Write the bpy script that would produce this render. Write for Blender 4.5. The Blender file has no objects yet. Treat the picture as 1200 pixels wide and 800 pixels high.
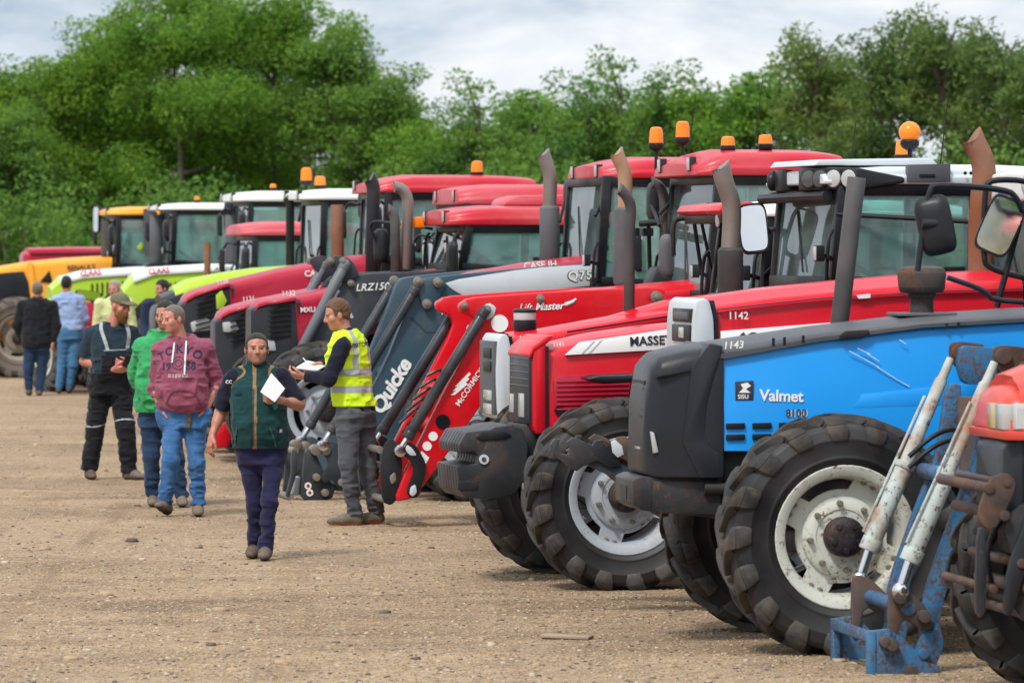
import bpy, bmesh, math, random
import numpy as np
from mathutils import Vector, Matrix
from mathutils.bvhtree import BVHTree

F = 5700.0          # focal length in pixels of a 1200-wide frame (171 mm lens)
HC = 2.35           # camera height
PIT = math.atan(115 / F)
PI = math.pi
R = math.radians
rnd = random.Random(7)
scene = bpy.context.scene
COL = scene.collection


def ray(px, py):
    a = (px - 600) / F
    b = (400 - py) / F
    c, s = math.cos(PIT), math.sin(PIT)
    return Vector((a, c + b * s, -s + b * c))


def at(px, py, d):
    r = ray(px, py)
    t = d / r.y
    return Vector((r.x * t, d, HC + r.z * t))


# ------------------------------------------------------------------ materials
def new_mat(name):
    m = bpy.data.materials.new(name)
    m.use_nodes = True
    nt = m.node_tree
    b = nt.nodes['Principled BSDF']
    return m, nt, b


def nd(nt, typ, **kw):
    n = nt.nodes.new(typ)
    for k, v in kw.items():
        if k in ('operation', 'blend_type', 'data_type', 'feature', 'noise_dimensions', 'distance', 'sky_type', 'sun_disc',
                 'sun_elevation', 'sun_rotation', 'interpolation', 'air_density', 'dust_density', 'clamp'):
            setattr(n, k, v)
        else:
            n.inputs[k].default_value = v
    return n


def mixc(nt, fac, a, b, blend='MIX'):
    n = nt.nodes.new('ShaderNodeMix')
    n.data_type = 'RGBA'
    n.blend_type = blend
    for sock, v in ((0, fac), (6, a), (7, b)):
        if hasattr(v, 'links') or isinstance(v, bpy.types.NodeSocket):
            nt.links.new(v, n.inputs[sock])
        elif isinstance(v, (int, float)):
            n.inputs[sock].default_value = v
        else:
            n.inputs[sock].default_value = (*v, 1)
    return n.outputs[2]


def noise(nt, scale, detail=4, rough=0.55, coord=None, dist=0.0):
    n = nd(nt, 'ShaderNodeTexNoise', Scale=scale, Detail=detail, Roughness=rough, Distortion=dist)
    if coord is not None:
        nt.links.new(coord, n.inputs['Vector'])
    return n.outputs['Fac']


def ramp(nt, sock, lo, hi, a=0.0, b=1.0):
    n = nd(nt, 'ShaderNodeMapRange', clamp=True)
    n.inputs['From Min'].default_value = lo
    n.inputs['From Max'].default_value = hi
    n.inputs['To Min'].default_value = a
    n.inputs['To Max'].default_value = b
    nt.links.new(sock, n.inputs['Value'])
    return n.outputs['Result']


def ocoord(nt):
    return nt.nodes.new('ShaderNodeTexCoord').outputs['Object']


def paint(name, col, rough=0.35, dust=0.25, dustcol=(0.30, 0.22, 0.15), scale=3.0, metal=0.0, coat=0.3, fade=0.06, lo=0.5, hi=0.75, bump=0.0, chips=0.0, chipcol=(0.12, 0.05, 0.025)):
    m, nt, b = new_mat(name)
    co = ocoord(nt)
    n1 = noise(nt, scale, 6, 0.65, co, 0.4)
    n2 = noise(nt, scale * 5, 5, 0.7, co)
    n3 = noise(nt, scale * 0.35, 3, 0.5, co)
    light = tuple(min(1, c + fade * (1 - c)) for c in col)
    c1 = mixc(nt, ramp(nt, n3, 0.35, 0.7), col, light)
    f = nd(nt, 'ShaderNodeMath', operation='MULTIPLY')
    nt.links.new(ramp(nt, n1, lo, hi, 0, dust), f.inputs[0])
    nt.links.new(ramp(nt, n2, 0.3, 0.7, 0.35, 1), f.inputs[1])
    c2 = mixc(nt, f.outputs[0], c1, dustcol)
    if chips > 0:
        n4 = noise(nt, scale * 9, 6, 0.75, co)
        n5 = noise(nt, scale * 1.3, 4, 0.7, co)
        g = nd(nt, 'ShaderNodeMath', operation='MULTIPLY')
        nt.links.new(ramp(nt, n4, 0.58 - chips * 0.15, 0.62 - chips * 0.15), g.inputs[0])
        nt.links.new(ramp(nt, n5, 0.5 - chips * 0.2, 0.62 - chips * 0.15), g.inputs[1])
        c2 = mixc(nt, g.outputs[0], c2, chipcol)
    nt.links.new(c2, b.inputs['Base Color'])
    nt.links.new(ramp(nt, n1, 0.3, 0.75, rough * 0.8, min(1, rough + 0.3 * dust + .05)), b.inputs['Roughness'])
    b.inputs['Metallic'].default_value = metal
    b.inputs['Coat Weight'].default_value = coat * .4
    if not metal: b.inputs['Specular IOR Level'].default_value = .27
    b.inputs['Coat Roughness'].default_value = 0.12
    if max(col) < .06 and not metal: b.inputs['Specular IOR Level'].default_value = .22
    if bump:
        bp = nd(nt, 'ShaderNodeBump', Strength=bump, Distance=0.01)
        nt.links.new(n2, bp.inputs['Height'])
        nt.links.new(bp.outputs[0], b.inputs['Normal'])
    return m


def plain(name, col, rough=0.6, metal=0.0, trans=0.0, coat=0.0):
    return paint(name, col, rough, 0.08, scale=8, metal=metal, coat=coat, fade=0.02)


def glass_mat(name, tint, gloss=1.5):
    m, nt, b = new_mat(name)
    nt.nodes.remove(b)
    out = nt.nodes['Material Output']
    tr = nd(nt, 'ShaderNodeBsdfTransparent', Color=(*tint, 1))
    gl = nd(nt, 'ShaderNodeBsdfGlossy', Roughness=0.03, Color=(.95, .97, 1, 1))
    fr = nd(nt, 'ShaderNodeFresnel', IOR=gloss)
    dn = nd(nt, 'ShaderNodeBsdfDiffuse', Color=(.46, .66, .64, 1))  # pale teal film puts the brightness of skylit panes into the colour
    co = ocoord(nt)
    n1 = noise(nt, 2.5, 4, .6, co)
    mx0 = nt.nodes.new('ShaderNodeMixShader')
    nt.links.new(ramp(nt, n1, .35, .8, .10, .34), mx0.inputs[0])
    nt.links.new(tr.outputs[0], mx0.inputs[1]); nt.links.new(dn.outputs[0], mx0.inputs[2])
    mx = nt.nodes.new('ShaderNodeMixShader')
    nt.links.new(fr.outputs[0], mx.inputs[0])
    nt.links.new(mx0.outputs[0], mx.inputs[1])
    nt.links.new(gl.outputs[0], mx.inputs[2])
    nt.links.new(mx.outputs[0], out.inputs['Surface'])
    return m


def cloth(name, col, scale=60, var=0.25, rough=0.9, col2=None, pscale=5, bumps=0.25):
    m, nt, b = new_mat(name)
    co = ocoord(nt)
    n1 = noise(nt, pscale, 4, 0.6, co)
    n2 = noise(nt, scale, 3, 0.7, co)
    d = tuple(c * (1 - var) for c in col) if col2 is None else col2
    l = tuple(min(1, c * (1 + var * .6) + .004) for c in col)
    c1 = mixc(nt, ramp(nt, n1, 0.3, 0.7), d, l)
    c2 = mixc(nt, ramp(nt, n2, 0.3, 0.7, 0, 0.35), c1, d)
    nt.links.new(c2, b.inputs['Base Color'])
    b.inputs['Roughness'].default_value = rough
    b.inputs['Specular IOR Level'].default_value = 0.2
    b.inputs['Sheen Weight'].default_value = 0.1
    bp = nd(nt, 'ShaderNodeBump', Strength=bumps, Distance=0.004)
    nt.links.new(n2, bp.inputs['Height'])
    nt.links.new(bp.outputs[0], b.inputs['Normal'])
    return m


M = {}
M['red'] = paint('red_paint', (0.58, 0.003, 0.016), 0.30, 0.08, scale=2.2, coat=0.4, fade=0.012)
M['red_loader'] = paint('loader_red_paint', (0.58, 0.003, 0.011), 0.35, 0.08, scale=3, coat=0.4, fade=0.012)
M['crimson'] = paint('crimson_paint', (0.38, 0.005, 0.028), 0.33, 0.14, scale=2.0, coat=0.3, fade=0.025)
M['faded_red'] = paint('faded_red_paint', (0.50, 0.035, 0.055), 0.45, 0.28, scale=2.5, coat=0.15, fade=0.10)
M['roof_red'] = paint('roof_red_paint', (0.47, 0.010, 0.025), 0.4, 0.2, scale=2.5, coat=0.3, fade=0.07)
M['blue'] = paint('blue_paint', (0.0, 0.295, 0.80), 0.32, 0.30, dustcol=(0.05, 0.20, 0.45), scale=1.6, coat=0.4, fade=0.03, chips=0.0)
M['blue_rusty'] = paint('rusty_blue_paint', (0.006, 0.13, 0.29), 0.5, 0.6, dustcol=(0.085, 0.065, 0.055), scale=5, coat=0.05, chips=0.65, chipcol=(.10, .055, .038))
M['lime'] = paint('lime_paint', (0.36, 0.55, 0.010), 0.35, 0.12, scale=2, coat=0.3)
M['orange'] = paint('orange_paint', (0.80, 0.33, 0.012), 0.4, 0.25, scale=2, coat=0.2)
M['orange_red'] = paint('orange_red_paint', (0.60, 0.045, 0.022), 0.35, 0.15, scale=3, coat=0.4)
M['silver'] = paint('silver_paint', (0.50, 0.54, 0.57), 0.38, 0.25, scale=3, coat=0.2)
M['offwhite'] = paint('roof_white_paint', (0.66, 0.68, 0.66), 0.45, 0.30, scale=2.5, coat=0.1)
M['white'] = paint('white_paint', (0.78, 0.79, 0.78), 0.4, 0.15, scale=4, coat=0.2)
M['rimwhite'] = paint('rim_cream_paint', (0.56, 0.58, 0.52), 0.45, 0.5, dustcol=(0.26, 0.15, 0.06), scale=4, coat=0.1, chips=0.26, chipcol=(.16, .07, .025))
M['rimsilver'] = paint('rim_silver_paint', (0.36, 0.40, 0.445), 0.4, 0.45, dustcol=(0.24, 0.17, 0.10), scale=4, coat=0.1, chips=0.06)
M['slate'] = paint('slate_loader_paint', (0.028, 0.065, 0.095), 0.42, 0.25, scale=3, coat=0.2, fade=0.04)
M['slate_dark'] = paint('dark_slate_paint', (0.010, 0.019, 0.028), 0.45, 0.2, scale=4, coat=0.15, chips=.1)
M['cylgrey'] = paint('ram_grey_paint', (0.10, 0.115, 0.135), 0.4, 0.3, scale=6, coat=0.1)
M['cyldark'] = paint('ram_dark_paint', (0.010, 0.014, 0.020), 0.35, 0.18, scale=6, coat=0.2)
M['cylwhite'] = paint('ram_worn_white_paint', (0.42, 0.48, 0.46), 0.5, 1.0, dustcol=(0.33, 0.155, 0.07), scale=3, coat=0.05, lo=.44, hi=.60, chips=0.22, chipcol=(.10, .06, .04))
M['black'] = paint('black_plastic', (0.007, 0.008, 0.011), 0.42, 0.10, scale=3, coat=0.05, fade=0.02)
M['blacknose'] = paint('black_moulded_nose', (0.013, 0.015, 0.021), 0.36, 0.22, dustcol=(0.11, 0.085, 0.07), scale=2.2, coat=0.05, fade=0.02, bump=.1)
M['greytrim'] = paint('dark_grey_trim', (0.065, 0.07, 0.08), 0.5, 0.25, scale=3, coat=0)
M['chassis'] = paint('oily_black_iron', (0.006, 0.006, 0.0075), 0.5, 0.28, dustcol=(0.13, 0.09, 0.06), scale=5, coat=0, bump=.2, chips=.3, chipcol=(.10, .05, .03))
M['rust'] = paint('rusty_iron', (0.040, 0.030, 0.028), 0.6, 0.85, dustcol=(0.19, 0.095, 0.055), scale=5, coat=0, bump=.25, lo=.42, hi=.66, chips=.2)
M['rustblack'] = paint('chipped_black_iron', (0.016, 0.018, 0.022), 0.4, 0.5, dustcol=(0.15, 0.085, 0.055), scale=3.0, coat=.08, lo=.52, hi=.70, chips=.12)
M['rustpipe'] = paint('rusted_exhaust', (0.20, 0.075, 0.03), 0.75, 0.6, dustcol=(0.09, 0.045, 0.03), scale=5, coat=0, bump=.2)
M['tanpipe'] = paint('heat_tanned_exhaust', (0.36, 0.21, 0.12), 0.5, 0.5, dustcol=(0.2, 0.1, 0.06), scale=5, coat=0, metal=.2)
M['steelpipe'] = paint('dull_steel_exhaust', (0.20, 0.17, 0.15), 0.45, 0.5, dustcol=(0.16, 0.09, 0.06), scale=5, coat=0, metal=.4)
M['darkpipe'] = paint('sooty_exhaust', (0.045, 0.042, 0.042), 0.5, 0.5, dustcol=(0.12, 0.07, 0.05), scale=6, coat=0)
M['rubber'] = paint('tyre_rubber', (0.0085, 0.0085, 0.0105), 0.55, 0.22, dustcol=(0.075, 0.06, 0.048), scale=4, coat=0, lo=.4, hi=.75, bump=.15)
M['lug'] = paint('dusty_tyre_lug', (0.014, 0.013, 0.013), 0.75, 0.75, dustcol=(0.16, 0.12, 0.085), scale=5, coat=0, lo=.45, hi=.75, bump=.2)
M['lug_worn'] = paint('worn_lug_shoulder', (0.020, 0.019, 0.019), 0.7, 0.8, dustcol=(0.19, 0.155, 0.12), scale=5, coat=0, lo=.40, hi=.72, bump=.2)
M['tread'] = paint('dusty_tyre_tread', (0.007, 0.007, 0.007), 0.8, 0.4, dustcol=(0.06, 0.046, 0.034), scale=6, coat=0, bump=.2)
M['rim_dusty'] = paint('dusty_rim', (.22, .18, .14), .8, .6, scale=5, coat=0)
M['dirtyrubber'] = paint('mud_caked_tyre', (0.09, 0.07, 0.055), 0.9, 0.8, dustcol=(0.20, 0.15, 0.11), scale=3, coat=0)
M['chrome'] = plain('chromed_rod', (0.65, 0.66, 0.68), 0.18, 1.0)
M['bolt'] = paint('bolt_steel', (0.22, 0.19, 0.15), 0.45, 0.6, dustcol=(.14, .07, .03), scale=30, metal=.5, coat=0)
M['amber'] = plain('amber_lens', (0.93, 0.22, 0.004), 0.25, 0, coat=.6)
M['lens_amber'] = paint('yellowed_lens', (0.50, 0.38, 0.14), 0.15, 0.2, scale=10, coat=.8)
M['lens'] = paint('headlamp_lens', (0.42, 0.43, 0.42), 0.15, 0.3, scale=14, coat=.8)
M['lens_dark'] = paint('dark_headlamp', (0.05, 0.05, 0.05), 0.12, 0.2, scale=9, coat=.9)
M['mirror'] = plain('mirror_glass', (0.9, 0.92, 0.93), 0.03, 1.0)
M['seat'] = cloth('seat_fabric', (0.02, 0.022, 0.025))
M['glass'] = glass_mat('green_cab_glass', (0.74, 0.94, 0.91), 1.65)
M['glass_clear'] = glass_mat('clear_cab_glass', (0.82, 0.93, 0.92), 1.55)
M['chalk'] = plain('white_marker', (0.80, 0.80, 0.78), 0.7)
M['decal_dark'] = plain('dark_decal', (0.03, 0.035, 0.05), 0.4)
M['decal_red'] = plain('red_decal', (0.6, 0.03, 0.03), 0.4)
M['decal_green'] = plain('dark_green_decal', (0.03, 0.07, 0.06), 0.4)
M['headliner'] = plain('pale_headliner', (0.5, 0.5, 0.48), 0.8)


# ------------------------------------------------------------------ mesh builder
class MB:
    def __init__(s):
        s.v = []; s.f = []; s.m = []

    def add(s, vs, fs, mi=0):
        o = len(s.v)
        s.v.extend([tuple(v) for v in vs])
        for f in fs:
            s.f.append(tuple(o + i for i in f)); s.m.append(mi)
        return s

    def box(s, c, size, rot=None, mi=0):
        hx, hy, hz = (x / 2 for x in size)
        vs = [Vector((x, y, z)) for x in (-hx, hx) for y in (-hy, hy) for z in (-hz, hz)]
        if rot is not None:
            vs = [rot @ v for v in vs]
        c = Vector(c)
        vs = [v + c for v in vs]
        return s.add(vs, [(0, 1, 3, 2), (4, 6, 7, 5), (0, 4, 5, 1), (2, 3, 7, 6), (0, 2, 6, 4), (1, 5, 7, 3)], mi)

    def bar(s, a, b, w, h=None, mi=0, up=(0, 1, 0)):
        a, b = Vector(a), Vector(b)
        h = h or w
        d = b - a
        L = d.length
        z = d.normalized()
        y = Vector(up)
        if abs(y.dot(z)) > .95:
            y = Vector((1, 0, 0))
        x = y.cross(z).normalized(); y = z.cross(x)
        rot = Matrix((x, y, z)).transposed()
        return s.box((a + b) / 2, (w, h, L), rot, mi)

    def tube(s, pts, r, n=10, mi=0, cap=True, closed=False):
        pts = [Vector(p) for p in pts]
        rs = r if isinstance(r, (list, tuple)) else [r] * len(pts)
        k = len(pts)
        vs = []; fs = []
        prev = None
        for i, p in enumerate(pts):
            if closed:
                t = (pts[(i + 1) % k] - pts[i - 1]).normalized()
            else:
                t = (pts[min(i + 1, k - 1)] - pts[max(i - 1, 0)]).normalized()
            if prev is None:
                q = Vector((0, 0, 1)) if abs(t.z) < .9 else Vector((1, 0, 0))
                x = t.cross(q).normalized()
            else:
                x = (prev - t * prev.dot(t)).normalized()
            prev = x
            y = t.cross(x)
            for j in range(n):
                a = 2 * PI * j / n
                vs.append(p + (x * math.cos(a) + y * math.sin(a)) * rs[i])
        for i in range(k if closed else k - 1):
            i2 = (i + 1) % k
            for j in range(n):
                j2 = (j + 1) % n
                fs.append((i * n + j, i * n + j2, i2 * n + j2, i2 * n + j))
        if cap and not closed:
            fs.append(tuple(range(n - 1, -1, -1)))
            fs.append(tuple((k - 1) * n + j for j in range(n)))
        return s.add(vs, fs, mi)

    def cyl(s, a, b, r, r2=None, n=16, mi=0):
        return s.tube([a, b], [r, r if r2 is None else r2], n, mi)

    def lathe(s, prof, c=(0, 0, 0), axis='Z', n=24, mi=0, close=False):
        """prof: list of (r, h) along axis"""
        c = Vector(c)
        vs = []; fs = []
        k = len(prof)
        for (r, h) in prof:
            for j in range(n):
                a = 2 * PI * j / n
                x, y = r * math.cos(a), r * math.sin(a)
                p = {'Z': (x, y, h), 'Y': (x, h, y), 'X': (h, x, y)}[axis]
                vs.append(c + Vector(p))
        for i in range(k if close else k - 1):
            i2 = (i + 1) % k
            for j in range(n):
                j2 = (j + 1) % n
                fs.append((i * n + j, i * n + j2, i2 * n + j2, i2 * n + j))
        if not close:
            fs.append(tuple(range(n - 1, -1, -1)))
            fs.append(tuple((k - 1) * n + j for j in range(n)))
        return s.add(vs, fs, mi)

    def prism(s, poly, y0, y1, mi=0):
        """poly: list of (x, z); extruded along y"""
        n = len(poly)
        vs = [(x, y0, z) for x, z in poly] + [(x, y1, z) for x, z in poly]
        fs = [tuple(range(n)), tuple(range(2 * n - 1, n - 1, -1))]
        for i in range(n):
            j = (i + 1) % n
            fs.append((i, i + n, j + n, j))
        return s.add(vs, fs, mi)

    def loft(s, secs, mi=0, cap=True):
        n = len(secs[0])
        vs = [p for sec in secs for p in sec]
        fs = []
        for i in range(len(secs) - 1):
            for j in range(n):
                j2 = (j + 1) % n
                fs.append((i * n + j, i * n + j2, (i + 1) * n + j2, (i + 1) * n + j))
        if cap:
            fs.append(tuple(range(n - 1, -1, -1)))
            fs.append(tuple((len(secs) - 1) * n + j for j in range(n)))
        return s.add(vs, fs, mi)

    def quad(s, a, b, c, d, t=0.012, mi=0):
        """a thin slab through four points"""
        a, b, c, d = (Vector(p) for p in (a, b, c, d))
        nrm = (c - a).cross(d - b).normalized() * t / 2
        vs = [p - nrm for p in (a, b, c, d)] + [p + nrm for p in (a, b, c, d)]
        return s.add(vs, [(3, 2, 1, 0), (4, 5, 6, 7), (0, 1, 5, 4), (1, 2, 6, 5), (2, 3, 7, 6), (3, 0, 4, 7)], mi)

    def sphere(s, c, r, n=12, mi=0, sc=(1, 1, 1)):
        vs = []; fs = []
        c = Vector(c)
        for i in range(n + 1):
            t = PI * i / n
            for j in range(2 * n):
                a = PI * j / n
                vs.append(c + Vector((r * sc[0] * math.sin(t) * math.cos(a), r * sc[1] * math.sin(t) * math.sin(a), r * sc[2] * math.cos(t))))
        for i in range(n):
            for j in range(2 * n):
                j2 = (j + 1) % (2 * n)
                fs.append((i * 2 * n + j, (i + 1) * 2 * n + j, (i + 1) * 2 * n + j2, i * 2 * n + j2))
        return s.add(vs, fs, mi)

    def mesh(s, name, mats, bevel=0.0, segs=2, ang=32, merge=True):
        me = bpy.data.meshes.new(name)
        me.from_pydata(s.v, [], s.f)
        if not isinstance(mats, (list, tuple)):
            mats = [mats]
        for m in mats:
            me.materials.append(m)
        me.polygons.foreach_set('material_index', s.m)
        bm = bmesh.new(); bm.from_mesh(me)
        if merge:
            bmesh.ops.remove_doubles(bm, verts=bm.verts, dist=1e-5)
        bmesh.ops.recalc_face_normals(bm, faces=bm.faces)
        if bevel:
            es = [e for e in bm.edges if len(e.link_faces) == 2 and e.calc_face_angle(0) > R(ang)]
            bmesh.ops.bevel(bm, geom=es, offset=bevel, segments=segs, affect='EDGES', profile=0.5, clamp_overlap=True, material=-1)
        bm.to_mesh(me); bm.free()
        me.polygons.foreach_set('use_smooth', [True] * len(me.polygons))
        me.set_sharp_from_angle(angle=R(38))
        me.update()
        return me

    def pieces(s, tol=.004):
        """the separate pieces of the shape (parts whose bounding boxes touch belong together)"""
        par = list(range(len(s.v)))
        def fd(i):
            while par[i] != i:
                par[i] = par[par[i]]; i = par[i]
            return i
        for f in s.f:
            r0 = fd(f[0])
            for i in f[1:]: par[fd(i)] = r0
        comp = {}
        for i, v in enumerate(s.v): comp.setdefault(fd(i), []).append(v)
        ks = list(comp)
        bb = [(tuple(min(v[a] for v in comp[k]) - tol for a in range(3)), tuple(max(v[a] for v in comp[k]) + tol for a in range(3))) for k in ks]
        g = list(range(len(ks)))
        def fg(i):
            while g[i] != i: i = g[i]
            return i
        for i in range(len(ks)):
            for j in range(i):
                if all(bb[i][0][a] <= bb[j][1][a] and bb[j][0][a] <= bb[i][1][a] for a in range(3)): g[fg(i)] = fg(j)
        out = {}
        kid = {k: fg(i) for i, k in enumerate(ks)}
        for f, m in zip(s.f, s.m):
            out.setdefault(kid[fd(f[0])], []).append((f, m))
        res = []
        for fs in out.values():
            q = MB(); mp = {}
            for f, m in fs:
                nf = []
                for i in f:
                    if i not in mp: mp[i] = len(q.v); q.v.append(s.v[i])
                    nf.append(mp[i])
                q.f.append(tuple(nf)); q.m.append(m)
            res.append(q)
        return res

    def build(s, name, mats, parent=None, bevel=0.0, segs=2, loc=None, split=True, **kw):
        if split and parent is not None and 8 < len(s.v) < 6000:
            ps = s.pieces()
            if len(ps) > 1:
                os_ = [link(name, q.mesh(name, mats, bevel, segs, **kw), parent, loc) for q in ps]
                return os_[0]
        return link(name, s.mesh(name, mats, bevel, segs, **kw), parent, loc)


def link(name, me, parent=None, loc=None, rot=None):
    o = bpy.data.objects.new(name, me)
    COL.objects.link(o)
    if parent is not None:
        o.parent = parent
    if loc is not None:
        o.location = loc
    if rot is not None:
        o.rotation_euler = rot
    return o


def tag(o, label, cat, group=None, kind=None):
    if label: o['label'] = label
    if cat: o['category'] = cat
    if group: o['group'] = group
    if kind: o['kind'] = kind
    return o


def thing(name, label, cat, loc=(0, 0, 0), rz=0.0, group=None):
    o = link(name, None, None, loc, (0, 0, rz))
    o.empty_display_size = 0.3
    return tag(o, label, cat, group)


def smooth_poly(poly, it=1):
    """Chaikin corner cutting of a closed polygon"""
    for _ in range(it):
        q = []
        n = len(poly)
        for i in range(n):
            a, b = poly[i], poly[(i + 1) % n]
            q.append((a[0] * .82 + b[0] * .18, a[1] * .82 + b[1] * .18))
            q.append((a[0] * .18 + b[0] * .82, a[1] * .18 + b[1] * .82))
        poly = q
    return poly


def bend(pts, it=2):
    pts = [Vector(p) for p in pts]
    for _ in range(it):
        q = [pts[0]]
        for a, b in zip(pts[:-1], pts[1:]):
            q += [a.lerp(b, .25), a.lerp(b, .75)]
        q.append(pts[-1])
        pts = q
    return pts


def text_mesh(s, size, bold=0.0, shear=0.0, extrude=0.002, spacing=1.0, align='LEFT'):
    cu = bpy.data.curves.new('lettering', 'FONT')
    cu.body = s
    cu.size = size
    cu.offset = bold * size
    cu.shear = shear
    cu.extrude = extrude
    cu.space_character = spacing
    cu.align_x = align
    cu.resolution_u = 3
    o = bpy.data.objects.new('tmp_lettering', cu)
    COL.objects.link(o)
    dg = bpy.context.evaluated_depsgraph_get()
    me = bpy.data.meshes.new_from_object(o.evaluated_get(dg))
    bpy.data.objects.remove(o)
    bpy.data.curves.remove(cu)
    return me
# ------------------------------------------------------------------ tractors
# local frame of a tractor: X towards its nose, Y to its left (the side facing the yard), Z up,
# origin on the ground under the front axle
class Tr:
    def __init__(s, label, px, d, th, R_=0.66, w=0.38, track=1.72, cat='tractor', group='tractors parked in the sale row'):
        s.th = R(th)
        s.R, s.w, s.track = R_, w, track
        s.u = Vector((-math.cos(s.th), -math.sin(s.th), 0))
        s.l = Vector((math.sin(s.th), -math.cos(s.th), 0))
        W = Vector(((px - 600) / F * d, d, 0))
        s.O = W - s.l * (track / 2 + w / 2)
        s.root = thing('tractor', label, cat, s.O, PI + s.th, group)
        s.off = 0

    def p(s, px, py, Y):
        r = ray(px + s.off, py)
        C = Vector((0, 0, HC))
        t = (Y + (s.O - C).dot(s.l)) / r.dot(s.l)
        q = C + r * t
        return ((q - s.O).dot(s.u), q.z)

    def poly(s, pts, Y):
        return [s.p(x, y, Y) for x, y in pts]

    def P(s, px, py, Y):
        x, z = s.p(px, py, Y)
        return Vector((x, Y, z))

    def prism(s, name, pts, Y0, Y1, mat, parent=None, bevel=.008, smooth=0, hide=None):
        Ym = max(Y0, Y1)
        poly = s.poly(pts, Ym)
        if smooth: poly = smooth_poly(poly, smooth)
        mb = MB(); mb.prism(poly, Y0, Y1)
        return mb.build(name, mat, parent or s.root, bevel)

    def text(s, txt, px, py, hpx, Y, mat, rot=0.0, parent=None, name='lettering', **kw):
        x, z = s.p(px, py, Y)
        x2, z2 = s.p(px, py - hpx, Y)
        size = (z2 - z) / 0.72
        me = text_mesh(txt, size, **kw)
        me.materials.append(M[mat])
        o = link(name, me, parent or s.root)
        # text x -> -X, text y -> Z, normal -> +Y ; then rotated in its plane
        c, n = math.cos(R(rot)), math.sin(R(rot))
        o.matrix_local = Matrix(((-c, n, 0, x), (0, 0, 1, Y), (n, c, 0, z), (0, 0, 0, 1)))
        return o


WHEELS = {}


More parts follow.
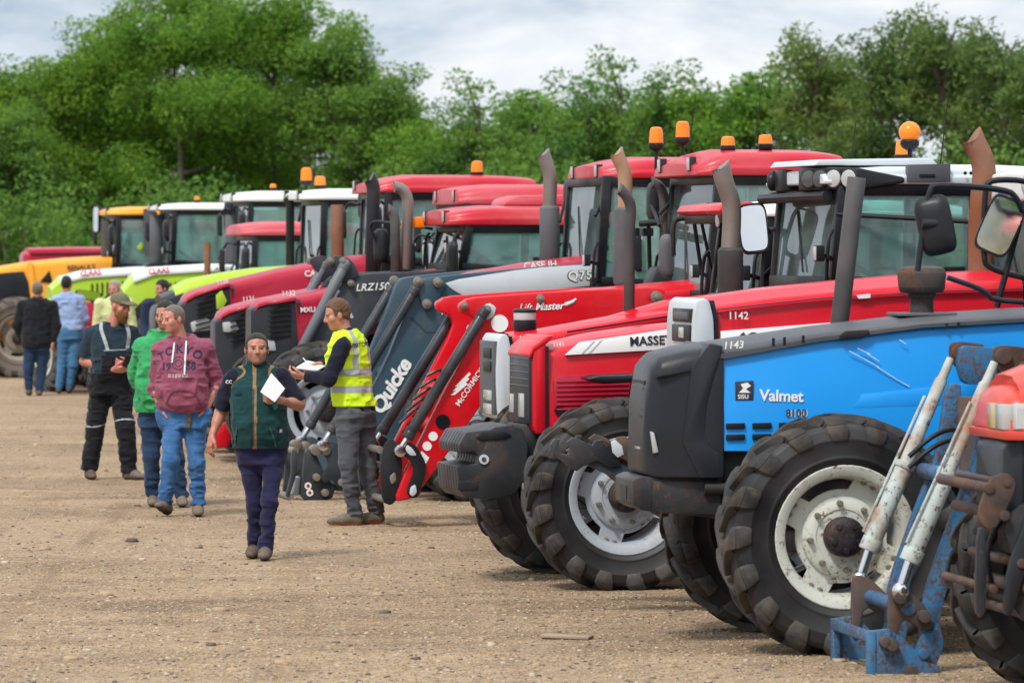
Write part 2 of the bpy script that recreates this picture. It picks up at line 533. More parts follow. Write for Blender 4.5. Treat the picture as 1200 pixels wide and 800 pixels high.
def wheel_meshes(Rr, w, rr, rim, style, nl=20, muddy=False, lod=1):
    key = (Rr, w, rr, rim, style, muddy, lod)
    if key in WHEELS:
        return WHEELS[key]
    lug = 0.042 * Rr / .7
    Rc = Rr - lug
    hw = w / 2
    seg = 64 if lod else 40
    prof = [(rr - .012, -hw * .80), (rr + .015, -hw * .90), (rr + (Rc - rr) * .20, -hw * .99), (rr + (Rc - rr) * .23, -hw * 1.035), (rr + (Rc - rr) * .27, -hw * 1.035), (rr + (Rc - rr) * .30, -hw * 1.01), (rr + (Rc - rr) * .62, -hw * 1.05), (rr + (Rc - rr) * .645, -hw * 1.07), (rr + (Rc - rr) * .67, -hw * 1.05), (rr + (Rc - rr) * .86, -hw * 1.0),
            (Rc - .012, -hw * .86), (Rc + .004, -hw * .4), (Rc + .006, 0)]
    prof = prof + [(r, -y) for r, y in prof[-2::-1]]
    t = MB()
    # carcass: open ring (inner side closed by the bead faces)
    n = seg; k = len(prof)
    vs = []; fs = []; mi = []
    for (r, y) in prof:
        for j in range(n):
            a = 2 * PI * j / n
            vs.append((r * math.cos(a), y, r * math.sin(a)))
    for i in range(k):
        i2 = (i + 1) % k
        for j in range(n):
            j2 = (j + 1) % n
            fs.append((i * n + j, i * n + j2, i2 * n + j2, i2 * n + j))
            mi.append(2 if 9 < i < k - 11 else 0)
    t.v = vs; t.f = fs; t.m = mi
    # moulded rings on the sidewall
    # lugs
    N = nl
    st = [(-.06, 0.0, 1.0, 1.0), (.22, .10, 1.0, 1.05), (.5, .24, 1.0, 1.15), (.78, .34, .99, 1.45), (.97, .40, .97, 2.0), (1.05, .43, .915, 2.3), (1.07, .45, .85, 2.2), (1.05, .46, .77, 1.7)]
    for side in (1, -1):
        for q in range(N):
            a0 = 2 * PI * (q + (0.5 if side < 0 else 0)) / N
            secs = []
            for (yf, da, rf, tw) in st:
                y = side * yf * hw
                ang = a0 + da * 2 * PI / N * 1.9
                if yf < .95:
                    rt = Rr - (1 - rf) * .3
                    rb = Rc - .02
                    ht = .024 * tw * Rr / .7; hb = ht * 1.45
                    secs.append([(ang - hb / Rc, rb, y), (ang + hb / Rc, rb, y), (ang + ht / Rc, rt, y), (ang - ht / Rc, rt, y)])
                else:
                    # shoulder: base is inside the carcass, top stands proud sideways
                    r0 = rr + (Rc - rr) * (rf - .02 + .0) if rf < .9 else Rc * .985
                    r0 = rr + (Rr - rr) * ((rf - .5) / .5)
                    ht = .026 * tw * Rr / .7; hb = ht * 1.3
                    yo = side * (yf * hw + (.012 if rf > .7 else -.004))
                    yi = side * (yf * hw - .05)
                    secs.append([(ang - hb / r0, r0 - .012, yi), (ang + hb / r0, r0 - .012, yi), (ang + ht / r0, r0, yo), (ang - ht / r0, r0, yo)])
            S3 = [[(r * math.cos(a), y, r * math.sin(a)) for (a, r, y) in sec] for sec in secs]
            t.loft(S3[:6], 1); t.loft(S3[5:], 3)
    rub = [M['dirtyrubber']] * 4 if muddy else [M['rubber'], M['lug'], M['tread'], M['lug_worn']]
    tyre = t.mesh('tyre', rub, 0.004 if lod else 0, 1, merge=False)
    # rim: flanged barrel plus wheel disc
    r = MB()
    fl = rr + .03
    r.lathe([(rr - .05, -hw * .75), (rr - .045, hw * .40), (rr - .028, hw * .62), (rr - .016, hw * .84), (fl - .012, hw * .89), (fl, hw * .93), (fl - .004, hw * .97), (fl - .02, hw * .95),
             (rr - .034, hw * .87), (rr - .044, hw * .64), (rr - .054, hw * .42), (rr - .062, -hw * .75)], axis='Y', n=48, close=True)
    yd = hw * .42
    tabs = 4 if style == 'tabs' else 6
    # disc outline with tabs reaching the barrel
    out = []
    for j in range(96):
        a = 2 * PI * j / 96
        ph = (a * tabs / (2 * PI)) % 1.0
        dd = abs(ph - .5) * 2
        rad = rr * .70 + (rr * .21 if dd < .30 else (rr * .21 * (1 - (dd - .30) / .12) if dd < .42 else 0))
        if style == 'full': rad = rr * .93
        out.append((rad * math.cos(a), rad * math.sin(a)))
    r.prism([(x, z) for x, z in out], yd - .03, yd - .012)
    r.lathe([(rr * .62, yd - .02), (rr * .60, yd + .012), (rr * .46, yd + .03), (rr * .40, yd + .03), (rr * .38, yd - .02)], axis='Y', n=40, close=True)
    r.lathe([(rr * .42, yd - .02), (rr * .42, yd + .024), (rr * .2, yd + .024), (rr * .2, yd - .02)], axis='Y', n=32)
    rimm = r.mesh('rim', M[rim], 0.004, 1, merge=False)
    b = MB(); b.cyl((0, 0, 0), (0, .045, 0), .019, .017, 6)
    nut = b.mesh('wheel_nut', M['bolt'], 0.003, 1, merge=False)
    spots = []
    for q in range(8):
        a = 2 * PI * q / 8 + .2
        spots.append((rr * .50 * math.cos(a), yd + .02, rr * .50 * math.sin(a)))
    for q in range(tabs):
        a0 = 2 * PI * (q + .5) / tabs
        for s_ in (-.09, .09) if tabs == 4 else (0,):
            a = a0 + s_
            spots.append((rr * .865 * math.cos(a), yd - .02, rr * .865 * math.sin(a)))
    bolts = (nut, spots)
    h = MB()
    h.lathe([(rr * .30, yd - .02), (rr * .30, yd + .10), (rr * .27, yd + .125), (rr * .10, yd + .135), (rr * .05, yd + .13)], axis='Y', n=28)
    for q in range(5):
        a = 2 * PI * q / 5
        h.cyl((rr * .2 * math.cos(a), yd + .12, rr * .2 * math.sin(a)), (rr * .2 * math.cos(a), yd + .142, rr * .2 * math.sin(a)), rr * .05, n=10)
    hub = h.mesh('hub', M['chassis'], 0.004, 1, merge=False)
    WHEELS[key] = (tyre, rimm, bolts, hub)
    return WHEELS[key]


def wheel(T, X, Y, Rr, w, rr, rim='rimsilver', style='tabs', side=1, spin=0.0, muddy=False, steer=0.0, lod=1, nl=17):
    ms = wheel_meshes(Rr, w, rr, rim, style, nl, muddy, lod)
    e = link('wheel', None, T.root, (X, Y, Rr - .025), (0, spin if side > 0 else -spin, (0 if side > 0 else PI) + steer))
    e.rotation_mode = 'XYZ'
    link('tyre', ms[0], e); link('rim', ms[1], e); link('hub', ms[3], e)
    if lod and side > 0:
        for c in ms[2][1]: link('wheel_nut', ms[2][0], e, c)
    return e


def hood_sections(st, r=.09, front_round=True, crown=.03, inset=.03):
    """st: list of (X, ztop, zbot, hw) from front to rear"""
    secs = []
    if front_round:
        X, zt, zb, hw = st[0]
        secs.append((X + .0, zt - .06, zb + .02, hw * .80))
        secs.append((X - .02, zt - .022, zb + .005, hw * .92))
        secs.append((X - .06, zt - .004, zb, hw * .985))
        st = [(X - .10, zt, zb, hw)] + list(st[1:])
    secs += list(st)
    out = []
    for (X, zt, zb, hw) in secs:
        rr = min(r, (zt - zb) * .45, hw * .6)
        pts = []
        half = []
        half.append((hw, zb))
        half.append((hw * 1.005, zb + (zt - rr - zb) * .5))
        for q in range(5):
            a = PI / 2 * q / 4
            half.append((hw - inset - rr + rr * math.cos(a), zt - crown - rr + rr * math.sin(a)))
        half.append((hw * .45, zt - crown * .25))
        full = half + [(0, zt)] + [(-y, z) for y, z in reversed(half)]
        out.append([Vector((X, y, z)) for y, z in full])
    return out


def hood(T, pts, hw, mat, name='hood', hws=None, r=.09, front=True, crown=.03, bevel=0.0, Y=None, inset=.03):
    """pts: (px, py_top, py_bottom) traced on the near side plane"""
    st = []
    for i, (x, yt, yb) in enumerate(pts):
        h = hws[i] if hws else hw
        X, zt = T.p(x, yt, (Y if Y is not None else hw) * .75)
        X, zb = T.p(x, yb, Y if Y is not None else hw)
        st.append((X, zt, zb, h))
    mb = MB(); mb.loft(hood_sections(st, r, front, crown, inset))
    return mb.build(name, mat, T.root, bevel)


def chassis(T, xr=-2.6, red=None, zh=1.05, nose=.55, tank=True):
    mb = MB()
    w2 = .24
    mb.prism([(nose, .78), (nose, zh), (xr + .3, zh + .05), (xr - .2, .95), (xr - .25, .6), (-1.0, .48), (-.25, .55), (0, .72)], -w2, w2)
    mb.box((-.15, 0, .86), (.5, .42, .3))
    mb.build('engine_block', M['chassis'], T.root, .02)
    ax = MB()
    tw = T.track / 2 - T.w / 2
    ax.tube([(0, -tw + .02, T.R - .02), (0, -.25, T.R - .06), (0, .25, T.R - .06), (0, tw - .02, T.R - .02)], [.10, .085, .085, .10], 12)
    ax.box((0, 0, T.R - .02), (.34, .36, .28))
    for s in (1, -1):
        ax.cyl((0, s * (tw - .12), T.R - .02), (0, s * (tw + .08), T.R - .02), .17, .15, 16)
        ax.tube([(-.16, s * .2, T.R), (-.18, s * (tw - .1), T.R)], .03, 8)
    ax.build('front_axle', M['chassis'], T.root, .01)
    rx = MB()
    rx.tube([(xr, -.75, .86), (xr, .75, .86)], .13, 14)
    rx.box((xr, 0, .86), (.5, .5, .5))
    rx.build('rear_axle', M['chassis'], T.root, .01)
    if tank:
        tk = MB()
        tk.box((-1.45, .56, .72), (.95, .42, .52)); tk.box((-1.45, -.56, .72), (.95, .42, .52))
        tk.build('fuel_tank', M['black'], T.root, .05, 3)
        sp = MB()
        for s in (1, -1):
            for i, z in enumerate((.48, .78, 1.06)):
                sp.box((-1.25, s * (.90 - .04 * i), z), (.42, .26, .035))
            sp.bar((-1.04, s * .9, .48), (-1.04, s * .86, 1.1), .03, .2); sp.bar((-1.46, s * .9, .48), (-1.46, s * .86, 1.1), .03, .2)
        sp.build('cab_steps', M['black'], T.root, .006)


def rear_wheels(T, xr=-2.6, Rr=.86, w=.5, rim='rimsilver', fender='red', lod=0):
    for s in (1, -1):
        wheel(T, xr, s * .95, Rr, w, .47, rim, 'full', s, .3, lod=lod, nl=20)
        f = MB()
        pts = []
        for q in range(11):
            a = R(18 + q * 14)
            pts.append((xr + (Rr + .08) * math.cos(a), Rr + (Rr + .08) * math.sin(a)))
        inn = [(xr + (x - xr) * .955, Rr + (z - Rr) * .955) for x, z in reversed(pts)]
        f.prism(pts + inn, s * .68, s * 1.16)
        f.build('rear_fender', M[fender], T.root, .01)


def front_wheels(T, rr=.37, rim='rimsilver', style='tabs', fender=None, spin=(0.1, .5), steer=0.0, lod=1, muddy=False):
    for i, s in enumerate((1, -1)):
        wheel(T, 0, s * T.track / 2, T.R, T.w, rr, rim, style, s, spin[i], steer=steer, lod=lod, muddy=muddy)
        if fender:
            f = MB()
            pts = []
            for q in range(10):
                a = R(48 + q * 12)
                pts.append(((T.R + .09) * math.cos(a), T.R + (T.R + .09) * math.sin(a)))
            inn = [(x * .965, T.R + (z - T.R) * .965) for x, z in reversed(pts)]
            f.prism(pts + inn, s * (T.track / 2 - T.w * .55), s * (T.track / 2 + T.w * .45))
            f.bar((0, s * (T.track / 2 - T.w * .5), T.R), (.0, s * (T.track / 2 - T.w * .5), 2 * T.R + .06), .05, .03)
            f.build('front_fender', M[fender], T.root, .012)


def lamp(T, parent, c, r=.055, depth=.06, ax=(1, 0, 0), mat='lens', name='work_light', square=False):
    a = Vector(ax).normalized()
    c = Vector(c)
    mb = MB()
    if square:
        mb.bar(c - a * depth, c, r * 2, r * 1.6)
        o = mb.build(name, M['black'], parent, .008)
        l = MB(); l.bar(c - a * .01, c + a * .006, r * 1.75, r * 1.35)
        l.build('lens', M[mat], o, .004)
    else:
        mb.tube([c - a * depth, c - a * depth * .5, c], [r * .55, r * .95, r], 16)
        o = mb.build(name, M['black'], parent, .004)
        l = MB(); l.tube([c - a * .004, c + a * .008, c + a * .016], [r * .88, r * .8, r * .3], 16)
        l.build('lens', M[mat], o)
    return o


def beacon(T, c, h=.15, r=.055, stem=.0, ball=False):
    c = Vector(c)
    mb = MB()
    if stem:
        mb.cyl(c, c + Vector((0, 0, stem)), .016, n=8)
    top = c.z + stem
    mb.lathe([(r * .35, top - .02), (r * .9, top), (r * 1.08, top + .02), (r * 1.08, top + .05), (r * .98, top + .055)], (c.x, c.y, 0), 'Z', 20)
    o = mb.build('beacon', M['black'], T.root, .003)
    l = MB()
    z = top + .05
    if ball:
        l.sphere((c.x, c.y, z + r * .95), r * 1.25, 10)
    else:
        l.lathe([(r * 1.0, z), (r * .98, z + h * .2), (r * .90, z + h * .75), (r * .8, z + h * .93), (r * .45, z + h)], (c.x, c.y, 0), 'Z', 20)
    l.build('lamp_dome', M['amber'], o)
    return o


def mirror(T, a, b, w=.20, h=.36, face=(-1, 0, 0), glass_front=False, tilt=0.0, round_=.06, arm=True, via=None, body='black', r_arm=.016):
    """a: mount on cab, b: mirror centre (local)"""
    a, b = Vector(a), Vector(b)
    mb = MB()
    f = Vector(face).normalized()
    side = f.cross(Vector((0, 0, 1))).normalized()
    up = Vector((0, 0, 1))
    if tilt:
        rot = Matrix.Rotation(R(tilt), 3, f)
        side = rot @ side; up = rot @ up
    # rounded body
    out = []
    for q in range(24):
        t = 2 * PI * q / 24
        cx, sx = math.cos(t), math.sin(t)
        k = .42
        out.append((math.copysign(abs(cx) ** k, cx) * w / 2, math.copysign(abs(sx) ** k, sx) * h / 2))
    secs = []
    for (d, k) in ((.0, .97), (-.03, 1.0), (-.055, .92), (-.075, .7), (-.082, .35)):
        secs.append([b + f * (d + .03) + side * (x * k) + up * (y * k) for x, y in out])
    mb.loft(secs)
    o = mb.build('mirror', M[body], T.root, .0)
    g = MB()
    g.loft([[b + f * (.03 + d) + side * (x * k) + up * (y * k) for x, y in out] for d, k in ((-.004, .90), (.004, .88))])
    g.build('mirror_glass', M['mirror'], o)
    if arm:
        am = MB()
        pts = [a] + [Vector(v) for v in (via or [])] + [b - f * .03]
        am.tube(bend(pts, 2) if len(pts) > 2 else pts, r_arm, 8)
        am.build('mirror_arm', M['black'], o)
    return o


def exhaust(T, base, top, r=.055, mat='darkpipe', can=None, canmat='black', curve=None, rr=None):
    """stack from base to top; can = (z0, z1, r) silencer; curve = list of extra points at the tip"""
    mb = MB()
    pts = [Vector(base), Vector(top)] + [Vector(c) for c in (curve or [])]
    path = [pts[0]] + bend(pts[1:], 2) if len(pts) > 2 else pts
    mb.tube(path, r, 16)
    if curve:      # slanted mouth
        tn = (path[-1] - path[-2]).normalized(); k = len(mb.v)
        for i in range(k - 16, k):
            o_ = Vector(mb.v[i]) - path[-1]
            mb.v[i] = tuple(Vector(mb.v[i]) + tn * (o_.z - o_.x) * .55)
    o = mb.build('exhaust', M[mat], T.root, .004)
    if can:
        c = MB()
        d = (pts[1] - pts[0]).normalized()
        def on(z): return pts[0] + d * ((z - pts[0].z) / d.z)
        z0, z1, rc = can
        c.tube([on(z0), on(z0 + .03), on(z1 - .02), on(z1)], [rc * .85, rc, rc, rc * .8], 18)
        c.build('silencer', M[canmat], o, .004)
    return o


def cab(T, A, B, C_, zs, zt, roof_top, hw=.76, roof='roof_red', overhang=.30, rear_over=.25, floor=1.0, frame='black', glass='glass', lean=.10, roof_r=.08,
        roof_hw=None, lights=2, lightmat='lens', interior=True, mirrors=False, tophw=None, roof_front_drop=.05, light_z=None, visor=False):
    """A, B, C_: X of windscreen base, door post and rear post; zs sill, zt roof underside"""
    tw = tophw or hw - .02
    root = T.root
    At = A - lean * .3
    fr = MB()
    for s in (1, -1):
        a0 = Vector((A, s * hw * .96, zs - .05)); a1 = Vector((At, s * tw, zt + .02))
        fr.bar((A + .02, s * hw * .9, floor), a0, .09, .07)
        fr.bar(a0, a1, .085, .075)
        b0 = Vector((B, s * hw, floor)); b1 = Vector((B - .03, s * tw, zt + .02))
        fr.bar(b0, b1, .085, .06)
        c0 = Vector((C_, s * hw, floor + .3)); c1 = Vector((C_ + .08, s * tw, zt + .02))
        fr.bar(c0, c1, .10, .07)
        fr.bar(a1 - Vector((0, 0, .05)), c1 - Vector((0, 0, .05)), .10, .06)
        fr.bar((A, s * hw, zs - .03), (B, s * hw, zs - .09), .08, .05)
        fr.bar((A, s * hw * .95, floor + .04), (C_, s * hw, floor + .34), .08, .06)
    for x, z in ((At, zt - .03), (C_ + .08, zt - .03)):
        fr.bar((x, -tw, z), (x, tw, z), .08, .10)
    fr.bar((A, -hw * .95, zs - .05), (A, hw * .95, zs - .05), .10, .12)
    fr.bar((C_, -hw, floor + .45), (C_, hw, floor + .45), .10, .10)
    fr.build('cab_frame', M[frame], root, .012)
    # glass
    e = .012
    g = MB(); g.quad((A + e, -hw * .88, zs), (A + e, hw * .88, zs), (At + e, tw * .95, zt - .05), (At + e, -tw * .95, zt - .05), .01)
    g.build('windscreen', M[glass], root)
    for s in (1, -1):
        g = MB(); y = s * (hw + .002); y2 = s * (tw + .002)
        g.quad((A - .05, y * .97, zs - .02), (B + .04, y, zs - .05), (B + .02, y2, zt - .08), (At - .05, y2, zt - .08), .01)
        g.build('door_window', M[glass], root)
        g = MB()
        g.quad((B - .05, y, zs - .0), (C_ + .07, y, zs + .02), (C_ + .12, y2, zt - .08), (B - .06, y2, zt - .08), .01)
        g.build('quarter_window', M[glass], root)
        dp = MB()
        dp.quad((A - .04, y, floor + .1), (B + .03, y, floor + .2), (B + .03, y, zs - .12), (A - .04, y * .98, zs - .06), .03)
        dp.build('door_panel', M[frame], root, .006)
        h = MB(); h.box((B + .14, s * (hw + .03), zs + .05), (.16, .03, .035)); h.build('door_handle', M['black'], root, .006)
    g = MB(); g.quad((C_ - .02, -hw * .9, zs + .08), (C_ - .02, hw * .9, zs + .08), (C_ + .06, tw * .92, zt - .08), (C_ + .06, -tw * .92, zt - .08), .01)
    g.build('rear_window', M[glass], root)
    # roof
    rh = roof_hw or tw + .07
    X0, X1 = At + overhang, C_ - rear_over
    th = roof_top - zt
    st = []
    N = 9
    for i in range(N):
        t = i / (N - 1)
        X = X0 + (X1 - X0) * t
        dz = roof_front_drop * max(0, (1 - t * 4)) ** 1.6 + .03 * max(0, (t - .7) / .3) ** 2
        k = 1 - .10 * max(0, 1 - t * 6) ** 2 - .06 * max(0, (t - .85) / .15) ** 2
        st.append((X, roof_top - dz, zt + .0 + .3 * th * max(0, 1 - t * 8) ** 2 * 0, rh * k))
    mb = MB(); mb.loft(hood_sections(st, roof_r, False, .035, .02))
    rf = mb.build('roof', M[roof], root, .02, 3)
    hl = MB(); hl.box(((At + C_) / 2 + .05, 0, zt - .012), (At - C_ - .1, tw * 1.8, .03)); hl.build('headliner', M['headliner'], root)
    for i in range(lights):
        y = rh * (.62 if lights <= 2 else .74) * (1 if i % 2 == 0 else -1)
        if i >= 2: y *= .70
        lamp(T, root, (X0 + .012, y, (light_z if light_z else (zt + roof_top) / 2 - .015)), .062, .06, mat=lightmat, square=lights <= 2)
    for s in (1, -1):
        gr = MB(); gr.tube(bend([(A + .05, s * (hw + .02), floor + .25), (A + .10, s * (hw + .05), floor + .35), (A + .08, s * (hw + .05), zs + .25), (A + .03, s * (hw + .01), zs + .32)], 2), .014, 8); gr.build('grab_rail', M['black'], root)
    wiper(T, (A + .03, .05, zs + .03), (At + .035, -.28, zs + (zt - zs) * .72))
    an = MB(); an.tube([(C_ + .3, -tw, roof_top - .03), (C_ + .22, -tw, roof_top + .62)], [.006, .003], 5); an.build('aerial', M['black'], root)
    if mirrors:
        for s in (1, -1):
            mirror(T, (A + .03, s * hw, zt - .12), (A + .16, s * (hw + .32), zt - .34), .19, .36, (-1, -s * .15, 0), via=[(A + .12, s * (hw + .26), zt - .08)])
    lp = MB(); lp.bar((A + .02, hw * .95, zs + .12), (A + .12, hw + .16, zs + .14), .03, .03); lp.build('lamp_stay', M['black'], root)
    lamp(T, root, (A + .20, hw + .16, zs + .16), .055, .06, name='work_light', square=True)
    if interior:
        it = MB()
        sx = C_ + .42
        it.box((sx + .05, 0, floor + .52), (.46, .48, .14))
        it.box((sx - .20, 0, floor + .86), (.13, .46, .60), Matrix.Rotation(R(-8), 3, 'Y'))
        it.box((sx - .26, 0, floor + 1.22), (.09, .28, .2))
        it.box((sx + .05, 0, floor + .30), (.4, .3, .4))
        it.box((sx + .08, -.34, floor + .72), (.36, .10, .07))
        it.build('driver_seat', M['seat'], root, .03, 3)
        sw = MB()
        c = Vector((A - .36, 0, zs + .05)); ax = Vector((-.55, 0, .83))
        e1 = Vector((0, 1, 0)); e2 = ax.cross(e1)
        sw.tube([c + (e1 * math.cos(2 * PI * q / 24) + e2 * math.sin(2 * PI * q / 24)) * .2 for q in range(24)], .014, 8, closed=True)
        for q in range(3):
            a = 2 * PI * q / 3 + .5
            sw.tube([c, c + (e1 * math.cos(a) + e2 * math.sin(a)) * .2], .012, 6)
        sw.tube([c, c - ax * .4], .035, 8)
        sw.build('steering_wheel', M['black'], root)
        ds = MB(); ds.box((A - .12, 0, zs - .10), (.22, .7, .22)); ds.build('dashboard', M['black'], root, .04)
        cf = MB(); cf.box(((A + C_) / 2, 0, floor + .05), (A - C_ - .05, hw * 1.85, .1))
        for s in (1, -1):
            cf.box((C_ + .3, s * (hw - .18), floor + .36), (.7, .3, .6))
        cf.build('cab_floor', M['black'], root, .02)
    return rf


def wiper(T, a, b):
    mb = MB(); mb.tube([a, b], .008, 6); return mb.build('wiper', M['black'], T.root)


def loader(T, arm, Y=.52, th=.10, mat='slate', rams=(), rods=(), carrier=None, cross=(), cmat='cyldark', smooth=1, holes=(), plates=(), platemat='slate_dark', pins=()):
    """front loader: traced near arm mirrored to the far side; returns its root part"""
    cb = MB()
    for (x, y, r) in cross:
        X, z = T.p(x, y, Y)
        cb.cyl((X, -Y, z), (X, Y, z), r, n=14)
    L = cb.build('front_loader', M[mat], T.root, .004)
    pa = T.poly(arm, Y + th / 2)
    if smooth: pa = smooth_poly(pa, smooth)
    for s in (1, -1):
        mb = MB(); mb.prism(pa, s * Y - th / 2, s * Y + th / 2)
        mb.build('loader_arm', M[mat], L, .014, 3)
        for (pl, mt, bump) in plates:
            pp = T.poly(pl, Y + th / 2)
            mb = MB()
            mb.prism(smooth_poly(pp, 1), s * (Y + th / 2 - .01), s * (Y + th / 2 + bump))
            mb.build('cover_plate', M[mt], L, .008, 2)
        for (p0, p1, r, dy) in rams:
            a = T.P(*p0, Y + dy); b = T.P(*p1, Y + dy)
            a.y = s * a.y; b.y = s * b.y
            mb = MB(); mb.cyl(a, b, r, n=18)
            d = (b - a).normalized()
            mb.cyl(b - d * .05, b + d * .012, r * 1.14, n=18)
            mb.cyl(a - d * .0, a + d * .05, r * 1.06, n=18)
            mb.sphere(a, r * 1.1, 8)
            mb.build('hydraulic_ram', M[cmat], L, .004)
        for (p0, p1, r, dy) in rods:
            a = T.P(*p0, Y + dy); b = T.P(*p1, Y + dy)
            a.y = s * a.y; b.y = s * b.y
            mb = MB(); mb.cyl(a, b, r, n=12)
            mb.cyl(b + Vector((0, -.045, 0)), b + Vector((0, .045, 0)), r * 1.9, n=12)
            mb.build('ram_rod', M['chrome'], L, .003)
        for (x, y, r, dy) in pins:
            c = T.P(x, y, Y + dy); c.y *= s
            mb = MB(); mb.cyl(c - Vector((0, s * .02, 0)), c + Vector((0, s * .02, 0)), r, n=16)
            mb.cyl(c, c + Vector((0, s * .045, 0)), r * .55, n=6)
            mb.build('pivot_pin', M['bolt'], L, .004)
    return L


def nose_lamp(T, pts, Y0, Y1, mat='lens', name='headlight', bevel=.01):
    return T.prism(name, pts, Y0, Y1, M[mat], bevel=bevel)


def louvres(T, pts, Y, mat='black', name='air_vent', depth=.02):
    mb = MB()
    for quad in pts:
        poly = T.poly(quad, Y)
        mb.prism(poly, Y - .02, Y + depth * .2)
    return mb.build(name, M[mat], T.root, .002)


def disc(T, px, py, r, Y, mat, parent=None, name='sticker', t=.004):
    c = T.P(px, py, Y)
    mb = MB(); mb.cyl(c - Vector((0, .003, 0)), c + Vector((0, t, 0)), r, n=24)
    return mb.build(name, M[mat], parent or T.root)


def hose(T, pts, r=.014, parent=None, mat='black', name='hydraulic_hose'):
    mb = MB(); mb.tube(bend(pts, 3), r, 8)
    return mb.build(name, M[mat], parent or T.root)


def front_panel(T, px, y0, y1, Yref, ya, yb, mat, name, proud=.015, bevel=.006):
    """a flat fitting on the nose: px, y0..y1 traced on the near edge, ya..yb across the tractor"""
    X, z1 = T.p(px, y0, Yref); _, z0 = T.p(px, y1, Yref)
    mb = MB(); mb.box((X + proud / 2 - .02, (ya + yb) / 2, (z0 + z1) / 2), (proud + .04, yb - ya, z1 - z0))
    return mb.build(name, M[mat], T.root, bevel)


def swept_nose(T, line, ybot, HW, end, mat, lamp_pts, slats=8, overhang=.07, drop=0.0):
    """rounded black nose under a swept coloured bonnet; line: (px, py) of the bonnet's top edge from the tip back; end: index where the nose stops"""
    fr = [.50, .70, .84, .94, 1.0]
    red, blk = [], []
    for i, (x, y) in enumerate(line):
        k = fr[i] if i < len(fr) else 1.0
        h = HW * k
        X, zt = T.p(x, y, h * .8)
        red.append((X, zt, zt - (overhang if i <= end else .55), h + .008))
        if i <= end:
            X2, zb = T.p(x, ybot, h)
            blk.append((X + (.03 if i == 0 else .0) - (0.05 if i == end else 0), zt - overhang * .6, zb, h - .004))
    k = end
    # the coloured side starts behind the nose
    a = red[k]; red.insert(k + 1, (a[0] - .03, a[1] + .004, a[1] - .55, a[3]))
    mb = MB(); mb.loft(hood_sections(red, .12, False, .03, .03)); mb.build('hood', M[mat], T.root)
    mb = MB(); mb.loft(hood_sections(blk, .05, False, .01, .01)); n = mb.build('nose', M['blacknose'], T.root)
    # front corner lamp following the curve
    return n
# ------------------------------------------------------------------ the row, nearest first
# ---- orange-red compact tractor cut by the right edge
T = Tr('orange-red tractor nose with black front linkage, cut off by the right edge of the photo', 1378, 23.6, 9, .63, .34, 1.78)
T.off = 28
chassis(T, -2.3); rear_wheels(T, -2.3, .78, .42, 'rimwhite', 'orange_red')
front_wheels(T, .33, 'rimwhite', muddy=False, spin=(.2, .3))
hood(T, [(1152, 452, 508), (1170, 440, 508), (1200, 428, 508), (1290, 415, 508), (1400, 408, 508)], .36, M['orange_red'], Y=.36, r=.13)
hood(T, [(1153, 512, 600), (1172, 512, 600), (1300, 512, 600)], .33, M['blacknose'], 'nose', Y=.36, r=.02, inset=.0, crown=.0)
front_panel(T, 1156, 474, 504, .36, .02, .17, 'lens_amber', 'indicator', .03)
front_panel(T, 1156, 474, 504, .36, .175, .335, 'lens', 'headlight', .03)
nose_lamp(T, [(1160, 473), (1186, 472), (1186, 504), (1160, 504)], .33, .366)
mb = MB()
for i in range(12):
    mb.prism(T.poly([(1163 + i * 1.8, 476), (1163.8 + i * 1.8, 476), (1163.8 + i * 1.8, 502), (1163 + i * 1.8, 502)], .37), .36, .372)
mb.build('lens_ribs', M['white'], T.root, split=False)
T.prism('bumper_band', [(1150, 505), (1330, 505), (1330, 516), (1152, 516)], -.37, .375, M['orange_red'])
cab(T, T.p(1400, 400, .7)[0], T.p(1400, 400, .7)[0] - .9, T.p(1400, 400, .7)[0] - 1.4, 1.45, 2.35, 2.5, roof='orange_red')
for yy in (.44, .30, -.30, -.44):
    T.prism('linkage_plate', [(1160, 648), (1150, 620), (1160, 595), (1200, 580), (1230, 585), (1260, 700), (1230, 735), (1158, 725)], yy - .015, yy + .015, M['rustblack'], bevel=.006, smooth=1)
for yy in (.47, -.47, .27, -.27):
    T.prism('lift_arm', [(1196, 548), (1206, 546), (1204, 575), (1170, 680), (1158, 722), (1148, 718), (1152, 670), (1180, 590)], yy - .02, yy + .02, M['rustblack'], bevel=.006, smooth=1)
    T.prism('link_bar', [(1123, 615), (1118, 600), (1132, 560), (1152, 553), (1163, 563), (1160, 580), (1142, 615), (1133, 622)], yy - .02, yy + .02, M['rust'], bevel=.008, smooth=1)
    T.prism('link_leg', [(1118, 618), (1128, 618), (1128, 715), (1122, 725), (1115, 715)], yy - .02, yy + .02, M['rustblack'], bevel=.006, smooth=1)
    T.prism('catch_hook', [(1180, 560), (1174, 548), (1182, 540), (1200, 538), (1240, 545), (1240, 585), (1200, 585), (1186, 575)], yy - .025, yy + .025, M['rust'], bevel=.01, smooth=1)
mb = MB()
for (x, y, r) in ((1132, 572, .028), (1150, 604, .028), (1153, 566, .02), (1180, 690, .036), (1200, 668, .03), (1193, 712, .03), (1215, 700, .03), (1170, 660, .025), (1137, 690, .022), (1182, 722, .025)):
    c = T.P(x, y, .5); mb.cyl((c.x, -.5, c.z), (c.x, .5, c.z), r, n=12)
mb.build('linkage_pins', M['rust'], T.root, .004)
mb = MB()
for i, yy in enumerate((.35, .2, -.1, -.3)):
    mb.tube(bend([T.P(1135, 690, yy), T.P(1126, 640, yy), T.P(1150, 600, yy), T.P(1190, 590, yy)], 2), .014, 8)
mb.build('hydraulic_hose', M['black'], T.root)
mb = MB()
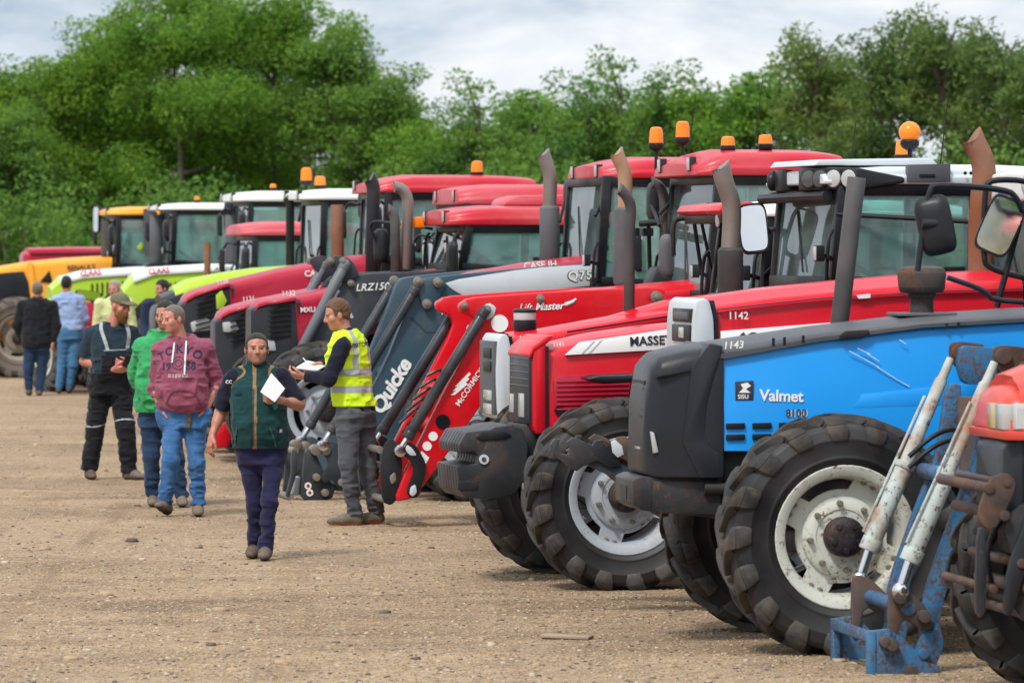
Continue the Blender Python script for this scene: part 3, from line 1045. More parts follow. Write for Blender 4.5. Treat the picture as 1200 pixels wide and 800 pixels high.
mb.tube([T.P(1190, 650, .46), T.P(1240, 670, .46)], .03, 10); mb.tube([T.P(1190, 650, -.46), T.P(1240, 670, -.46)], .03, 10)
mb.build('lift_ram', M['chrome'], T.root)
T.prism('side_panel', [(1160, 560), (1200, 520), (1300, 520), (1300, 600), (1200, 640), (1165, 590)], .18, .30, M['slate_dark'])

# ---- blue loader tractor standing just out of frame, only its loader shows
T = Tr('worn blue front loader with scuffed white rams, its tractor mostly beyond the right edge', 1420, 26.3, 9, .62, .36, 1.6)
chassis(T, -2.3); rear_wheels(T, -2.3, .8, .42, 'rimwhite', 'blue'); front_wheels(T, .34, 'rimwhite')
hood(T, [(1330, 420, 520), (1400, 405, 520), (1640, 395, 520)], .33, M['blue'], Y=.36)
cab(T, T.p(1650, 400, .7)[0], T.p(1650, 400, .7)[0] - .9, T.p(1650, 400, .7)[0] - 1.45, 1.5, 2.5, 2.66, roof='blue')
cb = MB()
for (x, y, r) in ((1128, 560, .045), (1062, 712, .04), (1080, 765, .03)):
    X, z = T.p(x, y, .42); cb.cyl((X, -.48, z), (X, .48, z), r, n=14)
L = cb.build('front_loader', M['blue_rusty'], T.root, .004)
for s in (1, -1):
    y0 = s * .42
    def Q(pts, dy0, dy1, mat, name, sm=1, bv=.008):
        poly = T.poly(pts, .42)
        if sm: poly = smooth_poly(poly, sm)
        m_ = MB(); m_.prism(poly, y0 + s * dy0, y0 + s * dy1)
        return m_.build(name, M[mat], L, bv)
    Q([(1168, 408), (1195, 410), (1420, 425), (1420, 470), (1200, 455), (1172, 455), (1165, 430)], -.05, .05, 'blue_rusty', 'loader_arm')
    Q([(1152, 455), (1172, 455), (1156, 560), (1116, 660), (1096, 740), (1076, 745), (1084, 690), (1116, 600), (1140, 540)], -.045, .03, 'blue_rusty', 'arm_leg')
    Q([(1160, 405), (1178, 404), (1205, 408), (1200, 450), (1172, 440), (1160, 425)], .05, .085, 'rust', 'ram_bracket')
    Q([(1040, 690), (1046, 685), (1062, 690), (1085, 712), (1092, 735), (1080, 738), (1055, 722), (1046, 760), (1038, 760)], .0, .05, 'rust', 'bell_crank')
    Q([(1018, 738), (1040, 735), (1052, 742), (1085, 775), (1098, 778), (1104, 800), (1050, 812), (1016, 806)], .02, .05, 'blue_rusty', 'carrier_plate', 0)
    Q([(1084, 728), (1098, 726), (1106, 752), (1092, 790), (1078, 796), (1066, 782)], -.03, .03, 'blue_rusty', 'tilt_link')
    Q([(1015, 738), (1024, 738), (1024, 808), (1015, 806)], -.02, .06, 'blue_rusty', 'hook_plate', 0)
    a = T.P(1166, 424, .42 + .07); b = T.P(1067, 655, .42 + .07); e = T.P(1055, 692, .42 + .07)
    for v in (a, b, e): v.y *= s
    d = (b - a).normalized()
    rm = MB()
    rm.tube([a, a + d * .12, a + d * .14, a + (b - a) * .56, a + (b - a) * .565, b, b + d * .01], [.024, .026, .036, .040, .050, .052, .04], 18)
    rm.cyl(b - d * .06, b + d * .015, .060, n=18); rm.cyl(a + (b - a) * .55, a + (b - a) * .58, .060, n=18)
    rm.tube([a + (b - a) * .2 + Vector((.05, s * .03, 0)), b - d * .1 + Vector((.07, s * .03, 0))], .010, 6)
    r_ = rm.build('hydraulic_ram', M['cylwhite'], L, .004)
    rd = MB(); rd.cyl(b, e, .030, n=14); rd.sphere(e, .05, 8); rd.build('ram_rod', M['chrome'], L)
    pn = MB()
    for (x, y, r) in ((1176, 417, .045), (1055, 700, .035), (1084, 722, .035), (1038, 752, .03), (1068, 788, .04), (1046, 755, .035), (1200, 430, .03)):
        c = T.P(x, y, .42 + .10); c.y *= s
        pn.cyl(c - Vector((0, s * .08, 0)), c + Vector((0, s * .015, 0)), r, n=14)
    pn.build('pivot_pin', M['rust'], L, .004)
    a = T.P(1110, 600, .5); b = T.P(1142, 505, .44)
    a.y *= s; b.y *= s
    hs = MB()
    for k in range(2):
        o = Vector((0, 0, -.06 * k))
        hs.tube(bend([T.P(1065, 535, .0 + s * .5) + o, T.P(1090, 512, s * .52) + o, T.P(1112, 502, s * .5) + o, T.P(1125, 505, s * .42) + o, T.P(1128, 520, s * .40)], 2), .014, 8)
    hs.build('hydraulic_hose', M['black'], L)
T.prism('tower_plate', [(1126, 465), (1166, 465), (1170, 800), (1130, 700)], -.30, -.22, M['rust'], L)
T.prism('carrier_rail', [(1016, 738), (1030, 742), (1030, 756), (1016, 752)], -.45, .45, M['blue_rusty'], L)
T.prism('carrier_rail', [(1018, 800), (1034, 800), (1034, 812), (1018, 812)], -.45, .45, M['blue_rusty'], L)

# ---- blue tractor with black nose
T = Tr('bright blue tractor with black moulded nose and cream wheels, slanted exhaust behind its bonnet', 992, 27.7, 9, .70, .40, 1.70)
VAL = T
chassis(T, -2.75, zh=1.2); rear_wheels(T, -2.75, .9, .5, 'rimwhite', 'black')
front_wheels(T, .385, 'rimwhite', 'tabs', spin=(.3, .75))
HW = .36
hood(T, [(770, 425, 528), (800, 421, 528), (870, 408, 528), (960, 395, 530), (1080, 382, 545), (1200, 373, 580), (1300, 367, 600)], HW, M['blue'], 'side_panels', Y=HW, r=.04, inset=.03, crown=.0, hws=[.33] + [HW] * 6)
# dark grey top strip
hood(T, [(834, 402, 419), (850, 399, 420), (960, 383, 400), (1080, 369, 384), (1200, 361.5, 377), (1300, 357, 372)], HW + .006, M['greytrim'], 'hood_top', Y=HW, r=.05, front=False, crown=.035)
# black nose
secs = []
for (x, yt, yb, hw) in ((755, 500, 552, .235), (758, 455, 557, .28), (764, 425, 559, .315), (774, 414, 560, .345), (804, 406, 560, .368), (832, 402, 560, .372), (846, 400, 560, .372)):
    X, zt = T.p(x, yt, .3); X2, zb = T.p(x, yb, .36)
    secs.append((X, zt, zb, hw))
mb = MB(); mb.loft(hood_sections(secs, .10, False, .02, .01))
mb.build('nose', M['blacknose'], T.root, .012, 3)
T.prism('nose_skirt', [(832, 402), (848, 405), (838, 436), (829, 470), (826, 505), (832, 524), (843, 531), (845, 560), (820, 560), (800, 520), (810, 430)], -.378, .378, M['blacknose'], bevel=.01)
for (px_, ya, yb) in ((754, -.02, .17), (758, .19, .27)):
    X_ = T.p(px_, 515, .2)[0]
    mb = MB(); mb.prism([(X_ + .012, T.p(px_, 505, .2)[1]), (X_ + .014, T.p(px_, 528, .2)[1]), (X_ - .08, T.p(px_, 528, .2)[1]), (X_ - .08, T.p(px_, 505, .2)[1])], ya, yb); mb.build('headlight', M['lens'], T.root, .008)
T.prism('headlight', [(763, 505), (767, 507), (772, 530), (766, 531)], .25, .345, M['lens'], bevel=.006)
T.prism('nose_crease', [(770, 441), (836, 428), (836, 429.5), (770, 442.5)], .2, .3735, M['black'], bevel=0)
mb = MB()
for q in range(6):
    mb.prism(T.poly([(748 - q * .6, 445 + q * 8), (752, 445 + q * 8), (752, 450 + q * 8), (748 - q * .6, 450 + q * 8)], 0), -.19, .19)
mb.build('grille_bars', M['black'], T.root)
# number 1143, badge, name
T.text('1143', 847, 409, 9, HW + .012, 'chalk', rot=3, bold=.006, shear=.2)
T.text('Valmet', 890, 469, 13.5, HW + .006, 'white', rot=-2, bold=.022, spacing=.98)
T.text('8100', 921, 488, 9, HW + .007, 'decal_dark', rot=0, bold=.01)
T.text('8100', 922, 488.6, 9, HW + .004, 'white', rot=0, bold=.012)
bd = T.prism('badge', [(862, 447), (883, 446), (883, 469), (862, 469)], HW - .01, HW + .004, M['decal_dark'], bevel=.002)
T.text('SISU', 864.5, 467, 5, HW + .006, 'white', bold=.012, parent=bd)
T.prism('badge_figure', [(868, 450), (876, 448), (880, 452), (874, 456), (880, 460), (866, 460), (871, 455)], HW, HW + .007, M['white'], bd, bevel=0)
louvres(T, [[(851, 496), (873, 495.5), (873, 502), (851, 502.5)], [(882, 495.5), (904, 495), (904, 501.5), (882, 502)], [(851, 509), (873, 508.5), (873, 515), (851, 515.5)], [(882, 508.5), (904, 508), (904, 514.5), (882, 515)],
            [(913, 495), (930, 495), (930, 501), (913, 501.5)]], HW + .012)
T.prism('side_recess', [(1000, 478), (1010, 462), (1060, 457), (1140, 448), (1200, 440), (1200, 470), (1120, 474), (1060, 476)], HW - .01, HW + .003, M['blue'], bevel=.003)
mb = MB()
for (a, b) in (((995, 411), (1012, 420)), ((1010, 419), (1030, 430)), ((1028, 430), (1052, 445)), ((1050, 444), (1066, 453)), ((1005, 408), (1020, 415)), ((1016, 414), (1030, 423)), ((1054, 398), (1062, 403))):
    mb.bar(T.P(a[0], a[1], HW + .004), T.P(b[0], b[1], HW + .004), .003, .006)
mb.build('paint_scratch', M['white'], T.root)
T.prism('hood_catch', [(984, 393), (990, 388), (1018, 386), (1020, 391), (1012, 396), (986, 398)], HW - .0, HW + .022, M['black'], bevel=.006)
for x in (905, 918, 940, 1108, 1122):
    T.prism('vent_slot', [(x, 396 - (x - 905) * .085), (x + 3, 395.8 - (x - 905) * .085), (x + 3, 405 - (x - 905) * .1), (x, 405.3 - (x - 905) * .1)], HW, HW + .004 + .006, M['black'], bevel=0)
# bumper bar
T.prism('front_bumper', [(742, 562), (752, 558), (835, 560), (846, 567), (846, 600), (835, 606), (752, 598), (742, 590)], -.30, .30, M['rustblack'], bevel=.012)
T.prism('bumper_cheek', [(764, 563), (846, 563), (846, 604), (764, 600)], .295, .315, M['rustblack'], bevel=.01)
front_panel(T, 742, 571, 587, .30, -.10, .10, 'black', 'bumper_eye', .004, 0)
T.prism('nose_bracket', [(775, 545), (850, 545), (900, 560), (900, 620), (846, 610), (780, 575)], -.22, .22, M['chassis'], bevel=.02)
mb = MB(); a = T.P(825, 572, .33); mb.cyl(a, a + Vector((-.34, 0, 0)), .035, n=12); mb.build('bumper_peg', M['chassis'], T.root)
# slanted exhaust on the far side, air cleaner on the bonnet
b0 = T.P(983, 385, -.30); b1 = T.P(1004, 208, -.30)
exhaust(T, b0 + (b0 - b1) * .12, b1, .056, 'darkpipe')
c = T.P(1080, 385, .05)
mb = MB()
z0 = T.p(1080, 378, .05)[1]
H_ = lambda y: T.p(1080, y, .05)[1]
mb.lathe([(.10, H_(384)), (.072, H_(372)), (.070, H_(350)), (.085, H_(348)), (.085, H_(343)), (.125, H_(343)), (.137, H_(338)), (.142, H_(322))], (c.x, .05, 0), 'Z', 28)
ac = mb.build('air_cleaner', M['chassis'], T.root, .004)
mb = MB()
mb.lathe([(.138, H_(337)), (.145, H_(321)), (.142, H_(319)), (.13, H_(314)), (.09, H_(312)), (.02, H_(311.5))], (c.x, .05, 0), 'Z', 28)
mb.build('air_cleaner_cap', M['rust'], ac, .003)
mb = MB(); mb.box((c.x, .05, H_(368)), (.36, .3, .02)); mb.build('hood_plate', M['greytrim'], ac, .006)
xA = T.p(1345, 330, .7)[0]
cab(T, xA, xA - .95, xA - 1.5, 1.95, 2.75, 2.95, roof='greytrim', floor=1.1, lights=4)
# big mirror frames reaching forward of the cab
fr = [T.P(1075, 318, .95), T.P(1088, 222, .95), T.P(1098, 216, .95), T.P(1180, 222, .95), T.P(1192, 232, .95), T.P(1200, 255, .92), Vector((xA, .76, 2.5))]
mb = MB(); mb.tube(bend(fr, 2), .018, 8)
mb.tube(bend([T.P(1110, 325, .95), T.P(1155, 340, .95), T.P(1165, 355, .93), Vector((xA, .76, 2.0))], 2), .016, 8)
o = mb.build('mirror_frame', M['black'], T.root)
mirror(T, T.P(1082, 300, .95), T.P(1096, 264, .95), .21, .345, (-.35, -1, 0), tilt=-12, via=None, arm=False)
mb = MB(); mb.tube([T.P(1080, 262, .97), T.P(1098, 262, .97)], [.03, .04], 10); mb.build('mirror_clamp', M['black'], T.root)
fr = [Vector((xA, -.76, 2.6)), T.P(1210, 212, -.2), T.P(1160, 210, -.2), T.P(1154, 222, -.2), T.P(1152, 300, -.2), T.P(1158, 315, -.2), T.P(1210, 328, -.2), Vector((xA, -.6, 2.1))]
mb = MB(); mb.tube(bend(fr, 2), .018, 8); mb.tube([T.P(1200, 240, -.2), T.P(1168, 360, -.2)], .02, 8); mb.build('mirror_frame', M['black'], T.root)
mirror(T, T.P(1175, 262, -.2), T.P(1172, 264, -.18), .23, .37, (.25, 1, -.12), tilt=-24, arm=False)

# ---- red tractor, silver lamp surround, rusty exhaust
T = Tr('red tractor with silver lamp surround and tall rust-brown exhaust, behind the blue tractor', 985, 30.3, 11, .64, .38, 1.72)
chassis(T, -2.7, zh=1.2); rear_wheels(T, -2.7, .88, .5, 'rimsilver', 'red'); front_wheels(T, .36, 'rimsilver')
HW = .38
hood(T, [(820, 356, 460), (828, 350, 470), (840, 347, 520), (900, 338, 520), (1000, 328, 520), (1100, 319.5, 520), (1200, 316, 520)], HW, M['red'], Y=HW, r=.07, crown=.06)
T.prism('hood_crease', [(842, 362), (960, 349), (1100, 341), (1200, 338), (1200, 339.2), (1100, 342.2), (960, 350.4), (842, 363.4)], HW - .02, HW + .006, M['decal_dark'], bevel=0)
T.prism('lamp_surround', [(816, 352), (824, 349), (832, 352), (837, 372), (838, 402), (830, 470), (814, 470), (812, 402), (813, 372)], -HW + .0, HW + .012, M['silver'], bevel=.02, smooth=1)
front_panel(T, 813, 362, 378, HW, -.16, .34, 'black', 'headlight'); front_panel(T, 812, 381, 401, HW, -.16, .34, 'black', 'headlight')
front_panel(T, 812, 384, 397, HW, .06, .18, 'lens', 'indicator_lens', .022); front_panel(T, 813, 366, 375, HW, -.1, .28, 'greytrim', 'lamp_glass', .02)
T.prism('nose_seam', [(833, 352), (837, 352), (842, 375), (842, 402), (836, 440), (832, 440), (838, 402), (838, 375)], -HW, HW + .006, M['black'], bevel=.002)
T.text('1142', 853, 374, 9, HW + .012, 'chalk', bold=.002)
T.prism('name_panel', [(845, 388), (1000, 376), (1000, 405), (845, 415)], HW - .02, HW + .007, M['white'], bevel=.002)
T.text('6290', 862, 412, 22, HW + .01, 'decal_dark', rot=1, bold=.04)
T.prism('paint_chip', [(1004, 346), (1020, 344), (1020, 349), (1006, 350)], HW, HW + .010, M['white'], bevel=0)
xA = T.p(1236, 300, .74)[0]
cab(T, xA, xA - .92, xA - 1.5, 2.08, 2.62, 2.86, roof='offwhite', floor=1.1, lights=4, overhang=.12)
b0 = T.P(1148, 345, -.42); bm_ = T.P(1150, 245, -.42)
exhaust(T, b0 - Vector((0, 0, .3)), bm_ + Vector((0, 0, .05)), .078, 'rustpipe', None, curve=[T.P(1154, 205, -.42), T.P(1151, 185, -.42), T.P(1143, 170, -.42), T.P(1140, 163, -.42)])
mb = MB(); mb.cyl(bm_ + Vector((0, 0, .0)), b0 - Vector((0, 0, .3)), .085, n=18); mb.build('silencer', M['rustpipe'], T.root)
mirror(T, (xA, .76, 2.5), T.P(1250, 262, .95), .2, .34, (-1, .2, 0))
mirror(T, (xA, -.76, 2.5), T.P(1180, 262, -.95), .2, .34, (-1, -.2, 0))
# front linkage: two hooked arms reaching over the next tractor's wheel
for yy in (.40, -.40):
    pts = [(664, 528), (676, 520), (700, 528), (760, 560), (820, 600), (870, 612), (870, 650), (820, 632), (760, 598), (712, 556), (690, 545)]
    T.prism('lift_arm', pts, yy - .03, yy + .03, M['slate_dark'], bevel=.008)
    hk = [(648, 530), (645, 521), (650, 514), (657, 514), (654, 523), (658, 531), (666, 532), (668, 524), (664, 518), (672, 512), (684, 517), (694, 522), (698, 516), (707, 515), (716, 520), (724, 531), (728, 546), (714, 548), (700, 540), (684, 546), (676, 552), (664, 545)]
    T.prism('catch_hook', hk, yy + .02, yy + .05, M['rustblack'], bevel=.006)
    hk2 = [(x + 26, y - 4) for x, y in hk]
    T.prism('catch_hook', hk2, yy - .09, yy - .05, M['rust'], bevel=.006)
T.prism('linkage_plate', [(716, 520), (745, 530), (770, 555), (845, 585), (845, 640), (800, 625), (745, 575), (720, 545)], -.28, -.24, M['rust'])
T.prism('linkage_plate', [(716, 520), (745, 530), (770, 555), (845, 585), (845, 640), (800, 625), (745, 575), (720, 545)], .24, .28, M['rust'])
T.prism('catch_tag', [(716, 517), (721, 515), (729, 522), (731, 532), (724, 536), (718, 530)], .455, .465, M['silver'], bevel=.002)
T.prism('front_carrier', [(770, 470), (960, 470), (980, 620), (840, 640), (800, 560)], -.24, .24, M['chassis'], bevel=.02)

# ---- scarlet tractor with white name band and front weights
T = Tr('scarlet tractor with white band on its bonnet, black front weights and grey cab roof', 735, 32.9, 12.5, .665, .385, 1.74)
chassis(T, -2.65, zh=1.1); rear_wheels(T, -2.65, .86, .5, 'rimsilver', 'red'); front_wheels(T, .375, 'rimsilver', 'tabs', spin=(.5, .1))
HW = .37
hood(T, [(632, 410, 494), (641, 405, 510), (660, 401, 510), (700, 391, 512), (760, 382, 515), (840, 374, 515), (1000, 360, 515)], HW, M['red'], Y=HW, r=.08, hws=[.34, .36] + [HW] * 5)
# nose: red cowl with black grille
T.prism('nose_cowl', [(624, 410), (628, 402), (636, 398), (642, 406), (641, 508), (628, 509), (624, 498)], -.345, .345, M['red'], bevel=.02)
front_panel(T, 624, 414, 497, .345, -.30, .325, 'blacknose', 'front_grille', .02)
for (ya, yb, za, zb) in ((-.28, -.16, 464, 486), (.02, .17, 462, 490)): front_panel(T, 624, za, zb, .345, ya, yb, 'lens', 'headlight', .03)
for q in range(5): front_panel(T, 624, 420 + q * 8, 421.5 + q * 8, .345, -.28, .30, 'greytrim', 'grille_slat', .026)
T.prism('grille_brow', [(620, 416), (624, 407), (642, 393), (650, 393), (642, 402), (627, 411), (622, 420)], -.35, .352, M['red_loader'], bevel=.012)
T.prism('nose_seam', [(640, 406), (643, 406), (643, 510), (640, 510)], -.35, .374, M['black'], bevel=0)
T.prism('side_grille', [(649, 446), (658, 440), (738, 436), (738, 476), (660, 486), (649, 480)], HW - .02, HW + .004, M['crimson'], bevel=.004)
mb = MB()
for q in range(7):
    y = 446 + q * 5.4
    mb.prism(T.poly([(652, y), (736, y - 2), (736, y), (652, y + 2.2)], HW), HW, HW + .012)
mb.build('grille_slats', M['crimson'], T.root, .002)
disc(T, 656, 481, .035, HW + .006, 'black', name='hood_latch')
T.prism('name_band', [(663, 416), (680, 401), (790, 385), (900, 374), (900, 397), (790, 409)], HW - .03, HW + .005, M['white'], bevel=.002)
for q in range(2):
    T.prism('band_stripe', [(680 + q * 9, 415 - q), (683 + q * 9, 414.6 - q), (697 + q * 9, 399.5 - q * 1.5), (695 + q * 9, 400 - q * 1.5)], HW, HW + .008, M['silver'], bevel=0)
T.text('MASSEY', 738, 405, 10.5, HW + .009, 'decal_dark', rot=2.5, bold=.022, spacing=1.03)
T.text('1141', 648, 406, 5.0, HW - .01, 'chalk', rot=4, bold=.002)
T.prism('mudguard_edge', [(690, 444), (704, 440), (770, 438), (780, 442), (770, 446), (708, 450)], .5, .82, M['black'], bevel=.02)
mb = MB(); mb.bar(T.P(740, 470, .66), T.P(745, 442, .66), .04, .06); mb.build('mudguard_stay', M['black'], T.root)
# front weight block: a pack of plates
wp = [(519, 521), (530, 506), (566, 503), (574, 500), (600, 498), (612, 502), (619, 520), (618, 560), (601, 580), (560, 585), (529, 583), (520, 575), (516, 546), (530, 545), (545, 543), (548, 534), (541, 529), (521, 531)]
wp = [(x + max(0, 20 * (1 - (x - 516) / 90)), y) for x, y in wp]
poly = T.poly(wp, .36)
mb = MB()
for q in range(8):
    y = -.36 + q * .09
    mb.prism(poly, y + .004, y + .086)
mb.build('front_weight', M['rustblack'], T.root, .012, 2)
disc(T, 567, 538, .034, .358, 'silver', name='weight_badge', t=.012); disc(T, 567, 538, .016, .372, 'lens_dark', name='badge_centre')
T.prism('weight_plate', [(537, 563), (560, 563), (560, 574), (537, 574)], .35, .362, M['rustblack'], bevel=.004)
T.prism('weight_handle', [(558, 513), (566, 506), (592, 505), (600, 510), (592, 514), (566, 516)], .345, .368, M['black'], bevel=.006)
T.prism('weight_carrier', [(600, 515), (640, 515), (650, 520), (700, 540), (700, 600), (640, 560), (604, 548)], -.2, .2, M['chassis'], bevel=.02)
T.prism('carrier_block', [(602, 516), (636, 512), (640, 520), (640, 548), (602, 546)], .12, .26, M['black'], bevel=.02)
xA = T.p(979, 300, .76)[0]
xB = T.p(1138, 300, .76)[0]
zs = T.p(1000, 324, .76)[1]; zt = T.p(1000, 216, .76)[1]; zr = T.p(1000, 190, .8)[1]
cab(T, xA, xB, xB - .55, zs, zt, zr, hw=.78, roof='silver', floor=1.1, lights=0, overhang=.14, lean=.2, roof_r=.05)
# raised roof hatch, lamp bar, vents
T.prism('roof_hatch', [(955, 194), (960, 187), (1092, 185), (1100, 194)], -.55, .62, M['silver'], bevel=.01)
T.prism('roof_panel', [(1064, 193), (1114, 192), (1114, 213), (1064, 213)], .8, .862, M['greytrim'], bevel=.003)
T.prism('panel_pull', [(1078, 204), (1096, 204), (1096, 208), (1078, 208)], .8, .868, M['black'], bevel=.002)
for x in (1131, 1138, 1146): disc(T, x, 203, .012, .862, 'black', name='roof_bolt')
X0 = T.p(968, 205, .8)[0]; z0 = T.p(960, 223, .7)[1]; zt_ = T.p(960, 196, .7)[1]
for s in (1, -1):
    plan = [(X0 - .02, s * .18), (X0 + .03, s * .20), (X0 + .03, s * .40), (X0 - .05, s * .70), (X0 - .20, s * .873), (X0 - .55, s * .873), (X0 - .45, s * .18)]
    hb = MB()
    k = len(plan)
    def topz(p): return zt_ - (.0 if p[0] > X0 - .25 else .07)
    vs = [(x, y, z0 + (.0 if x > X0 - .25 else .05)) for x, y in plan] + [(x, y, topz((x, y))) for x, y in plan]
    hb.add(vs, [tuple(range(k)), tuple(range(2 * k - 1, k - 1, -1))] + [(i, (i + 1) % k, (i + 1) % k + k, i + k) for i in range(k)])
    hbo = hb.build('lamp_housing', M['black'], T.root, .02)
    zc = (z0 + zt_) / 2
    for (x, y, mt) in ((X0 + .015, .47, 'lens_dark'), (X0 - .025, .62, 'lens_dark'), (X0 - .085, .745, 'lens'), (X0 - .165, .842, 'lens')):
        lamp(T, hbo, (x + .02, s * y + s * .012, zc), .072, .06, ax=(.8, s * .62, 0), mat=mt, name='roof_lamp')
beacon(T, T.P(1066, 190, .2), .1, .062, .10, ball=True)
beacon(T, T.P(1058, 190, -.5), .11, .055, .0)
b0 = T.P(856, 340, -.66)
exhaust(T, b0 - Vector((0, 0, .1)), T.P(856, 290, -.66), .068, 'steelpipe', (b0.z - .05, T.p(856, 290, -.66)[1], .092), 'darkpipe', curve=[T.P(858, 255, -.66), T.P(857, 235, -.66), T.P(848, 212, -.66), T.P(845, 196, -.66)])
mirror(T, (xA, -.78, 2.45), T.P(883, 268, -.80), .215, .37, (.25, .9, .12), tilt=6, via=None)
mirror(T, (xA, .78, 2.55), T.P(1180, 262, 1.1), .2, .34, (-1, .2, 0))
# header rail on the far door
mb = MB(); mb.tube([T.P(893, 233, -.8), T.P(970, 229, .7)], .04, 8); mb.build('header_rail', M['black'], T.root)
# rear-view mirror hung inside
mirror(T, (xA - .06, .2, zt - .05), (xA - .14, .18, zt - .38), .12, .34, (-1, 0, 0), tilt=8, arm=True)

# ---- small red tractor with silver nose panel
T = Tr('small red tractor with tall silver nose panel and thin bent exhaust, behind the front weights', 715, 35.5, 12, .60, .36, 1.65)
chassis(T, -2.45, zh=1.0); rear_wheels(T, -2.45, .82, .46, 'rimsilver', 'red'); front_wheels(T, .34, 'rimsilver')
HW = .34
hood(T, [(594, 398, 480), (601, 390, 490), (640, 386, 490), (700, 375, 490), (780, 361, 490), (850, 352, 490)], HW, M['red'], Y=HW, r=.06)
hood(T, [(680, 381, 395), (720, 372, 390), (790, 352, 380), (850, 344, 375)], .22, M['red'], 'hood_spine', Y=HW, r=.05, front=True)
T.prism('hood_groove', [(665, 388), (795, 368), (795, 370), (665, 390)], HW - .01, HW + .006, M['black'], bevel=0)
T.prism('lamp_surround', [(584, 399), (588, 392), (593, 391), (597, 396), (603, 440), (603, 480), (597, 490), (588, 492), (584, 488), (582, 440)], -HW * .75, HW + .015, M['silver'], bevel=.02, smooth=1)
front_panel(T, 583, 400, 486, HW, -HW * .65, HW * .9, 'greytrim', 'front_grille', .02)
for y in (408, 424, 458, 474):
    front_panel(T, 583, y, y + 12, HW, -.05, .22, 'lens' if y > 450 else 'black', 'headlight', .03)
T.prism('nose_seam', [(596, 394), (600, 394), (606, 440), (606, 488), (602, 488), (602, 440)], -HW, HW + .008, M['black'], bevel=0)
T.text('1140', 608, 399, 6.5, HW + .006, 'chalk', rot=1, bold=.003)
# box lamp standing on the hood
c = T.P(615, 384, 0)
mb = MB(); mb.lathe([(.085, c.z - .02), (.09, c.z + .02), (.088, c.z + .06)], (c.x, 0, 0), 'Z', 20); o = mb.build('pre_cleaner', M['black'], T.root, .003)
mb = MB(); mb.lathe([(.083, c.z + .045), (.085, c.z + .07), (.085, c.z + .115), (.08, c.z + .12)], (c.x, 0, 0), 'Z', 20); mb.build('cleaner_bowl', M['lens'], o, .003)
mb = MB(); mb.lathe([(.09, c.z + .115), (.09, c.z + .135), (.07, c.z + .145)], (c.x, 0, 0), 'Z', 20); mb.build('cleaner_lid', M['black'], o, .003)
xA = T.p(893, 300, .72)[0]
cab(T, xA, xA - .85, xA - 1.35, T.p(893, 345, .7)[1], T.p(880, 254, .7)[1], T.p(870, 233, .75)[1], hw=.72, roof='offwhite', floor=.95, lights=2, overhang=.2, lean=.3)
T.prism('roof_visor', [(842, 247), (847, 240), (880, 236), (888, 240), (882, 246), (848, 252)], -.72, .60, M['red'], bevel=.015)
T.prism('visor_underside', [(846, 252), (880, 246), (890, 246), (890, 262), (848, 262)], -.66, .52, M['black'], bevel=.01)
for yy in (-.5, .35): lamp(T, T.root, T.P(846, 257, yy) + Vector((.03, 0, 0)), .07, .06, name='roof_lamp')
b0 = T.P(737, 385, -.05)
exhaust(T, b0, T.P(738, 262, -.05), .042, 'darkpipe', None, curve=[T.P(740, 243, -.05), T.P(735, 230, -.05), T.P(727, 222, -.05)])
# mirror brackets, thin bars
mb = MB()
mb.tube(bend([T.P(789, 300, -.8), T.P(788, 262, -.8), T.P(795, 254, -.8), T.P(870, 258, -.8)], 2), .022, 8)
mb.tube([T.P(812, 250, -.78), T.P(822, 318, -.78)], .016, 8); mb.tube([T.P(822, 260, -.78), T.P(834, 315, -.78), T.P(846, 318, -.78)], .014, 8)
mb.tube(bend([T.P(842, 350, -.6), T.P(840, 330, -.6), T.P(858, 315, -.6)], 2), .02, 8)
mb.build('mirror_frame', M['black'], T.root)
mirror(T, T.P(781, 310, -.8), T.P(781, 300, -.85), .14, .34, (-1, -.2, 0), arm=True, body='greytrim')
mirror(T, (xA, .72, 2.1), T.P(934, 290, .95), .16, .3, (-1, .3, 0))

# ---- red loader tractor
T = Tr('red tractor with bright red front loader, two tall amber beacons on its curved cab', 712, 40.0, 12, .66, .38, 1.7)
chassis(T, -2.6, zh=1.1); rear_wheels(T, -2.6, .86, .5, 'rimsilver', 'red'); front_wheels(T, .37, 'rimsilver')
HW = .36
hood(T, [(592, 352, 460), (620, 346, 460), (700, 338, 460), (850, 325, 460)], HW, M['red'], Y=HW)
T.prism('hood_side_vent', [(700, 355), (770, 345), (770, 375), (700, 385)], HW - .01, HW + .006, M['black'], bevel=.003)
arm = [(538, 357), (549, 349), (600, 345), (680, 340), (776, 336), (783, 350), (783, 384), (700, 388), (640, 394), (604, 420), (560, 480), (515, 545), (484, 584), (461, 588), (478, 545), (522, 458), (560, 385), (556, 372), (540, 366)]
L = loader(T, arm, .50, .11, 'red_loader',
           rams=(((567, 366), (478, 512), .046, .085),), rods=(((478, 512), (468, 528), .026, .085),),
           cross=((520, 500, .06), (488, 575, .04)), cmat='cyldark',
           plates=(([(560, 366), (572, 354), (582, 360), (578, 372), (566, 376)], 'silver', .01), ([(752, 372), (766, 348), (782, 344), (784, 384), (752, 384)], 'red_loader', .02)),
           pins=((570, 363, .04, .075), (544, 358, .03, .06), (769, 348, .05, .085), (633, 350, .035, .06)))
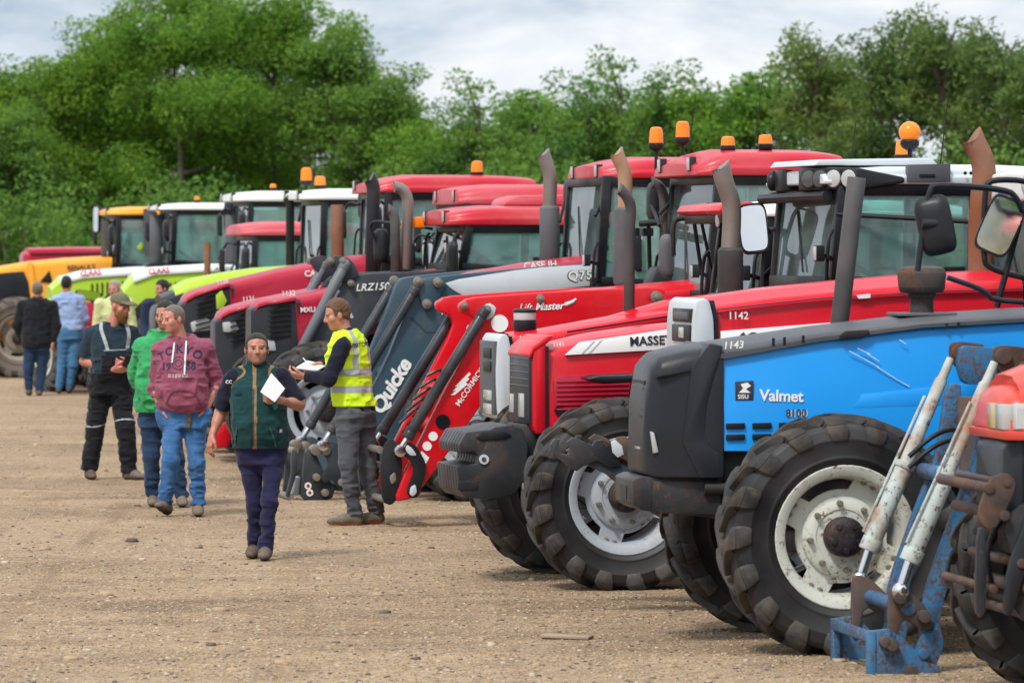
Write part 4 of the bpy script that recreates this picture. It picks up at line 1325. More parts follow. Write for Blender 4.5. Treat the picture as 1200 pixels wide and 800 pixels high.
for s in (1, -1):
    for (pl, mt, a, b) in (([(449, 522), (457, 512), (468, 522), (471, 545), (468, 580), (458, 592), (448, 588), (445, 552)], 'black', -.02, .03),
                           ([(467, 521), (475, 516), (486, 522), (497, 542), (496, 556), (487, 582), (478, 583), (474, 574), (483, 550), (480, 540), (470, 532)], 'black', .06, .10),
                           ([(474, 520), (480, 524), (486, 533), (478, 533), (472, 527)], 'silver', .10, .11), ([(478, 570), (484, 566), (486, 576), (481, 581), (477, 578)], 'silver', .10, .11),
                           ([(455, 558), (462, 552), (464, 562), (458, 568)], 'bolt', .03, .04)):
        mb = MB(); mb.prism(smooth_poly(T.poly(pl, .5), 1), s * (.5 + a), s * (.5 + b)); mb.build('carrier_plate', M[mt], L, .006)
cb = MB()
for (x, y, r) in ((446, 527, .03), (452, 585, .03), (458, 548, .03)):
    X, z = T.p(x, y, .5); cb.cyl((X, -.5, z), (X, .5, z), r)
cb.build('carrier_rail', M['steelpipe'], L)
disc(T, 519, 494, .062, .557, 'black', L, 'arm_hole')
for (x, y) in ((507.5, 511), (500.5, 522.5)): disc(T, x, y, .038, .557, 'white', L)
T.prism('sticker', [(494, 528), (503, 536), (499, 543), (491, 536)], .55, .559, M['white'], L, bevel=0)
disc(T, 585.5, 379, .072, .557, 'white', L)
T.text('McCORMICK', 538, 476.5, 6.6, .560, 'white', rot=55, bold=.008, parent=L)
for q in range(3):
    T.prism('logo_stripe', [(528 + q * 2.6, 463 - q * 5), (546 + q * 2, 448 - q * 6), (548 + q * 2, 450 - q * 6), (533 + q * 2.4, 462.5 - q * 5)], .55, .560, M['white'], L, bevel=0)
T.text('Lift', 608, 364.2, 8.6, .560, 'white', rot=2, bold=-.004, shear=.3, parent=L)
T.text('Master', 627, 363.5, 8.8, .560, 'white', rot=2.5, bold=.02, shear=.3, parent=L)
mb = MB(); mb.tube([T.P(662, 357, .558), T.P(671, 353.5, .558), T.P(675, 350, .558)], [.018, .014, .008], 6); mb.build('lettering', M['white'], L)
T.text('1138', 545, 384, 5, .560, 'chalk', rot=-30, bold=.002, parent=L)
mb = MB()
for q in range(5):
    mb.tube(bend([T.P(500 - q * 8, 440 + q * 14, .4), T.P(520 - q * 6, 430 + q * 10, .42), T.P(512 - q * 5, 452 + q * 10, .35), T.P(496 - q * 6, 470 + q * 9, .45)], 2), .014, 6)
mb.build('hydraulic_hose', M['black'], L)
T.prism('cross_member', [(520, 455), (545, 440), (560, 470), (530, 500)], -.46, .46, M['red_loader'], L)
xA = T.p(832, 300, .78)[0]
zs = T.p(846, 340, .78)[1]; zt = T.p(880, 206, .78)[1]; zr = T.p(900, 174, .5)[1]
cab(T, xA, xA - .75, xA - 1.08, zs, zt, zr, hw=.78, roof='roof_red', floor=1.1, lights=2, rear_over=.08, overhang=.20, lean=.3, roof_front_drop=.12, roof_r=.12, light_z=zt + .10)
beacon(T, T.P(800, 190, -.55) , .14, .062, .14 + .02)
beacon(T, T.P(769, 200, -.80), .14, .062, T.p(769, 168, -.8)[1] - T.p(769, 200, -.8)[1] - .05)
beacon(T, T.P(853, 178, .45), .08, .06, 0); beacon(T, T.P(897, 176, .45), .08, .06, 0)
exhaust(T, T.P(731, 335, -.5), T.P(732, 243, -.5), .062, 'tanpipe', (T.p(731, 335, -.5)[1], T.p(731, 243, -.5)[1], .09), 'greytrim', curve=[T.P(733, 212, -.5), T.P(731, 198, -.5), T.P(725, 186, -.5), T.P(723, 180, -.5)])
exhaust(T, T.P(778, 330, -.85), T.P(779, 245, -.85), .045, 'darkpipe', None, curve=[T.P(778, 228, -.85), T.P(773, 218, -.85), T.P(765, 214, -.85)])
mirror(T, (xA + .05, -.78, 2.6), T.P(803, 220, -.72), .2, .36, (-1, -.35, 0), body='greytrim')
mirror(T, (xA + .05, -.78, 2.5), T.P(766, 237, -1.15), .19, .36, (-1, -.1, 0))
mb = MB()
mb.tube([T.P(750, 262, -1.0), T.P(835, 256, -.6)], .03, 8)
for x in (742, 758, 792): mb.box(T.P(x, 272, -.9), (.09, .12, .07))
mb.tube([T.P(797, 262, -.9), T.P(796, 340, -.9)], .014, 8); mb.tube([T.P(760, 262, -1.0), T.P(762, 330, -1.0)], .02, 8)
mb.build('lamp_bar', M['black'], T.root)
T.prism('air_duct', [(764, 330), (772, 312), (792, 312), (796, 350), (764, 352)], -.85, -.5, M['black'], bevel=.03)

# ---- crimson tractor with slate loader (grey cover strip)
T = Tr('crimson tractor with slate blue front loader under a pale grey cover strip, tan-tipped exhaust', 562, 44.3, 12, .66, .40, 1.72)
chassis(T, -2.65, zh=1.1); rear_wheels(T, -2.65, .86, .5, 'rimsilver', 'crimson'); front_wheels(T, .37, 'rimsilver')
HW = .36
hood(T, [(505, 336, 420), (520, 329, 420), (560, 318, 430), (620, 308, 440), (692, 299, 440)], HW, M['crimson'], Y=HW)
T.prism('hood_band', [(560, 323), (650, 310), (650, 316), (560, 329)], HW - .01, HW + .004, M['black'], bevel=0)
T.text('CASE IH', 614, 315.5, 8, HW + .008, 'white', rot=4, bold=.02)
arm = [(478, 360), (490, 328), (503, 325), (620, 313), (722, 307), (735, 312), (735, 342), (722, 342), (620, 350), (565, 366), (545, 390), (500, 470), (462, 540), (440, 572), (400, 575), (388, 540), (412, 500), (452, 425)]
L = loader(T, arm, .50, .11, 'slate',
           rams=(((486, 340), (388, 505), .044, .09),), rods=(((388, 505), (378, 522), .026, .09),),
           cross=((470, 440, .07), (420, 540, .05)), cmat='slate_dark',
           plates=(([(519, 330), (622, 314), (722, 308), (730, 311), (715, 333), (610, 343), (560, 346), (546, 348), (532, 341)], 'silver', .012), ([(487, 329), (520, 326), (522, 336), (505, 364), (496, 362), (488, 340)], 'slate', .03)),
           pins=((490, 330, .045, .1), (513, 331, .045, .1), (500, 356, .045, .1), (724, 328, .05, .1), (725, 338, .03, .1)))
for s in (1, -1):
    for (pl, mt, a, b) in (([(357, 524), (369, 530), (380, 556), (392, 572), (388, 585), (352, 586), (354, 560)], 'slate_dark', -.03, .05),
                           ([(380, 518), (388, 516), (398, 522), (410, 548), (414, 572), (400, 578), (388, 560), (379, 566), (373, 560), (384, 542), (377, 530)], 'slate_dark', .05, .09),
                           ([(341, 527), (348, 527), (347, 555), (338, 582), (334, 581), (341, 556)], 'slate_dark', -.03, .05),
                           ([(414, 546), (432, 556), (438, 572), (424, 582), (404, 580)], 'slate_dark', .0, .05)):
        mb = MB(); mb.prism(smooth_poly(T.poly(pl, .5), 1), s * (.5 + a), s * (.5 + b)); mb.build('carrier_plate', M[mt], L, .008)
    pn = MB()
    for (x, y, r) in ((371, 559, .035), (381, 577, .035), (382, 528, .04), (370, 527, .05), (400, 565, .035)):
        c = T.P(x, y, .5 + .09); c.y *= s; pn.cyl(c - Vector((0, s * .12, 0)), c + Vector((0, s * .02, 0)), r, n=14)
    pn.build('pivot_pin', M['bolt'], L, .004)
cb = MB()
for (x, y, r) in ((345, 528, .032), (340, 582, .032), (418, 530, .03)):
    X, z = T.p(x, y, .5); cb.cyl((X, -.52, z), (X, .54, z), r)
cb.build('carrier_rail', M['steelpipe'], L)
T.prism('carrier_latch', [(342, 560), (352, 558), (350, 580), (341, 580)], .3, .42, M['silver'], L)
for (x, y) in ((361, 569), (363, 577)): disc(T, x, y, .032, .555, 'white', L); disc(T, 361, 569, .015, .558, 'decal_red', L, 'sticker_mark'); disc(T, 363, 577, .015, .558, 'decal_red', L, 'sticker_mark')
T.text('Quicke', 447, 487, 18, .562, 'white', rot=59, bold=.035, shear=.18, parent=L, spacing=.95)
T.text('Q75', 665, 328.4, 11, .571, 'decal_dark', rot=2, bold=.05, parent=L, spacing=1.12)
T.text('Q75', 666, 328, 10.5, .575, 'white', rot=2, bold=.02, parent=L, spacing=1.16)
T.text('1137', 515, 369, 9, .562, 'chalk', rot=6, bold=.001, shear=.15, parent=L)
T.prism('fold_line', [(480, 372), (484, 372), (500, 388), (540, 388), (540, 389.5), (499, 390)], .55, .559, M['slate_dark'], L, bevel=0)
mb = MB()
for q in range(6):
    mb.tube(bend([T.P(462 - q * 5, 500 + q * 8, .2), T.P(440 - q * 5, 520 + q * 6, .3 - q * .1), T.P(430 - q * 5, 545 + q * 5, .3 - q * .1), T.P(415, 560, .2 - q * .1)], 2), .016, 6)
mb.build('hydraulic_hose', M['black'], L)
xA = T.p(704, 300, .76)[0]
zs = T.p(704, 325, .76)[1]; zt = T.p(750, 209, .76)[1]; zr = T.p(780, 183, .5)[1]
cab(T, xA, xA - .95, xA - 1.5, zs, zt, zr, hw=.76, roof='roof_red', floor=1.1, lights=2, overhang=.04, lean=.2, roof_front_drop=.08, roof_r=.1, light_z=zt + .07)
exhaust(T, T.P(644, 325, -.45), T.P(644, 242, -.45), .066, 'steelpipe', (T.p(644, 325, -.45)[1], T.p(644, 241, -.45)[1], .095), 'greytrim', curve=[T.P(645, 215, -.45), T.P(644, 202, -.45), T.P(639, 188, -.45), T.P(637, 181, -.45)])
mirror(T, (xA + .05, .76, 2.6), T.P(713, 227, .55), .22, .36, (-1, .5, 0), tilt=6, via=None)
mirror(T, (xA + .05, -.76, 2.55), T.P(667, 230, -1.0), .18, .34, (-1, 0, 0))
for y in (264, 291):
    lamp(T, T.root, T.P(686, y, -.1), .06, .06, name='work_light')
    mb = MB(); mb.bar(T.P(690, y, -.1), T.P(712, y, .3), .05, .05); mb.build('lamp_stay', M['black'], T.root, .006)
mb = MB(); mb.tube(bend([T.P(683, 233, -.8), T.P(672, 245, -.9), T.P(662, 300, -.9), T.P(660, 320, -.8)], 2), .02, 8); mb.build('grab_rail', M['black'], T.root)
mirror(T, T.P(752, 300, .7), T.P(748, 296, .78), .09, .36, (-1, .2, 0), arm=False)
T.prism('orange_reflector', [(672, 235), (687, 234), (687, 243), (672, 243)], -.9, -.85, M['amber'])

# ---- red tractor with dark slate loader (grey rams)
T = Tr('red tractor with dark slate loader arm, pale grey rams, behind the yellow waistcoat', 384, 48.5, 12, .70, .42, 1.74)
chassis(T, -2.65, zh=1.1); rear_wheels(T, -2.65, .86, .5, 'rimsilver', 'crimson'); front_wheels(T, .38, 'rimsilver', spin=(.2, .6))
HW = .37
swept_nose(T, [(297, 357), (303, 351), (312, 348.5), (325, 347), (345, 344), (400, 335), (440, 327), (515, 315)], 440, HW, 4, 'crimson', None)
mb = MB()
for q in range(7): mb.prism(T.poly([(314, 358 + q * 6), (341, 356 + q * 6), (341, 357.2 + q * 6), (314, 359.2 + q * 6)], HW), HW - .03, HW + .003)
mb.build('grille_slats', M['black'], T.root, split=False)
T.prism('headlight', [(305, 398), (322, 399), (324, 411), (310, 411)], .2, HW - .022, M['lens'], bevel=.01)
T.text('1132', 330, 346.5, 6, HW + .002, 'chalk', rot=3, bold=.002)
T.text('MXU', 352, 366, 6, HW + .006, 'white', rot=3, bold=.02)
arm = [(398, 336), (405, 325), (421, 321), (507, 317), (575, 311), (580, 345), (480, 364), (445, 376), (430, 392), (392, 455), (350, 535), (336, 556), (305, 557), (322, 515), (360, 400)]
L = loader(T, arm, .50, .11, 'slate_dark',
           rams=(((404, 310), (345, 425), .052, .09),), rods=(((345, 425), (318, 470), .03, .09),),
           cross=((370, 450, .06), (325, 530, .05)), cmat='cylgrey',
           plates=(([(384, 304), (395, 299), (408, 302), (416, 310), (421, 323), (405, 330), (398, 332), (396, 322), (388, 314)], 'slate_dark', .03),),
           pins=((387, 306, .04, .1), (402, 306, .04, .1), (411, 332, .035, .1), (390, 330, .03, .08)))
for s in (1, -1):
    mb = MB(); mb.prism(smooth_poly(T.poly([(302, 480), (318, 482), (330, 520), (334, 552), (300, 556), (296, 520)], .5), 1), s * .47, s * .56); mb.build('carrier_plate', M['slate_dark'], L, .008)
T.text('LRZ150', 416.5, 341, 8.5, .562, 'white', rot=3, bold=.012, shear=.3, parent=L, spacing=1.05)
T.prism('arm_stripe', [(455, 336), (520, 331), (520, 337), (455, 342)], .55, .560, M['silver'], L, bevel=0)
T.text('1136', 398, 374, 6, .562, 'chalk', rot=5, parent=L)
mb = MB(); mb.tube([T.P(397, 340, .58), T.P(336, 440, .58)], .016, 8); mb.build('levelling_rod', M['silver'], L)
mb = MB(); mb.bar(T.P(320, 440, .3), T.P(350, 415, .3), .06, .06); mb.build('tie_bar', M['slate_dark'], L)
xA = T.p(541, 300, .76)[0]
zs = T.p(545, 309, .76)[1]; zt = T.p(560, 264, .76)[1]; zr = T.p(580, 240, .7)[1]
cab(T, xA, xA - .95, xA - 1.5, zs, zt, zr, hw=.76, roof='roof_red', floor=1.1, lights=2, overhang=.22, lean=.3, roof_r=.07, rear_over=.2, mirrors=True)
T.prism('roof_vent', [(590, 241), (594, 233), (610, 229), (664, 228), (664, 241)], -.4, .3, M['faded_red'], bevel=.03)
exhaust(T, T.P(475, 315, -.45), T.P(478, 245, -.45), .06, 'steelpipe', curve=[T.P(478, 232, -.45), T.P(472, 222, -.45), T.P(463, 219, -.45)])
T.prism('roof_indicator', [(476, 255), (496, 254), (498, 267), (474, 267)], -.7, -.45, M['amber'], bevel=.01)
mirror(T, (xA, -.76, 2.35), T.P(504, 298, -1.05), .2, .36, (1, .5, 0), via=[T.P(528, 283, -.9), T.P(512, 282, -1.0)])
exhaust(T, T.P(464, 320, -.4), T.P(463, 262, -.4), .052, 'darkpipe', curve=[T.P(462, 254, -.4), T.P(459, 248, -.4), T.P(456, 246, -.4)])
mirror(T, (xA, -.76, 2.5), T.P(446, 288, -1.2), .2, .36, (-1, -.5, 0), via=[T.P(463, 262, -.9), T.P(430, 258, -1.2)])

# ---- two big crimson tractors further along
T = Tr('crimson tractor with black grille and a roof lamp, second from the dark slate loader', 340, 51.5, 12, .68, .42, 1.74)
chassis(T, -2.7, zh=1.1); rear_wheels(T, -2.7, .88, .5, 'rimsilver', 'crimson'); front_wheels(T, .37, 'rimsilver')
HW = .38
swept_nose(T, [(255, 371), (260, 364), (268, 359.5), (282, 355.5), (304, 350), (350, 341), (400, 331), (500, 316)], 455, HW, 4, 'crimson', None)
mb = MB()
for q in range(6): mb.prism(T.poly([(270, 370 + q * 6), (299, 363 + q * 6), (299, 364.2 + q * 6), (270, 371.2 + q * 6)], HW), HW - .03, HW + .003)
mb.build('grille_slats', M['black'], T.root, split=False)
T.prism('headlight', [(262, 378), (276, 376), (281, 386), (276, 390), (263, 389)], .15, HW - .022, M['lens'], bevel=.012)
T.text('1131', 284, 353, 5.5, HW + .002, 'chalk', rot=5, bold=.002)
xA = T.p(545, 300, .76)[0]
cab(T, xA, xA - .9, xA - 1.45, 2.15, T.p(560, 240, .76)[1], T.p(560, 215, .7)[1], roof='faded_red', lights=2, overhang=.10, roof_r=.09, mirrors=True)
exhaust(T, T.P(436, 320, -.5), T.P(437, 235, -.5), .075, 'black', curve=[T.P(438, 222, -.5), T.P(436, 214, -.5), T.P(434, 210, -.5)])
for yy in (-.4, -.1, .1, .4):
    T.prism('linkage_plate', [(248, 518), (256, 500), (268, 492), (282, 480), (286, 486), (276, 508), (266, 524), (252, 526)], yy - .02, yy + .02, M['red'], bevel=.006)
T.prism('linkage_bar', [(255, 505), (262, 503), (262, 510), (255, 512)], -.4, .4, M['rust'])
T.prism('linkage_bar', [(268, 498), (274, 496), (274, 503), (268, 505)], -.4, .4, M['red'])

T = Tr('crimson tractor with long dark grille and big headlamp, third from the dark slate loader', 300, 54.5, 12, .70, .42, 1.74)
chassis(T, -2.75, zh=1.1); rear_wheels(T, -2.75, .9, .5, 'rimsilver', 'crimson'); front_wheels(T, .37, 'rimsilver')
HW = .39
swept_nose(T, [(214, 352), (219, 345), (228, 340), (243, 335), (268, 328), (330, 314), (370, 307), (410, 300), (455, 296)], 430, HW, 4, 'crimson', None)
mb = MB()
for q in range(8): mb.prism(T.poly([(229, 350 + q * 6), (252, 344 + q * 6), (252, 345.2 + q * 6), (229, 351.2 + q * 6)], HW), HW - .03, HW + .003)
mb.build('grille_slats', M['black'], T.root, split=False)
T.prism('headlight', [(224, 378), (241, 371), (248, 376), (247, 387), (226, 389)], .15, HW - .022, M['lens'], bevel=.012)
T.prism('reflection_patch', [(253, 346), (260, 340), (266, 352), (261, 362), (254, 362)], HW - .02, HW + .002, M['lime'], bevel=.003)  # yellow-green reflection painted onto the nose as a lime patch
T.text('CASE', 357, 324, 7, HW + .006, 'white', rot=4, bold=.03)
T.text('1130', 254, 333, 5, HW - .005, 'chalk', rot=6, bold=.002)
xA = T.p(452, 290, .76)[0]
cab(T, xA, xA - .95, xA - 1.5, 2.2, T.p(470, 226, .76)[1], T.p(500, 204, .6)[1], roof='roof_red', lights=2, overhang=.16, roof_r=.1, roof_front_drop=.1, mirrors=True)
beacon(T, T.P(559, 207, .2), .13, .07, 0)
mirror(T, (xA, -.76, 2.6), T.P(426, 240, -.95), .2, .36, (-1, -.2, 0))
T.prism('roof_sticker', [(444, 217), (449, 217), (449, 225), (444, 225)], .3, .5, M['white'])
exhaust(T, T.P(396, 305, -.2), T.P(395, 240, -.2), .075, 'rustpipe', None)

# ---- yellow-green tractor, dark nose
T = Tr('lime green tractor with dark nose, its white roof carrying two amber beacons', 268, 60.5, 12, .68, .42, 1.74)
chassis(T, -2.7); rear_wheels(T, -2.7, .88, .5, 'rimsilver', 'lime'); front_wheels(T, .37, 'rimwhite', lod=0)
hood(T, [(196, 346, 400), (206, 336, 400), (224, 327, 400), (259, 320, 400), (300, 314, 400), (375, 309, 400)], .38, M['lime'], Y=.38, r=.12)
hood(T, [(183, 356, 425), (190, 346, 425), (216, 336, 425)], .385, M['blacknose'], 'nose', Y=.38, r=.08)
T.prism('headlight', [(184, 385), (196, 382), (198, 392), (186, 395)], .1, .39, M['lens'])
xA = T.p(378, 290, .76)[0]
cab(T, xA, xA - .9, xA - 1.45, 2.0, T.p(380, 234, .76)[1], T.p(380, 222, .76)[1] + .02, roof='offwhite', lights=2, overhang=.3)
beacon(T, T.P(359, 222, -.5), .17, .075, .06); beacon(T, T.P(375, 222, -.2), .12, .075, 0)
exhaust(T, T.P(340, 320, -.3), T.P(340, 240, -.3), .055, 'black', curve=[T.P(339, 236, -.3), T.P(336, 231, -.3)])
mirror(T, (xA, -.76, 2.5), T.P(372, 265, -1.0), .2, .4, (-1, -.5, 0))
mb = MB(); mb.tube(bend([T.P(350, 260, -.9), T.P(356, 232, -.9), T.P(380, 228, -.9)], 2), .02, 6); mb.tube([T.P(352, 240, -.9), T.P(362, 290, -.7)], .02, 6); mb.build('mirror_frame', M['black'], T.root)

# ---- low red-roofed tractor
T = Tr('small tractor with low rounded red cab roof, between the white-roofed lime tractors', 262, 66, 12, .6, .36, 1.6)
chassis(T, -2.3); rear_wheels(T, -2.3, .8, .44, 'rimsilver', 'red'); front_wheels(T, .34, 'rimsilver', lod=0)
hood(T, [(205, 352, 400), (225, 345, 400), (300, 335, 400)], .33, M['red'], Y=.33)
xA = T.p(297, 300, .72)[0]
cab(T, xA, xA - .85, xA - 1.3, 1.75, T.p(300, 276, .72)[1], T.p(310, 259, .7)[1], hw=.72, roof='faded_red', lights=0, overhang=.2, roof_r=.08, floor=.95, mirrors=True)
exhaust(T, T.P(243, 350, .2), T.P(243, 284, .2), .045, 'rustpipe')

# ---- lime tractor with name strip
for (px, d, nose, xw, sill, zt_, zr_, txt, tx, label) in (
    (195, 72, 142, 292, 316, 236, 223, 'ARION', 252, 'lime tractor with pale bonnet strip ending in dark model lettering, broad white cab roof'),
    (118, 79, 62, 203, 310, 246, 237, '', 0, 'lime tractor with pale bonnet strip, nearest the orange tractor at the far end')):
    T = Tr(label, px, d, 12, .68, .42, 1.74)
    chassis(T, -2.7); rear_wheels(T, -2.7, .88, .5, 'rimsilver', 'lime'); front_wheels(T, .37, 'rimwhite', lod=0)
    n = nose
    hp = [(140, 350), (145, 338), (157, 323), (182, 314), (245, 310), (289, 310)] if txt else [(54, 350), (60, 336), (71, 325), (98, 318), (156, 314), (200, 312)]
    hood(T, [(a, b, 405) for a, b in hp], .38, M['lime'], Y=.38, r=.06)
    hood(T, [(a, b - 1.2, b + 8) for a, b in hp[2:]], .386, M['offwhite'], 'hood_strip', Y=.38, r=.05, front=False)
    T.prism('side_grille', [(n + 4, 372), (n + 28, 350), (n + 32, 350), (n + 30, 400), (n + 6, 400)], .3, .392, M['black'])
    mb = MB()
    for q in range(8): mb.prism(T.poly([(n + 45 + q * 6, 332 - q * .5), (n + 46.5 + q * 6, 332 - q * .5), (n + 46.5 + q * 6, 348 - q), (n + 45 + q * 6, 348 - q)], .38), .37, .386)
    mb.build('air_vent', M['black'], T.root)
    T.text('CLAAS', n + 32, 323.5 if txt == '' else 321, 6.0, .394, 'decal_red', rot=5, bold=.03)
    if txt: T.text(txt, tx, 317, 4.5, .392, 'decal_dark', rot=2, bold=.01)
    xA = T.p(xw, 300, .76)[0]
    z_s = T.p(xw, sill - 5, .76)[1]
    cab(T, xA, xA - .95, xA - 1.5, z_s, T.p(xw, zt_, .76)[1], T.p(xw, zr_, .76)[1], roof='offwhite', lights=2, overhang=.25, roof_r=.07, mirrors=True)
    mirror(T, (xA, -.76, 2.6), T.P(xw - 24, zt_ + 18, -1.0), .22, .5, (-1, -.4, 0))
    exhaust(T, T.P(xw - 20, 315, -.5), T.P(xw - 20, 252, -.5), .11, 'greytrim')
    T.prism('air_intake', [(xw - 35, 316), (xw - 30, 308), (xw - 12, 307), (xw - 8, 316)], -.2, .2, M['black'], bevel=.04)
    beacon(T, T.P(xw + 28, zr_ + 1, 0), .06, .05, 0)

# ---- orange tractor at the far end
T = Tr('orange tractor with dark front grille and dusty wheel at the far left of the row', 22, 85, 12, .72, .46, 1.74)
chassis(T, -2.7); rear_wheels(T, -2.7, .9, .5, 'rimwhite', 'orange'); front_wheels(T, .38, 'rim_dusty', lod=0, muddy=True)
hood(T, [(-30, 320, 400), (0, 312, 400), (36, 306, 400), (80, 302, 400), (132, 299, 400)], .42, M['orange'], Y=.42, r=.1)
T.prism('front_grille', [(-20, 322), (28, 318), (33, 330), (36, 350), (36, 352), (-20, 354)], .3, .426, M['blacknose'])
T.prism('grille_bar', [(-20, 356), (36, 353), (36, 364), (-20, 368)], .3, .424, M['black'])
T.prism('side_vent', [(47, 330), (58, 317), (62, 332)], .4, .428, M['black'])
T.text('RENAULT', 79, 316.5, 5.5, .43, 'decal_dark', rot=2.5, bold=.03)
T.prism('nose_fin', [(32, 308), (38, 307), (44, 350), (44, 360), (36, 360), (38, 350)], .38, .432, M['orange'])
T.prism('side_gap', [(43, 330), (46, 330), (50, 365), (47, 365)], .4, .427, M['black'])
xA = T.p(138, 290, .76)[0]
cab(T, xA, xA - .9, xA - 1.4, 2.0, T.p(140, 252, .76)[1], T.p(150, 243, .76)[1] + .02, roof='orange', lights=2, overhang=.2, roof_r=.08, mirrors=True)
exhaust(T, T.P(125, 300, .2), T.P(125, 258, .2), .1, 'darkpipe')
exhaust(T, T.P(175, 300, .9), T.P(174, 256, .9), .09, 'greytrim', curve=[T.P(174, 248, .9), T.P(173, 244, .9)])
mirror(T, (xA, -.76, 2.6), T.P(114, 257, -.8), .2, .5, (1, .4, 0))
T.prism('door_decal', [(160, 290), (166, 283), (168, 290), (164, 294)], .78, .79, M['lime'])

T = Tr('red-bonneted tractor mostly hidden behind the orange one at the far end', 62, 90, 12, .7, .42, 1.7)
chassis(T, -2.6); rear_wheels(T, -2.6, .86, .5, 'rimsilver', 'crimson'); front_wheels(T, .37, 'rimsilver', lod=0)
hood(T, [(28, 294, 330), (34, 290, 330), (80, 289, 330), (122, 289, 330)], .44, M['crimson'], Y=.44, r=.06)
T.prism('bonnet_seam', [(36, 297), (118, 296), (118, 297.5), (36, 298.5)], .43, .446, M['black'], bevel=0)
xA = T.p(150, 290, .7)[0]
cab(T, xA, xA - .9, xA - 1.4, 2.1, 2.62, 2.8, roof='crimson', lights=0)

# ---- compact mower tractor parked in front of the lime tractors
T = Tr('compact orange-red tractor without a cab, parked between the two lime tractors', 206, 76.4, 120, .34, .24, 1.0)
T.root.scale = (1.25, 1.25, 1.25)
chassis_ = MB(); chassis_.box((-.75, 0, .5), (1.6, .5, .35)); chassis_.build('chassis', M['chassis'], T.root, .04)
for s in (1, -1):
    wheel(T, 0, s * .5, .34, .24, .17, 'rimwhite', 'full', s, 0, lod=0); wheel(T, -1.35, s * .55, .50, .34, .26, 'rimwhite', 'full', s, .2, lod=0)
    f = MB()
    pts = [(-1.35 + .57 * math.cos(R(10 + q * 16)), .5 + .57 * math.sin(R(10 + q * 16))) for q in range(11)]
    inn = [(-1.35 + .52 * math.cos(R(10 + q * 16)), .5 + .52 * math.sin(R(10 + q * 16))) for q in range(10, -1, -1)]
    f.prism(pts + inn, s * .36, s * .74); f.build('rear_fender', M['orange_red'], T.root, .02)
mb = MB(); mb.loft(hood_sections([(.45, 1.0, .55, .30), (.1, 1.08, .55, .33), (-.45, 1.12, .55, .34)], .12)); mb.build('hood', M['orange_red'], T.root, .01)
mb = MB()
for q in range(5): mb.box((.452, 0, .66 + q * .06), (.02, .44, .025))
mb.build('grille_slats', M['silver'], T.root)
for s in (1, -1): lamp(T, T.root, (.46, s * .2, .93), .06, .05, name='headlight')
mb = MB(); mb.box((-1.2, 0, .78), (.4, .42, .10)); mb.box((-1.4, 0, .96), (.10, .40, .36), Matrix.Rotation(R(-10), 3, 'Y')); mb.build('driver_seat', M['crimson'], T.root, .05, 3)
mb = MB(); c = Vector((-.62, 0, 1.16)); mb.tube([c + Vector((.1 * math.cos(2 * PI * q / 20), .2 * math.sin(2 * PI * q / 20), .12 * math.cos(2 * PI * q / 20))) for q in range(20)], .018, 8, closed=True); mb.cyl(c, (-.45, 0, .95), .03); mb.build('steering_wheel', M['black'], T.root)
mirror(T, (-.5, -.3, 1.0), (-.72, -.38, 1.22), .34, .12, (1, -.3, .2), tilt=-8)
mb = MB(); mb.box((-1.0, -.40, .55), (.8, .3, .35)); mb.build('side_bin', M['orange_red'], T.root, .05)
# ------------------------------------------------------------------ people: signed-distance bodies polygonised with surface nets
def vnoise(P, seed=0):
    """value noise for an (..., 3) array"""
    i = np.floor(P).astype(np.int64)
    f = P - i
    f = f * f * (3 - 2 * f)
    def h(a, b, c):
        n = (a * 374761393 + b * 668265263 + c * 2147483647 + seed * 974711) & 0xffffffff
        n = ((n ^ (n >> 13)) * 1274126177) & 0xffffffff
        return ((n ^ (n >> 16)) & 0xffff) / 65535.0 - .5
    x, y, z = i[..., 0], i[..., 1], i[..., 2]
    r = 0
    for dx in (0, 1):
        for dy in (0, 1):
            for dz in (0, 1):
                wgt = (f[..., 0] if dx else 1 - f[..., 0]) * (f[..., 1] if dy else 1 - f[..., 1]) * (f[..., 2] if dz else 1 - f[..., 2])
                r = r + wgt * h(x + dx, y + dy, z + dz)
    return r


def V(*a):
    return np.array(a, float) if len(a) > 1 else np.array(a[0], float)


def nrm(v):
    return v / (np.linalg.norm(v) + 1e-9)


class Cone:
    def __init__(s, a, b, ra, rb=None, k=.02, flat0=False, flat1=False, sq=None):
        s.a, s.b, s.ra, s.rb, s.k, s.f0, s.f1, s.sq = V(a), V(b), ra, ra if rb is None else rb, k, flat0, flat1, sq
    def box(s):
        r = max(s.ra, s.rb) + .05
        return np.minimum(s.a, s.b) - r, np.maximum(s.a, s.b) + r
    def d(s, P):
        ab = s.b - s.a
        L2 = ab @ ab
        t = (P - s.a) @ ab / L2
        tc = np.clip(t, 0, 1)
        q = P - s.a - tc[..., None] * ab
        if s.sq is not None:          # flattened along a direction: (axis, factor)
            ax, k = s.sq
            c = q @ ax
            q = q + (c * (1 / k - 1))[..., None] * ax
        d = np.linalg.norm(q, axis=-1) - (s.ra + (s.rb - s.ra) * tc)
        L = math.sqrt(L2)
        if s.f1: d = np.maximum(d, (t - 1) * L)
        if s.f0: d = np.maximum(d, -t * L)
        return d


class Ell:
    def __init__(s, c, axes, rad, k=.015):
        s.c, s.A, s.r, s.k = V(c), np.array(axes, float), V(rad), k
    def box(s):
        r = s.r.max() + .04
        return s.c - r, s.c + r
    def d(s, P):
        q = (P - s.c) @ s.A.T
        k0 = np.linalg.norm(q / s.r, axis=-1)
        k1 = np.linalg.norm(q / s.r ** 2, axis=-1)
        return k0 * (k0 - 1) / (k1 + 1e-9)


